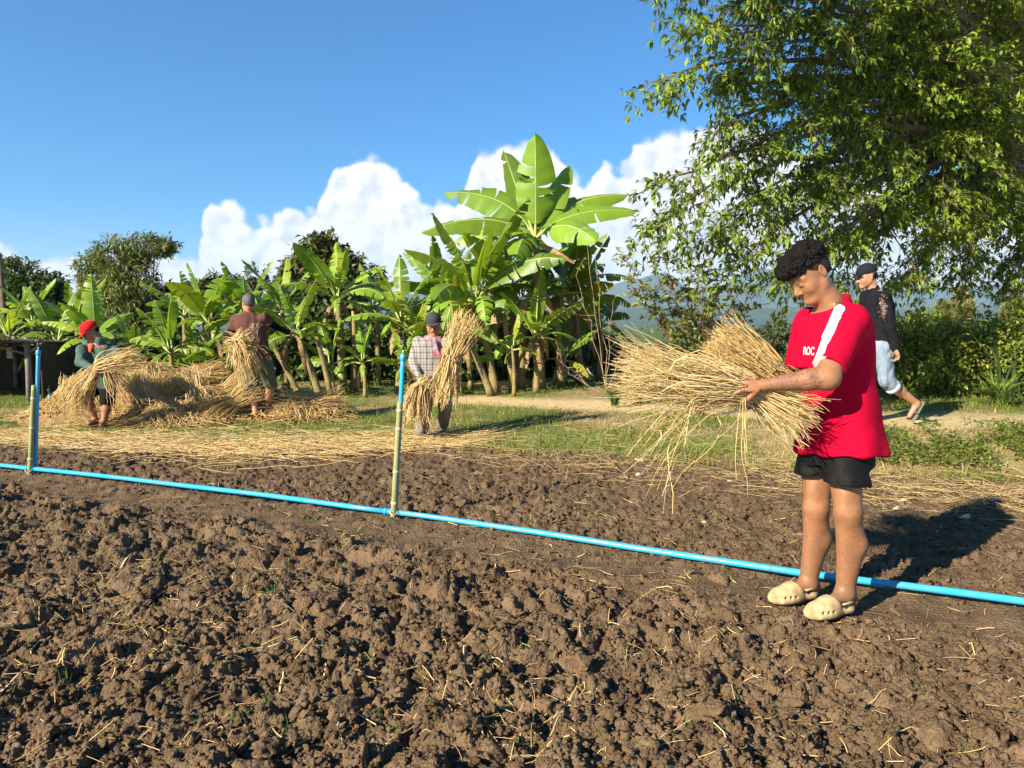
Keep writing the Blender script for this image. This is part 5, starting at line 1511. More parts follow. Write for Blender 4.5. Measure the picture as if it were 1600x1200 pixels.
    hem = w(1316, 709); S.cut(hem, np.array((0.10, 0.0, -1.0)) + nt * 0.12)
    # neck opening: scooped to a V in front
    nb = w(1303, 470, 3.32)
    S.p.append(('x', w(1299, 472, 3.32), unit(unit(w(1283, 452) - w(1304, 486)) * 1.0 + np.array((-0.25, -0.1, 0.2))), 0.13))
    S.ell(w(1296, 468, 3.31), (0.070, 0.070, 0.060), k=0.008, sub=True)
    S.ell(w(1276, 484, 3.22), (0.030, 0.034, 0.062), np.array([unit((-1, -.6, -.6)), unit((0.6, -1, 0)), unit(np.cross(unit((-1, -.6, -.6)), unit((0.6, -1, 0))))]), 0.006, True)
    V, Q = S.mesh(0.005)
    V = smooth(V, Q, 7, 0.5)
    # soft hanging folds, stronger below the arm and towards the back hem
    q = V - A3(root)
    fold = 0.5 + 0.8 * np.clip((1.15 - q[:, 2]) / 0.4, 0, 1)
    N_ = vnormals(V, Q)
    ang = np.arctan2((V - w(1312, 600)) @ nt, (V - w(1312, 600)) @ sx)
    ph = fbm3(V * 4, 2, 21) * 6
    V = V + N_ * (0.0075 * np.sin(ang * 7 + ph + q[:, 2] * 5) * np.clip((1.2 - q[:, 2]) / 0.4, 0, 1) + 0.026 * (fbm3(V * np.array((8, 8, 6)) + 3, 3, 31) - 0.5) * (fold * (1 - 0.6 * np.clip((0.86 - q[:, 2]) / 0.1, 0, 1))))[:, None]
    # diagonal pull folds from the shoulder
    dg = (V - nS) @ unit((0.35, 0, -1)) * 30 + (V - nS) @ unit((1, 0, 0.4)) * 42 + fbm3(V * 7, 2, 44) * 4
    V = V + N_ * (0.0060 * np.sin(dg) * np.exp(-((V - w(1345, 575)) ** 2).sum(1) / 0.030))[:, None]
    V = smooth(V, Q, 5, 0.5); N_ = vnormals(V, Q)
    rm = bpy.data.materials.new("red_jersey"); rm.use_nodes = True
    N, L = rm.node_tree.nodes, rm.node_tree.links
    p = N['Principled BSDF']; p.inputs['Roughness'].default_value = 0.85; p.inputs['Specular IOR Level'].default_value = 0.06
    at = N.new('ShaderNodeAttribute'); at.attribute_name = 'stripe'
    gt = N.new('ShaderNodeMapRange'); gt.inputs['From Min'].default_value = 0.46; gt.inputs['From Max'].default_value = 0.54
    L.new(at.outputs['Fac'], gt.inputs['Value'])
    nz = N.new('ShaderNodeTexNoise'); nz.inputs['Scale'].default_value = 12
    tc = N.new('ShaderNodeTexCoord'); L.new(tc.outputs['Object'], nz.inputs['Vector'])
    rd = N.new('ShaderNodeMix'); rd.data_type = 'RGBA'; rd.inputs['A'].default_value = (0.38, 0.0018, 0.024, 1); rd.inputs['B'].default_value = (0.30, 0.0014, 0.018, 1)
    L.new(nz.outputs['Fac'], rd.inputs['Factor'])
    mx = N.new('ShaderNodeMix'); mx.data_type = 'RGBA'; mx.inputs['B'].default_value = (0.66, 0.65, 0.64, 1)
    L.new(gt.outputs[0], mx.inputs['Factor']); L.new(rd.outputs['Result'], mx.inputs['A']); L.new(mx.outputs['Result'], p.inputs['Base Color'])
    bn = N.new('ShaderNodeTexNoise'); bn.inputs['Scale'].default_value = 420; L.new(tc.outputs['Object'], bn.inputs['Vector'])
    bp = N.new('ShaderNodeBump'); bp.inputs['Strength'].default_value = 0.25; bp.inputs['Distance'].default_value = 0.001; L.new(bn.outputs['Fac'], bp.inputs['Height']); L.new(bp.outputs[0], p.inputs['Normal'])
    # woven stripe down the shoulder and sleeve: distance on the cloth to a bent line
    sep = N.new('ShaderNodeSeparateXYZ'); L.new(tc.outputs['Object'], sep.inputs[0])
    def mn(op, a, b=None, c=None, clamp=False):
        n = N.new('ShaderNodeMath'); n.operation = op; n.use_clamp = clamp
        for i, v in enumerate((a, b, c)):
            if v is None: continue
            if isinstance(v, (int, float)): n.inputs[i].default_value = float(v)
            else: L.new(v, n.inputs[i])
        return n.outputs[0]
    from mathutils.bvhtree import BVHTree
    bvh = BVHTree.FromPolygons([tuple(v) for v in V], [tuple(int(i) for i in q4) for q4 in Q])
    def on_cloth(px, py):
        hit = bvh.ray_cast(cam.location, ray(px, py).normalized())
        return A3(hit[0]) if hit[0] is not None else w(px, py, 3.1)
    E1 = unit((0.93, -0.36, 0))
    flat = lambda q: np.array((q @ E1, 0, q[2]))
    line = [on_cloth(1312, 482), on_cloth(1308, 492), on_cloth(1302, 508), on_cloth(1290, 538), on_cloth(1280, 562)]
    line.append(line[-1] + (line[-1] - line[-2]) * 0.6)
    xe = mn('ADD', mn('MULTIPLY', sep.outputs['X'], float(E1[0])), mn('MULTIPLY', sep.outputs['Y'], float(E1[1])))
    dmin = None
    for a, b in zip(line[:-1], line[1:]):
        a = flat(a - A3(root)); b = flat(b - A3(root)); ab = (b - a)[[0, 2]]; l2 = float(ab @ ab)
        rx = mn('SUBTRACT', xe, a[0]); rz = mn('SUBTRACT', sep.outputs['Z'], a[2])
        t = mn('DIVIDE', mn('ADD', mn('MULTIPLY', rx, ab[0]), mn('MULTIPLY', rz, ab[1])), l2, clamp=True)
        ex = mn('SUBTRACT', rx, mn('MULTIPLY', t, ab[0])); ez = mn('SUBTRACT', rz, mn('MULTIPLY', t, ab[1]))
        d = mn('SQRT', mn('ADD', mn('MULTIPLY', ex, ex), mn('MULTIPLY', ez, ez)))
        dmin = d if dmin is None else mn('MINIMUM', dmin, d)
    ins = mn('MULTIPLY', mn('LESS_THAN', dmin, 0.0195), at.outputs['Fac'])
    L.new(ins, gt.inputs['Value'])
    st = ((N_[:, 1] < 0.45) & (V[:, 1] < 3.27)).astype(float)
    shirt = put("red_shirt", V, Q, rm, e, root, attrs={"stripe": st})
    shirt["label"] = "red T-shirt with a white shoulder stripe and white lettering"
    # lettering laid on the chest
    def decal(name, txt, centre_px, size, rightv, mat, cam_dir, shear=0.0, depth=3.1, sxx=1.0, parent=None):
        cu = bpy.data.curves.new(name, 'FONT'); cu.body = txt; cu.size = size; cu.align_x = 'CENTER'; cu.align_y = 'CENTER'; cu.offset = 0.0012
        ob = bpy.data.objects.new("tmp", cu); COL.objects.link(ob)
        dg_ = bpy.context.evaluated_depsgraph_get(); me = bpy.data.meshes.new_from_object(ob.evaluated_get(dg_))
        bpy.data.objects.remove(ob)
        bm = bmesh.new(); bm.from_mesh(me); bmesh.ops.triangulate(bm, faces=bm.faces[:])
        bmesh.ops.subdivide_edges(bm, edges=bm.edges[:], cuts=3, use_grid_fill=True)
        c0 = Vector(on_cloth(*centre_px)); up_ = Vector((0, 0, 1)); rv = Vector(rightv).normalized()
        for v in bm.verts:
            tp = c0 + rv * v.co.x * sxx + up_ * v.co.y
            hit = bvh.ray_cast(tp - Vector(cam_dir) * 0.5, Vector(cam_dir))
            if hit[0] is not None: v.co = hit[0] + hit[1] * 0.0025 * (1 if hit[1].dot(Vector(cam_dir)) < 0 else -1) - Vector(root)
            else: v.co = tp - Vector(root)
        bm.to_mesh(me); bm.free(); me.materials.clear()
        return link(name, me, mat, parent)
    white = M("white_print", (0.60, 0.58, 0.57), 0.8, var=0.08)
    cd = Vector((0.80, 0.60, 0)).normalized()
    decal("chest_lettering", "ROC", (1264, 549), 0.052, (0.60, -0.80, 0), white, cd, parent=shirt, depth=3.12, sxx=0.55)
    # ---- shorts
    S = Solid()
    S.loft([(w(1309, 690), 0.165, 0.120), (w(1308, 725), 0.168, 0.124)], sx, nt, up, 0.02)
    for a, b, r0, r1 in ((w(1315, 695, 3.27), w(1323, 756, 3.20), 0.080, 0.104), (w(1281, 700, 3.40), w(1272, 738, 3.38), 0.086, 0.094)):
        S.cone(a, b, r0, r1, 0.025)
    S.cut_near(w(1323, 756, 3.20), np.array((-0.06, 0, -1.0)), 0.17)
    S.cut_near(w(1262, 738, 3.38), np.array((0.22, 0, -1.0)), 0.150)
    V, Q = S.mesh(0.005); V = smooth(V, Q, 2, 0.4); V = wrinkle(V, Q, 0.0045, 14, 5, (1, 1, 0.6))
    put("shorts", V, Q, cloth("black_nylon", (0.0045, 0.0045, 0.005), rough=0.7), e, root)["label"] = "short black shorts"
    # ---- clogs
    S = Solid()                                   # local: x to the toe, y across, z up
    S.loft([(np.array((-0.125, 0.0, 0.012)), 0.024, 0.012), (np.array((-0.10, 0, 0.013)), 0.038, 0.013), (np.array((-0.03, 0, 0.013)), 0.036, 0.013), (np.array((0.05, 0.004, 0.013)), 0.050, 0.013), (np.array((0.10, 0.004, 0.014)), 0.045, 0.014), (np.array((0.130, 0.0, 0.016)), 0.026, 0.013), (np.array((0.142, 0, 0.018)), 0.008, 0.008)], (0, 1, 0), (0, 0, 1), (1, 0, 0), 0.006, 3.0)
    S.ell((0.055, 0.003, 0.028), (0.088, 0.052, 0.046), k=0.012); S.ell((0.005, 0, 0.040), (0.058, 0.046, 0.052), k=0.03)
    S.ell((-0.075, 0, 0.024), (0.060, 0.042, 0.030), k=0.012)
    S.ell((-0.055, 0, 0.070), (0.066, 0.036, 0.050), k=0.006, sub=True)
    S.cut_near((-0.012, 0, 0.085), (-0.55, 0, 0.85), 0.09)
    for q in (-1, 1):
        for x in (0.030, 0.058, 0.086): S.ell((x, 0.052 * q - (x - 0.03) * 0.10 * q, 0.034), (0.0075, 0.016, 0.0062), k=0.002, sub=True)
    for (x, y) in ((0.045, 0.022), (0.045, -0.022), (0.072, 0.0), (0.075, 0.030), (0.075, -0.026), (0.100, 0.014), (0.098, -0.014), (0.028, 0.0)): S.ell((x, y, 0.070 - (x - 0.03) * 0.28 - abs(y) * 0.25), (0.0055, 0.0055, 0.010), k=0.002, sub=True)
    V, Q = S.mesh(0.0030); V = smooth(V, Q, 1, 0.3)
    clog_me = np_mesh("clog", V, Q); clog_me.materials.append(M("beige_foam", (0.50, 0.385, 0.20), 0.8, (0.27, 0.185, 0.095), scale=26, spec=0.3, detail=6))
    V2, Q2 = None, None
    Sb = Solid(); Sb.ell((0, 0, 0), (0.0085, 0.0045, 0.0085), k=0.001); Vb, Qb = Sb.mesh(0.0018)
    but_me = np_mesh("strap_button", Vb, Qb); but_me.materials.append(black_mat)
    th = np.linspace(-1.75, 1.75, 18)
    arc = np.stack([-0.032 - 0.098 * np.cos(th * 0.9), 0.044 * np.sin(th * 0.9), 0.046 + 0.010 * np.abs(np.sin(th))], 1)
    strap_me = tube_mesh("heel_strap", arc, [0.006] * 18, 6, [clog_me.materials[0]])
    for (hp, tp) in (((1338, 3.235), (1254, 3.115)), ((1279, 3.405), (1198, 3.30))):
        y = hp[1]; hw = W(hp[0], 950, hp[1]); tw = W(tp[0], 950, tp[1])
        mid = (hw + tw) / 2; ang = math.atan2(tw.y - hw.y, tw.x - hw.x)
        gz = float(soil_h(np.array([mid.x]), np.array([mid.y]))[0])
        c = empty("clog", (mid.x - root.x, mid.y - root.y, 0.0)); c.parent = e; c.rotation_euler = (0, 0, ang)
        link("clog_shell", clog_me, None, c); link("heel_strap", strap_me, None, c)
        for q in (-1, 1):
            b = link("strap_button", but_me, None, c); b.location = (-0.036, 0.0455 * q, 0.050)
    # ---- jewellery
    er = P(-0.012, -0.046, 0.083)
    ring = [er + (f * math.cos(a) + u * math.sin(a)) * 0.006 for a in np.linspace(0, 6.28, 14)]
    silver = M("silver", (0.8, 0.8, 0.78), 0.2, metal=1.0)
    link("earring", tube_mesh("earring", [Vector(q - A3(root)) for q in ring], [0.0014] * 14, 5), silver, e)
    ax = unit(w(1283, 452) - w(1304, 486)); nc = w(1300, 471, 3.32); e1 = unit(np.cross(ax, (0, 1, 0))); e2 = np.cross(ax, e1)
    neck = [nc + (e1 * math.cos(a) + e2 * math.sin(a)) * 0.0655 for a in np.linspace(0, 6.28, 30)]
    link("neck_chain", tube_mesh("neck_chain", [Vector(q - A3(root)) for q in neck], [0.0012] * 30, 5), silver, e)
    return root
MAIN_ROOT = main_man()
# ---------------------------------------------------------------- the other four people
def worker(label, D, root_px, J, skin=(0.33, 0.155, 0.08), h=0.0085):
    root = W(*root_px, D); root.z = float(terrain(root.x, root.y)) - 0.01
    e = empty("person", root, label, "person")
    w = lambda q: A3(W(q[0], q[1], D + (q[2] if len(q) > 2 else 0.0)))
    ob = {"root": root, "e": e, "w": w}
    S = Solid()
    C = w(J['C']); f, u, s, P = skin_solid_head(S, C, J['f'], J['u'], 1.0)
    ob.update(C=C, f=f, u=u, s=s, P=P)
    nb = w(J['neck']); S.cone(nb, P(-0.03, -0.05), 0.060, 0.055, 0.02)
    sx, nt = unit(J['sx']), unit(J['nt']); upv = unit(np.cross(sx, nt)); upv = upv if upv[2] > 0 else -upv
    ob.update(sx=sx, nt=nt, up=upv)
    S.loft([(w(c), ww * 0.80, dd * 0.78) for c, ww, dd in J['torso']], sx, nt, upv, 0.03)
    for (a, b, c, hd, pn, th, cu) in J['arms']:
        a, b, c = w(a), w(b), w(c)
        S.cone(a, b, 0.050, 0.042, 0.03); S.cone(b, c, 0.042, 0.027, 0.02)
        hand(S, c, unit(hd), unit(pn), th, cu, 1.12, 0.004)
    for (a, b, c, t) in J['legs']:
        a, b, c, t = w(a), w(b), w(c), w(t)
        S.cone(a, b, 0.085, 0.056, 0.03); m = b * 0.62 + c * 0.38 - nt * 0.018
        S.cone(b, m, 0.052, 0.055, 0.03); S.cone(m, c, 0.054, 0.034, 0.03)
        S.cone(c, c - np.array((0, 0, 0.035)) - unit(t - c) * 0.02, 0.036, 0.030, 0.02); S.cone(c - np.array((0, 0, .02)), t, 0.034, 0.024, 0.03)
    V, Q = S.mesh(h); V = smooth(V, Q, 1, 0.3)
    col = np.repeat(np.array([skin]), len(V), 0) * (0.92 + 0.2 * (fbm3(V * 9, 2, 3) - 0.5))[:, None]
    nearh = np.linalg.norm(V - C, axis=1) < 0.17
    col[nearh] = head_paint(V[nearh], C, f, u, s, col[nearh])
    put("body", V, Q, skin_mat("weathered_skin"), e, root, col=col)
    return ob
def garment(ob, name, S, mat, h=0.010, amp=0.006, fr=11, seed=1, label=None, **kw):
    V, Q = S.mesh(h); V = smooth(V, Q, 1, 0.4)
    if amp: V = wrinkle(V, Q, amp, fr, seed)
    o = put(name, V, Q, mat, ob["e"], ob["root"], **kw)
    if label: o["label"] = label
    return o, V, Q
def top_solid(ob, J, sleeve=1.0, grow=0.012, slr=0.058, hem=None):
    w = ob["w"]; S = Solid()
    S.loft([(w(c), ww, dd) for c, ww, dd in J['torso']], ob["sx"], ob["nt"], ob["up"], 0.03)
    c0 = w(J['neck']); S.cone(c0 - ob["up"] * 0.03, c0 + ob["up"] * 0.012, 0.085, 0.066, 0.03)
    for (a, b, c, *_r) in J['arms']:
        a, b, c = w(a), w(b), w(c)
        if sleeve >= 1.0:
            S.cone(a, b, slr + 0.012, slr, 0.04); S.cone(b, c - unit(c - b) * 0.01, slr, slr * 0.72, 0.03)
        else:
            t = a + (b - a) * sleeve; S.cone(a, t, slr + 0.016, slr + 0.008, 0.04); S.cut_near(t, b - a, 0.10)
    return S
def cap_on(ob, mat, brim_mat=None, lift=0.0, brim=0.085, tilt=0.0, patch=None):
    P, f, u, s = ob["P"], ob["f"], ob["u"], ob["s"]; R = np.array([f, u, s])
    S = Solid(); S.ell(P(-0.012, 0.045 + lift), (0.110, 0.088, 0.092), R, 0.01); S.ell(P(-0.012, 0.060 + lift), (0.096, 0.078, 0.082), R, 0.03)
    S.cut(P(0, 0.030 + lift), -u)
    cap, V, Q = garment(ob, "cap", S, mat, 0.008, 0.0)
    S = Solid(); fb = unit(f - u * (0.22 + tilt)); ub = unit(u + f * (0.22 + tilt))
    S.ell(P(0.085, 0.030 + lift), (brim, 0.010, 0.078), np.array([fb, ub, s]), 0.004)
    S.cut(P(0.062, 0.03 + lift), -f)
    V, Q = S.mesh(0.006)
    link("brim", np_mesh("brim", V - A3(ob["root"]), Q), brim_mat or mat, cap)
    V = None
    return cap
def sandal(ob, ankle, toe, mat, ground=True):
    w = ob["w"]; a, t = w(ankle), w(toe)
    d = unit(t - a - np.array((0, 0, (t - a)[2])) ) if ground else unit(t - a)
    s = unit(np.cross((0, 0, 1), d)) if ground else unit((0, -1, 0.05)); n = np.cross(d, s)
    if not ground and n[0] > 0: n = -n
    b = a - np.array((0, 0, 0.068)) if ground else a - n * 0.060
    S = Solid(); S.loft([(b - d * 0.06, 0.030, 0.012), (b - d * 0.02, 0.040, 0.013), (b + d * 0.08, 0.040, 0.012), (b + d * 0.15, 0.048, 0.012), (b + d * 0.20, 0.030, 0.011)], s, n, d, 0.004, 2.6)
    V, Q = S.mesh(0.008); so = put("sandal", V, Q, mat, ob["e"], ob["root"])
    q = [b + d * 0.10 + s * 0.048 + n * 0.005, b + d * 0.105 + s * 0.030 + n * 0.050, b + d * 0.11 + n * 0.060, b + d * 0.105 - s * 0.030 + n * 0.050, b + d * 0.10 - s * 0.048 + n * 0.005]
    link("strap", tube_mesh("strap", [Vector(x - A3(ob["root"])) for x in q], [0.010] * 5, 6), mat, so)

# ---- man in the plaid shirt
def plaid_material():
    m = bpy.data.materials.new("plaid_shirt"); m.use_nodes = True
    N, L = m.node_tree.nodes, m.node_tree.links
    p = N['Principled BSDF']; p.inputs['Roughness'].default_value = 0.9; p.inputs['Specular IOR Level'].default_value = 0.1
    tc = N.new('ShaderNodeTexCoord'); sp = N.new('ShaderNodeSeparateXYZ'); L.new(tc.outputs['Object'], sp.inputs[0])
    def band(sock, fr, lo, ph=0.0):
        a = N.new('ShaderNodeMath'); a.operation = 'MULTIPLY_ADD'; a.inputs[1].default_value = fr; a.inputs[2].default_value = ph; L.new(sock, a.inputs[0])
        s = N.new('ShaderNodeMath'); s.operation = 'FRACT'; L.new(a.outputs[0], s.inputs[0])
        g = N.new('ShaderNodeMath'); g.operation = 'LESS_THAN'; g.inputs[1].default_value = lo; L.new(s.outputs[0], g.inputs[0]); return g.outputs[0]
    def add(a, b):
        n = N.new('ShaderNodeMath'); n.operation = 'ADD'; L.new(a, n.inputs[0]); L.new(b, n.inputs[1]); return n.outputs[0]
    xy = N.new('ShaderNodeMath'); xy.operation = 'MULTIPLY_ADD'; xy.inputs[1].default_value = 0.6; L.new(sp.outputs['Y'], xy.inputs[0]); L.new(sp.outputs['X'], xy.inputs[2])
    t = add(add(band(xy.outputs[0], 15.0, 0.30), band(sp.outputs['Z'], 15.0, 0.30)), add(band(xy.outputs[0], 15.0, 0.10, 0.45), band(sp.outputs['Z'], 15.0, 0.10, 0.45)))
    r = N.new('ShaderNodeValToRGB'); r.color_ramp.elements[0].color = (0.29, 0.265, 0.25, 1); r.color_ramp.elements[1].color = (0.05, 0.045, 0.05, 1)
    d = N.new('ShaderNodeMath'); d.operation = 'MULTIPLY'; d.inputs[1].default_value = 0.42; L.new(t, d.inputs[0]); L.new(d.outputs[0], r.inputs[0]); L.new(r.outputs[0], p.inputs['Base Color'])
    return m
def plaid_man():
    D = 8.15
    J = dict(C=(677, 509), f=(0.05, -0.97, -0.22), u=(0, -0.2, 0.98), neck=(677, 527), sx=(1, 0.1, 0), nt=(0.1, -1, 0),
             torso=[((677, 526), 0.085, 0.075), ((677, 530), 0.145, 0.095), ((677, 537), 0.190, 0.115), ((677, 548), 0.200, 0.125), ((677, 565), 0.195, 0.125), ((678, 585), 0.185, 0.120), ((679, 596), 0.19, 0.12)],
             arms=[((653, 534), (645, 566, -0.05), (655, 590, -0.20), (0.2, -0.25, -0.9), (0.7, 0.5, 0.1), -1, 0.75), ((702, 534), (716, 563, -0.02), (706, 556, -0.24), (-0.9, -0.15, 0.35), (0.1, 0.9, 0.2), -1, 0.8)],
             legs=[((667, 596), (663, 640, -0.06), (659, 680, 0.0), (657, 690, -0.22)), ((690, 596), (696, 636, 0.05), (690, 670, 0.32), (686, 680, 0.10))])
    ob = worker("man in a plaid shirt, cap and red scarf carrying straw across the field edge", D, (677, 690), J, (0.30, 0.135, 0.075))
    garment(ob, "plaid_shirt", top_solid(ob, J, 1.0), plaid_material(), amp=0.007, seed=3)
    w = ob["w"]
    S = Solid(); S.loft([(w((679, 588)), 0.185, 0.12), (w((679, 602)), 0.18, 0.12)], ob["sx"], ob["nt"], ob["up"], 0.02)
    for (a, b, c, t) in J['legs']: S.cone(w(a), w(b), 0.105, 0.085, 0.03); S.cone(w(b), w(b) * 0.25 + w(c) * 0.75, 0.085, 0.072, 0.03)
    garment(ob, "trousers", S, cloth("grey_work_trousers", (0.15, 0.135, 0.12), col2=(0.24, 0.21, 0.17)), amp=0.010, seed=5)
    for (a, b, c, t) in J['legs']:
        S = Solid(); c2 = w(c); b2 = w(b); t2 = w(t)
        S.cone(b2 * 0.38 + c2 * 0.62, c2, 0.068, 0.055, 0.02); fl = c2 - np.array((0, 0, 0.055)); S.cone(c2, fl, 0.052, 0.046, 0.02); S.cone(fl, np.array((t2[0], t2[1], fl[2] + 0.005)), 0.048, 0.040, 0.03)
        garment(ob, "rubber_boot", S, M("muddy_rubber", (0.03, 0.032, 0.036), 0.5, (0.20, 0.17, 0.14), scale=9), amp=0.003, seed=8)
    cap_on(ob, cloth("dark_grey_cap", (0.045, 0.05, 0.045)), lift=0.014, brim=0.066)
    P = ob["P"]
    S = Solid(); c = w((677, 530)); 
    for k in range(10):
        a, b = k / 10 * 6.283, (k + 1) / 10 * 6.283
        S.cone(c + np.array((math.cos(a) * 0.085, math.sin(a) * 0.075, 0.015 + 0.02 * math.sin(a))), c + np.array((math.cos(b) * 0.085, math.sin(b) * 0.075, 0.015 + 0.02 * math.sin(b))), 0.026, 0.026, 0.01)
    S.ell(w((680, 534, -0.125)), (0.034, 0.026, 0.030), k=0.02); S.chain([w((680, 535, -0.12)), w((682, 545, -0.140)), w((687, 556, -0.145))], [0.022, 0.020, 0.030], 0.015); S.chain([w((680, 535, -0.12)), w((679, 544, -0.135)), w((681, 552, -0.14))], [0.020, 0.018, 0.026], 0.015)
    m = M("checked_scarf", (0.40, 0.05, 0.055), 0.9, (0.20, 0.22, 0.33), scale=22, detail=1)
    garment(ob, "scarf", S, m, 0.008, 0.006, 20, 9, label="red and grey-blue scarf knotted at the neck")
    S = Solid(); S.ell(P(0.095, 0.012), (0.02, 0.016, 0.066), np.array([ob["f"], ob["u"], ob["s"]]), 0.005); V, Q = S.mesh(0.006)
    S = Solid(); S.chain([w((655, 588, -.13)), w((679, 591, -.145)), w((702, 588, -.12))], [0.018] * 3, 0.01); garment(ob, "belt", S, cloth("black_belt", (0.02, 0.02, 0.02)), 0.009, 0.0)
    return ob
PLAID = plaid_man()

# ---- man in brown, seen from behind
def brown_man():
    D = 9.6
    J = dict(C=(388, 474), f=(-0.55, 0.83, -0.12), u=(-0.03, 0.1, 0.99), neck=(388, 488), sx=(0.97, 0.22, 0), nt=(-0.22, 0.97, 0),
             torso=[((389, 489), 0.11, 0.085), ((389, 494), 0.185, 0.105), ((391, 508), 0.205, 0.125), ((395, 530), 0.195, 0.13), ((399, 550), 0.19, 0.13), ((402, 566), 0.195, 0.13)],
             arms=[((368, 500), (359, 524, 0.02), (370, 538, -0.20), (0.9, -0.35, -0.1), (-0.2, -0.2, 0.95), 1, 0.7), ((412, 497), (432, 511, 0.10), (451, 520, 0.32), (0.75, 0.6, -0.1), (0, 0, -1), 1, 0.4)],
             legs=[((390, 562), (394, 608, 0.04), (399, 643, -0.06), (398, 650, 0.14)), ((415, 562), (422, 607, 0.06), (418, 637, 0.12), (413, 643, 0.32))])
    ob = worker("barefoot man in a brown T-shirt seen from behind at the straw heap", D, (402, 654), J, (0.38, 0.19, 0.105))
    w = ob["w"]
    m = cloth("brown_tshirt", (0.105, 0.045, 0.034), col2=(0.085, 0.036, 0.028))
    shirt, V, Q = garment(ob, "brown_shirt", top_solid(ob, J, 0.62, slr=0.060), m, amp=0.007, seed=13)
    # pale tree-like print on the back: thin branching lines set just proud of the cloth
    from mathutils.bvhtree import BVHTree
    bvh = BVHTree.FromPolygons([tuple(v) for v in V], [tuple(int(i) for i in q) for q in Q])
    lines = []; rr = random.Random(2)
    def br(px, py, ang, ln, dep):
        q = (px + math.cos(ang) * ln, py - math.sin(ang) * ln); lines.append(((px, py), q))
        if dep:
            for da in (-0.55, 0.1, 0.6): br(q[0], q[1], ang + da + rr.uniform(-.2, .2), ln * rr.uniform(0.55, 0.8), dep - 1)
    br(404, 532, 1.75, 11, 3)
    Vs, Fs, off = [], [], 0
    for a, b in lines:
        pts = []
        for k in range(4):
            t = k / 3; c = Vector(W(a[0] + (b[0] - a[0]) * t, a[1] + (b[1] - a[1]) * t, D)); d = (c - cam.location).normalized()
            hit = bvh.ray_cast(cam.location, d)
            if hit[0] is not None: pts.append(hit[0] - d * 0.002)
        if len(pts) == 4:
            v, fq = tubes(np.array([tuple(q) for q in pts])[None], np.full((1, 4), 0.0032), 4); Vs.append(v); Fs.append(fq + off); off += len(v)
    if Vs: link("shirt_print", np_mesh("shirt_print", np.vstack(Vs) - A3(ob["root"]), np.vstack(Fs)), M("pale_print", (0.42, 0.30, 0.26), 0.9), shirt)
    for i, (a, b, c, *_r) in enumerate(J['arms']):
        S = Solid(); a, b, c = w(a), w(b), w(c); t = a + (b - a) * 0.66
        S.cone(t, b, 0.052, 0.047, 0.02); S.cone(b, c, 0.047, 0.033, 0.02)
        if i == 0: S.ell(c + np.array((0.04, -0.02, 0)), (0.045, 0.04, 0.035), k=0.02)
        garment(ob, "arm_sleeve", S, cloth("black_arm_sleeve", (0.005, 0.005, 0.006)), 0.008, 0.003, 20, 7)
    S = Solid(); S.loft([(w((401, 558)), 0.185, 0.13), (w((403, 575)), 0.195, 0.135)], ob["sx"], ob["nt"], ob["up"], 0.02)
    S.cone(w((392, 570)), w((391, 616, 0.03)), 0.115, 0.112, 0.03); S.cone(w((415, 570)), w((424, 612, 0.06)), 0.108, 0.092, 0.03)
    S.cut_near(w((391, 610)), (-0.05, 0, -1), 0.16); S.cut_near(w((425, 606)), (-.05, 0, -1), 0.14)
    garment(ob, "shorts", S, cloth("olive_shorts", (0.105, 0.11, 0.075), col2=(0.085, 0.09, 0.06)), amp=0.010, seed=6)
    P, R = ob["P"], np.array([ob["f"], ob["u"], ob["s"]])
    S = Solid(); S.ell(P(-0.020, 0.040), (0.104, 0.092, 0.085), R, 0.01); S.ell(P(-0.06, -0.01), (0.055, 0.055, 0.066), R, 0.02); S.cut(P(0.045, 0.02), unit(ob["f"] - ob["u"] * 0.9))
    garment(ob, "hair", S, grey_hair, 0.009, 0.004, 60, 4)
    return ob
BROWN = brown_man()

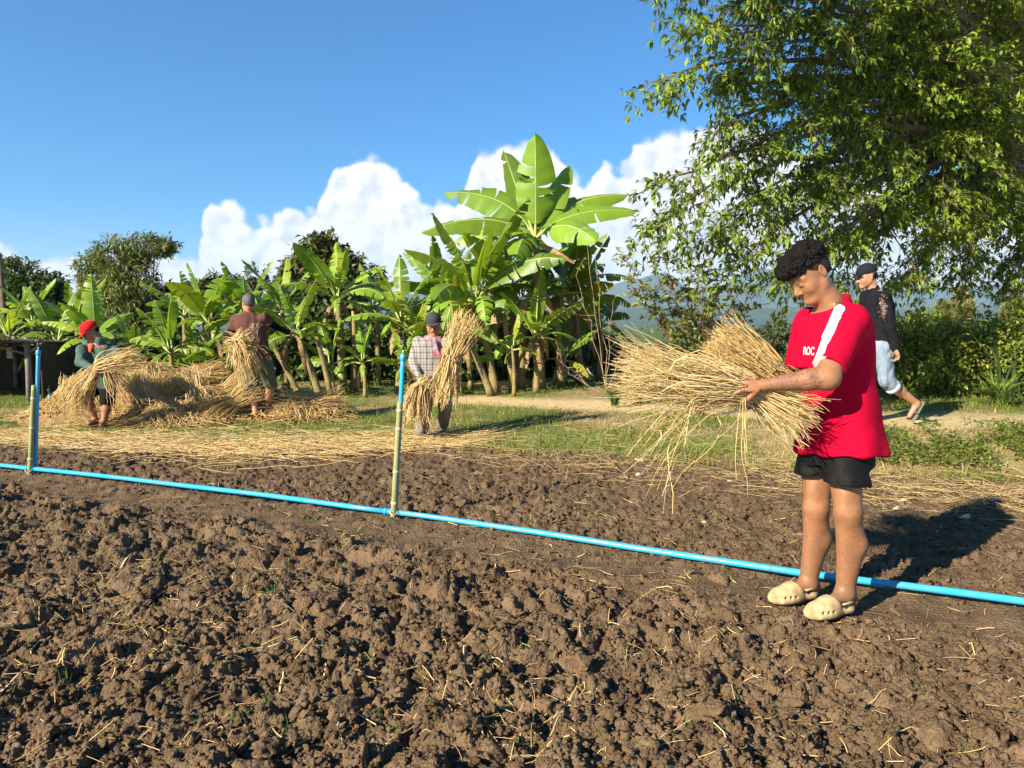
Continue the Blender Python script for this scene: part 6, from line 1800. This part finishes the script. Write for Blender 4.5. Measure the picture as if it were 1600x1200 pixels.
# ---- man in the red cap
def redcap_man():
    D = 9.05
    J = dict(C=(142, 519), f=(-0.60, -0.55, -0.58), u=(-0.42, -0.28, 0.86), neck=(155, 535, 0.02), sx=(0.93, 0.36, 0.0), nt=(-0.32, -0.82, -0.47),
             torso=[((153, 536, 0.0), 0.11, 0.085), ((152, 541, 0.02), 0.19, 0.105), ((152, 554, 0.05), 0.20, 0.13), ((153, 572, 0.12), 0.19, 0.13), ((155, 590, 0.18), 0.185, 0.13), ((156, 602, 0.22), 0.18, 0.13)],
             arms=[((128, 546, -0.06), (126, 566, -0.16), (143, 574, -0.28), (0.75, -0.25, -0.3), (-0.1, 0.5, -0.75), -1, 0.75), ((177, 545, 0.12), (190, 560, -0.05), (176, 570, -0.25), (-0.85, -0.2, 0.2), (0, 0.6, -0.7), 1, 0.7)],
             legs=[((147, 602, 0.2), (134, 625, -0.02), (149, 655, 0.05), (139, 662, -0.14)), ((168, 602, 0.24), (167, 628, 0.05), (162, 658, 0.0), (158, 665, -0.2))])
    ob = worker("stooping man in a red cap and green jacket gathering straw at left", D, (153, 668), J, (0.27, 0.125, 0.07))
    w = ob["w"]
    garment(ob, "green_jacket", top_solid(ob, J, 1.0, slr=0.062), cloth("teal_jacket", (0.045, 0.085, 0.072), col2=(0.065, 0.11, 0.09)), amp=0.008, seed=23)
    S = Solid(); S.chain([w((143, 541, -0.05)), w((141, 549, -0.10))], [0.040, 0.018], 0.02); garment(ob, "orange_undershirt", S, cloth("orange_cloth", (0.75, 0.13, 0.03)), 0.008, 0.003, 20, 3)
    S = Solid(); S.loft([(w((155, 594, .18)), 0.18, 0.13), (w((157, 608, .2)), 0.185, 0.14)], ob["sx"], unit((-.36, .93, 0)), (0, 0, 1), 0.02)
    S.cone(w((146, 600, .18)), w((136, 621, 0)), 0.115, 0.092, 0.03); S.cone(w((168, 600, .22)), w((168, 627, .07)), 0.112, 0.095, 0.03)
    garment(ob, "shorts", S, cloth("black_shorts", (0.006, 0.006, 0.006)), amp=0.009, seed=9)
    cap = cap_on(ob, cloth("red_cap", (0.52, 0.012, 0.018)), lift=0.004, brim=0.085)
    P, f, u, s = ob["P"], ob["f"], ob["u"], ob["s"]
    # white stitched emblem on the front panel
    Vs, Fs, off = [], [], 0
    for k in range(6):
        q = -0.034 + k * 0.0135
        c0 = P(0.085 - 0.5 * abs(q) ** 1.5 * 3, 0.068, q + 0.012); hgt = 0.010 if k % 2 else 0.013
        v, fq = tubes(np.array([c0 - u * hgt * .5, c0, c0 + u * hgt * 0.5])[None], np.full((1, 3), 0.0055), 5); Vs.append(v); Fs.append(fq + off); off += len(v)
    link("emblem", np_mesh("emblem", np.vstack(Vs) - A3(ob["root"]), np.vstack(Fs)), M("white_thread", (0.75, 0.72, 0.70), 0.8), cap)
    for (a, b, c, t) in J['legs']: sandal(ob, c, t, M("grey_sandal", (0.10, 0.09, 0.085), 0.8))
    S = Solid(); R = np.array([f, u, s]); S.ell(P(-0.055, 0.0), (0.055, 0.055, 0.072), R, 0.01); S.cut(P(-0.02, 0), f); garment(ob, "hair", S, black_hair, 0.009, 0.003, 60, 4)
    return ob
REDCAP = redcap_man()

# ---- man walking on the path
def walking_man():
    D = 7.9
    J = dict(C=(1354, 432), f=(-0.95, 0.05, -0.22), u=(-0.2, 0, 0.98), neck=(1364, 453), sx=(0.42, -0.90, 0), nt=(-0.90, -0.42, 0.0),
             torso=[((1366, 454), 0.11, 0.085), ((1367, 460), 0.185, 0.10), ((1369, 475), 0.20, 0.125), ((1372, 500), 0.19, 0.125), ((1374, 525), 0.175, 0.12), ((1375, 541), 0.175, 0.12)],
             arms=[((1381, 466, -0.19), (1391, 512, -0.20), (1399, 545, -0.20), (0.35, 0, -0.9), (-0.9, 0.1, -0.3), 1, 0.8), ((1355, 464, 0.19), (1345, 508, 0.22), (1330, 535, 0.15), (-0.6, 0, -0.7), (0.5, 0.5, -0.3), 1, 0.7)],
             legs=[((1378, 548, -0.09), (1386, 598, -0.08), (1432, 630, 0.0), (1421, 650, -0.02)), ((1370, 548, 0.09), (1345, 600, 0.10), (1342, 652, 0.12), (1318, 662, 0.08))])
    ob = worker("man in black jacket, cap and rolled jeans walking along the path", D, (1366, 664), J, (0.40, 0.20, 0.115), 0.0075)
    w = ob["w"]
    m = cloth("black_jacket", (0.005, 0.0055, 0.008), col2=(0.008, 0.009, 0.013))
    jk, V, Q = garment(ob, "black_jacket", top_solid(ob, J, 1.0, slr=0.060), m, 0.009, 0.009, 11, 33)
    # printed motif on the back, slightly proud patch following the cloth
    from mathutils.bvhtree import BVHTree
    bvh = BVHTree.FromPolygons([tuple(v) for v in V], [tuple(int(i) for i in q) for q in Q])
    r = np.random.default_rng(8); Vs, Fs, Cs, off = [], [], [], 0
    pal = [(0.20, 0.14, 0.09), (0.12, 0.05, 0.045), (0.26, 0.22, 0.18), (0.07, 0.06, 0.11), (0.20, 0.12, 0.05)]
    for k in range(150):
        px, py = r.normal(1380, 2.6), r.normal(482, 8)
        c = W(px, py, D); d = (c - cam.location).normalized(); hit = bvh.ray_cast(cam.location, d)
        if hit[0] is None: continue
        nn = unit(hit[1]); nn = nn if nn @ np.array(d) < 0 else -nn
        a = unit(np.cross(nn, r.normal(size=3))); b = np.cross(nn, a); sz = r.uniform(0.005, 0.013); c0 = A3(hit[0]) + nn * 0.003
        Vs.append(np.stack([c0 + a * sz, c0 + b * sz * .6, c0 - a * sz * .8, c0 - b * sz * .6])); Fs.append(np.array([[0, 1, 2, 3]]) + off); off += 4
        Cs.append(np.repeat(np.array([pal[r.integers(0, 5)]]), 4, 0))
    link("jacket_print", np_mesh("jacket_print", np.vstack(Vs) - A3(ob["root"]), np.vstack(Fs), col=np.vstack(Cs)), M("jacket_print", attr=True), jk)["kind"] = "stuff"
    S = Solid(); S.loft([(w((1375, 530)), 0.16, 0.110), (w((1375, 556)), 0.175, 0.125)], ob["sx"], ob["nt"], ob["up"], 0.02)
    S.cone(w((1378, 544, -.085)), w((1385, 592, -.085)), 0.105, 0.085, 0.03); S.cone(w((1385, 592, -.085)), w((1399, 608, -.07)), 0.085, 0.080, 0.03)
    S.cone(w((1371, 544, .085)), w((1347, 598, .10)), 0.105, 0.085, 0.03); S.cone(w((1347, 598, .1)), w((1344, 622, .11)), 0.085, 0.080, 0.03)
    S.cut_near(w((1397, 606, -.07)), unit(w((1431, 634, 0)) - w((1386, 598, -.08))), 0.13)
    jeans, V, Q = garment(ob, "jeans", S, cloth("light_denim", (0.21, 0.27, 0.33), col2=(0.14, 0.19, 0.25)), 0.009, 0.011, 12, 35)
    a, b = w((1386, 598, -.08)), w((1431, 634, 0)); d = unit(b - a); c = w((1397, 606, -.07))
    link("rolled_cuff", tube_mesh("rolled_cuff", [Vector(c + d * k - A3(ob["root"])) for k in (-0.035, -0.03, 0.0, 0.012)], [0.078, 0.086, 0.086, 0.074], 18), cloth("pale_cuff", (0.42, 0.47, 0.52)), jeans)
    cap_on(ob, cloth("dark_blue_cap", (0.012, 0.014, 0.020)), lift=0.004, brim=0.075)
    P, f, u, s = ob["P"], ob["f"], ob["u"], ob["s"]; R = np.array([f, u, s])
    S = Solid(); S.ell(P(-0.055, 0.0), (0.056, 0.058, 0.074), R, 0.01); S.cut(P(-0.03, 0), f); garment(ob, "hair", S, black_hair, 0.008, 0.003, 60, 4)
    S = Solid(); S.cone(P(0.085, 0.004, 0.012), P(0.070, 0.002, 0.058), 0.012, 0.012, 0.005); S.cone(P(0.085, 0.004, -0.012), P(0.070, 0.002, -0.058), 0.012, 0.012, 0.005); V, Q = S.mesh(0.005)
    put("sunglasses", V, Q, black_mat, ob["e"], ob["root"])
    sandal(ob, (1432, 630, 0), (1421, 650, -0.02), M("grey_rubber_sandal", (0.13, 0.125, 0.11), 0.8), ground=False)
    sandal(ob, (1342, 652, 0.12), (1318, 662, 0.08), M("dark_sandal", (0.10, 0.095, 0.09), 0.8))
    return ob
WALK = walking_man()
# ------------------------------------------------------------------ straw bundles
def stalk_set(rng, n, grip, d, L, spread, rg, flare, droop, up=(0, 0, 1), K=9, jitter=0.03, lvar=0.3):
    """n stalks leaving the grip in direction d; spread = angular scatter (side, vertical); droop range (+ hangs, - lifts)"""
    d = unit(d); s = unit(np.cross(d, up)); v = np.cross(s, d)
    a = rng.normal(0, 1, (n, 2)); a = np.clip(a, -2.2, 2.2)
    off = (s[None] * a[:, :1] + v[None] * a[:, 1:]) * rg * 0.5
    dirs = d[None] + s[None] * (a[:, :1] * spread[0] * 0.38 + rng.normal(0, spread[0] * 0.22, (n, 1))) + v[None] * (a[:, 1:] * spread[1] * 0.38 + rng.normal(0, spread[1] * 0.22, (n, 1)))
    dirs /= np.linalg.norm(dirs, axis=1, keepdims=True)
    ln = L * (1 - lvar * rng.uniform(0, 1, n) ** 1.5)
    t = np.linspace(0, 1, K)
    dr = rng.uniform(droop[0], droop[1], n)
    P = A3(grip)[None, None] + off[:, None] * (1 + flare * t[None, :, None]) + dirs[:, None] * (ln[:, None] * t[None])[..., None]
    P[..., 2] -= (dr * ln)[:, None] * t[None] ** 2
    stray = np.where(rng.uniform(0, 1, n) < 0.20, 3.8, 1.0)[:, None, None]
    wob = stray * rng.normal(0, jitter, (n, 1, 3)) * np.sin(np.pi * t * rng.uniform(0.8, 1.6, (n, 1)))[..., None] * ln[:, None, None]
    kink = rng.normal(0, jitter * 1.3, (n, 1, 3)) * np.sin(2.6 * np.pi * t[None] + rng.uniform(0, 6.28, (n, 1)))[..., None] * (t ** 1.2)[None, :, None] * ln[:, None, None]
    return P + wob + kink
def straw_bundle(label, root, sets, rad, seed, warm=0.2, tie=None, name="straw_bundle", ribbons=0.25, taper=True):
    rng = np.random.default_rng(seed)
    P = np.concatenate(sets) - A3(root)
    n, K, _ = P.shape
    R = rng.uniform(rad * 0.6, rad * 1.15, n)
    R = np.where(rng.uniform(0, 1, n) < ribbons, R * 1.9, R)[:, None] * np.linspace(1.0, 0.45, K)[None]
    V, F = tubes(P, R, 3)
    o = link(name, np_mesh(name, V, F, col=straw_cols(n, K, 3, rng, warm)), straw_mat, None, root)
    tag(o, label, "straw bundle", "bundles of cut rice straw")
    if tie is not None:
        c, ax, r = A3(tie[0]) - A3(root), unit(tie[1]), tie[2]
        e1 = unit(np.cross(ax, (0.3, 0.2, 1))); e2 = np.cross(ax, e1)
        for j in range(3):
            pts = [c + ax * (j - 1) * 0.007 + (e1 * math.cos(a) + e2 * math.sin(a)) * r for a in np.linspace(0, 6.4, 20)]
            link("straw_tie", tube_mesh("straw_tie", pts, [0.0035] * 20, 5), M("straw_tie", (0.55, 0.42, 0.2), 0.7, (0.4, 0.28, 0.12), scale=20), o)
    return o
def main_bundles():
    r = np.random.default_rng(31)
    g = A3(W(1172, 609, 3.13))
    sets = [stalk_set(r, 540, g, (-1, 0.02, 0.10), 0.60, (0.11, 0.030), 0.062, 0.45, (-0.12, 0.10), lvar=0.42, jitter=0.035),
            stalk_set(r, 130, g + np.array((-0.10, 0, 0.03)), (-1, 0.0, 0.09), 0.50, (0.12, 0.05), 0.045, 0.8, (-0.34, -0.05), lvar=0.45, jitter=0.04),
            stalk_set(r, 18, g + np.array((-0.12, -0.02, -0.03)), (-1, -0.1, -0.10), 0.46, (0.22, 0.18), 0.04, 0.6, (0.05, 0.75), lvar=0.5, jitter=0.04),
            stalk_set(r, 330, g + np.array((0.02, 0, -0.01)), (0.88, -0.04, -0.40), 0.29, (0.22, 0.26), 0.05, 0.6, (-0.05, 0.22), lvar=0.5, jitter=0.025),
            stalk_set(r, 5, g + np.array((-0.05, -0.09, -0.03)), (-0.02, -0.12, -1), 0.42, (0.10, 0.16), 0.03, 0.4, (0, 0.1), lvar=0.5, jitter=0.02),
            stalk_set(r, 12, g + np.array((-0.25, -0.03, -0.02)), (-0.35, -0.1, -0.45), 0.36, (0.3, 0.3), 0.05, 0.4, (0.1, 0.8), lvar=0.5, jitter=0.04)]
    k = np.linspace(0, 1, 9)[:, None]
    q = np.array(W(1110, 628, 3.1)) * (1 - k) ** 2 + 2 * np.array(W(1062, 690, 3.1)) * k * (1 - k) + np.array(W(1034, 776, 3.1)) * k ** 2
    sets.append(np.stack([q, q + np.array((0.004, 0.003, 0.003)) * k]))
    straw_bundle("large pale straw bundle fanned out leftwards in the red-shirted man's hands", Vector(g), sets, 0.0020, 41, -0.25)
    g2 = A3(W(1198, 588, 3.36))
    d = unit(A3(W(1108, 532, 3.40)) - g2)
    sets = [stalk_set(r, 420, g2, d, 0.33, (0.13, 0.13), 0.085, 0.5, (-0.05, 0.12), lvar=0.35, jitter=0.03), stalk_set(r, 120, g2, -d, 0.14, (0.2, 0.2), 0.07, 0.2, (0, 0.2), lvar=0.4)]
    for c, rr in ((0.10, 0.09), (0.2, 0.10), (0.28, 0.10)):
        cc = g2 + d * c; m = 45
        aa = r.uniform(0, 6.28, m); e1 = unit(np.cross(d, (0, 0, 1))); e2 = np.cross(d, e1)
        b = cc + (np.cos(aa)[:, None] * e1 + np.sin(aa)[:, None] * e2) * r.uniform(0.5, 1.0, (m, 1)) * rr
        dv = rand_unit(m, r) * 0.08; t = np.linspace(-0.5, 0.5, 9)
        sets.append(b[:, None] + dv[:, None] * t[None, :, None] + r.normal(0, 0.01, (m, 1, 3)) * (t ** 2)[None, :, None] * 4)
    straw_bundle("shorter orange-brown straw sheaf held behind the large pale bundle", Vector(g2), sets, 0.0020, 42, 0.9)
main_bundles()
def worker_bundles():
    r = np.random.default_rng(33)
    # man in plaid: upright sheaf in his left arm, drooping sheaf in his right hand
    g = A3(W(706, 556, 7.87))
    sets = [stalk_set(r, 230, g, A3(W(726, 505, 7.87)) - g, 0.52, (0.18, 0.18), 0.09, 0.5, (-0.05, 0.15), lvar=0.35), stalk_set(r, 220, g, A3(W(693, 610, 7.85)) - g, 0.55, (0.17, 0.16), 0.09, 0.4, (0, 0.05), lvar=0.35)]
    straw_bundle("tall upright straw sheaf on the plaid-shirted man's arm", Vector(g), sets, 0.0045, 43, 0.6)
    g = A3(W(657, 600, 7.87))
    sets = [stalk_set(r, 170, g, (-0.12, -0.05, -1), 0.46, (0.2, 0.22), 0.05, 0.6, (0, 0.02), lvar=0.4), stalk_set(r, 60, g, (-0.8, -0.1, -0.3), 0.25, (0.3, 0.3), 0.04, 0.5, (0.4, 1.4), lvar=0.4), stalk_set(r, 60, g, (0.5, 0, 0.4), 0.14, (0.3, 0.3), 0.04, 0.2, (0, .4))]
    straw_bundle("drooping straw sheaf hanging from the plaid-shirted man's hand", Vector(g), sets, 0.0045, 44, 0.3)
    # man in brown
    g = A3(W(374, 535, 9.30))
    sets = [stalk_set(r, 150, g, A3(W(392, 518, 9.28)) - g, 0.22, (0.4, 0.35), 0.08, 0.5, (0.0, 1.0), lvar=0.3), stalk_set(r, 220, g, A3(W(388, 552, 9.25)) - g, 0.30, (0.35, 0.4), 0.09, 0.5, (0.2, 1.1), lvar=0.4), stalk_set(r, 90, g, (-0.9, 0.1, 0.05), 0.20, (0.3, 0.35), 0.09, 0.3, (0, 0.4), lvar=0.4), stalk_set(r, 90, g, (0.1, -0.1, -1), 0.36, (0.25, 0.3), 0.08, 0.4, (0, 0.05), lvar=0.5)]
    straw_bundle("shaggy straw sheaf under the brown-shirted man's left arm", Vector(g), sets, 0.0050, 45, 0.3)
    # man in the red cap
    g = A3(W(151, 575, 8.70))
    sets = [stalk_set(r, 200, g, A3(W(216, 555, 8.72)) - g, 0.58, (0.14, 0.12), 0.055, 0.6, (-0.05, 0.16), lvar=0.35), stalk_set(r, 200, g, A3(W(112, 630, 8.65)) - g, 0.56, (0.18, 0.15), 0.06, 0.5, (0.0, 0.25), lvar=0.4), stalk_set(r, 24, g + np.array((0.12, 0, 0)), (0.3, -0.1, -0.9), 0.5, (0.2, 0.25), 0.06, 0.4, (0, 0.1), lvar=0.4)]
    straw_bundle("straw sheaf held across the red-capped man's knees", Vector(g), sets, 0.0048, 46, 0.3)
worker_bundles()

# ------------------------------------------------------------------ the straw heap
MOUND = [(150, 10.1, 0.55, 0.55), (235, 10.4, 0.64, 0.62), (320, 10.5, 0.62, 0.62), (395, 10.3, 0.46, 0.5), (465, 10.1, 0.26, 0.5), (275, 9.75, 0.26, 0.55), (515, 10.0, 0.12, 0.4), (110, 9.9, 0.30, 0.4)]
def mound_h(x, y):
    z = np.zeros_like(x)
    for (px, Y, h, r) in MOUND:
        cx = (px - 800) / FPX * Y
        z = np.maximum(z, h * np.exp(-((x - cx) ** 2 + (y - Y) ** 2) / r ** 2)) + 0.12 * h * np.exp(-((x - cx) ** 2 + (y - Y) ** 2) / r ** 2)
    return z * (0.85 + 0.3 * fbm2(x * 4, y * 4, 3, 19))
def build_heap():
    r = np.random.default_rng(61)
    xs = np.linspace(-7.0, -2.0, 170); ys = np.linspace(9.0, 11.6, 90)
    X, Y = np.meshgrid(xs, ys); x, y = X.ravel(), Y.ravel()
    h = mound_h(x, y); z = terrain(x, y) - 0.03 + h + 0.05 * (fbm2(x * 14, y * 14, 2, 7) - .5) * (h > 0.03) - 0.05 * (h < 0.03)
    idx = np.arange(len(x)).reshape(X.shape)
    F = np.stack([idx[:-1, :-1], idx[:-1, 1:], idx[1:, 1:], idx[1:, :-1]], -1).reshape(-1, 4)
    F = F[h[F[:, 0]] > 0.025]
    root = Vector((-4.8, 10.2, 0))
    e = empty("straw_heap", root, "long heap of loose golden-brown rice straw behind the two men at left", "straw heap")
    link("packed_core", np_mesh("packed_core", np.stack([x, y, z], 1) - A3(root), F), M("packed_straw", (0.36, 0.235, 0.09), 0.9, (0.20, 0.12, 0.045), scale=14, bump=1.0, bscale=60, bdist=0.03, detail=8), e)
    n = 9000
    bx = r.uniform(-6.9, -2.1, n * 2); by = r.uniform(9.0, 11.2, n * 2); hh = mound_h(bx, by); k = r.uniform(0, 1, n * 2) < np.clip(hh * 3, 0.0, 1) * (hh > 0.04); bx, by = bx[k][:n], by[k][:n]; n = len(bx)
    # tangled tufts share a direction
    ang = fbm2(bx * 1.6, by * 1.6, 2, 90) * 12.0 + r.normal(0, 0.45, n)
    ln = r.uniform(0.18, 0.5, n); K = 6; t = np.linspace(-0.5, 0.5, K); bend = r.normal(0, 0.9, n)
    A = ang[:, None] + bend[:, None] * t
    dx = np.cos(A) * (ln / (K - 1))[:, None]; dy = np.sin(A) * (ln / (K - 1))[:, None]
    Xp = bx[:, None] + np.cumsum(dx, 1); Yp = by[:, None] + np.cumsum(dy, 1)
    Zp = terrain(Xp.ravel(), Yp.ravel()).reshape(n, K) + mound_h(Xp.ravel(), Yp.ravel()).reshape(n, K) + r.uniform(-0.01, 0.05, (n, 1)) + r.normal(0, 0.16, (n, 1)) * ln[:, None] * t[None]
    V, Fq = tubes(np.stack([Xp, Yp, Zp], -1), np.repeat(r.uniform(0.0025, 0.0050, n)[:, None], K, 1), 3)
    o = link("loose_strands", np_mesh("loose_strands", V - A3(root), Fq, col=straw_cols(n, K, 3, r, 1.3)), straw_mat, e); tag(o, kind="stuff")
    specs = [((215, 598), (262, 655), 9.6, "dark-shaded sheaf standing upright in the middle of the straw heap", 0.30), ((285, 596), (232, 640), 9.65, "sheaf slanting down the heap just left of its middle", 0.25),
             ((400, 590), (300, 640), 9.7, "sheaf lying along the heap towards the man in brown", 0.3), ((205, 590), (235, 640), 9.5, "shaggy sheaf beside the red-capped man's knee", 0.3), ((120, 600), (95, 640), 9.7, "sheaf at the left end of the heap", 0.6),
             ((345, 585), (250, 598), 10.0, "sheaf lying flat across the top of the heap", 0.6), ((530, 630), (430, 640), 9.7, "low brown sheaf trailing off the right end of the heap", 0.9), ((250, 640), (290, 668), 9.25, "small loose tuft at the foot of the heap", 0.9),
             ((400, 610), (325, 655), 9.4, "sheaf at the foot of the heap left of the brown-shirted man's legs", 0.35), ((300, 588), (318, 640), 9.55, "spreading sheaf on the front of the heap's right half", 0.5), ((180, 582), (150, 640), 9.9, "sheaf on the heap behind the red-capped man", 0.8)]
    for i, (a, b, D, lab, warm) in enumerate(specs):
        A_ = A3(W(*a, D + 0.25)); B_ = A3(W(*b, D)); 
        for q in (A_, B_): q[2] = max(q[2], float(terrain(q[0], q[1])) + 0.05)
        g = A_ * 0.55 + B_ * 0.45; L = np.linalg.norm(A_ - B_)
        sets = [stalk_set(r, 210, g, A_ - g, L * 0.62, (0.20, 0.20), 0.11, 0.6, (-0.02, 0.18), lvar=0.35), stalk_set(r, 210, g, B_ - g, L * 0.60, (0.26, 0.24), 0.11, 0.6, (0.0, 0.15), lvar=0.4)]
        for s_ in sets: s_[..., 2] = np.maximum(s_[..., 2], terrain(s_[..., 0].ravel(), s_[..., 1].ravel()).reshape(s_.shape[:2]) + 0.005)
        straw_bundle(lab, Vector(g), sets, 0.0045, 70 + i, warm)
build_heap()
print("SCENE BUILT", len(bpy.data.objects))
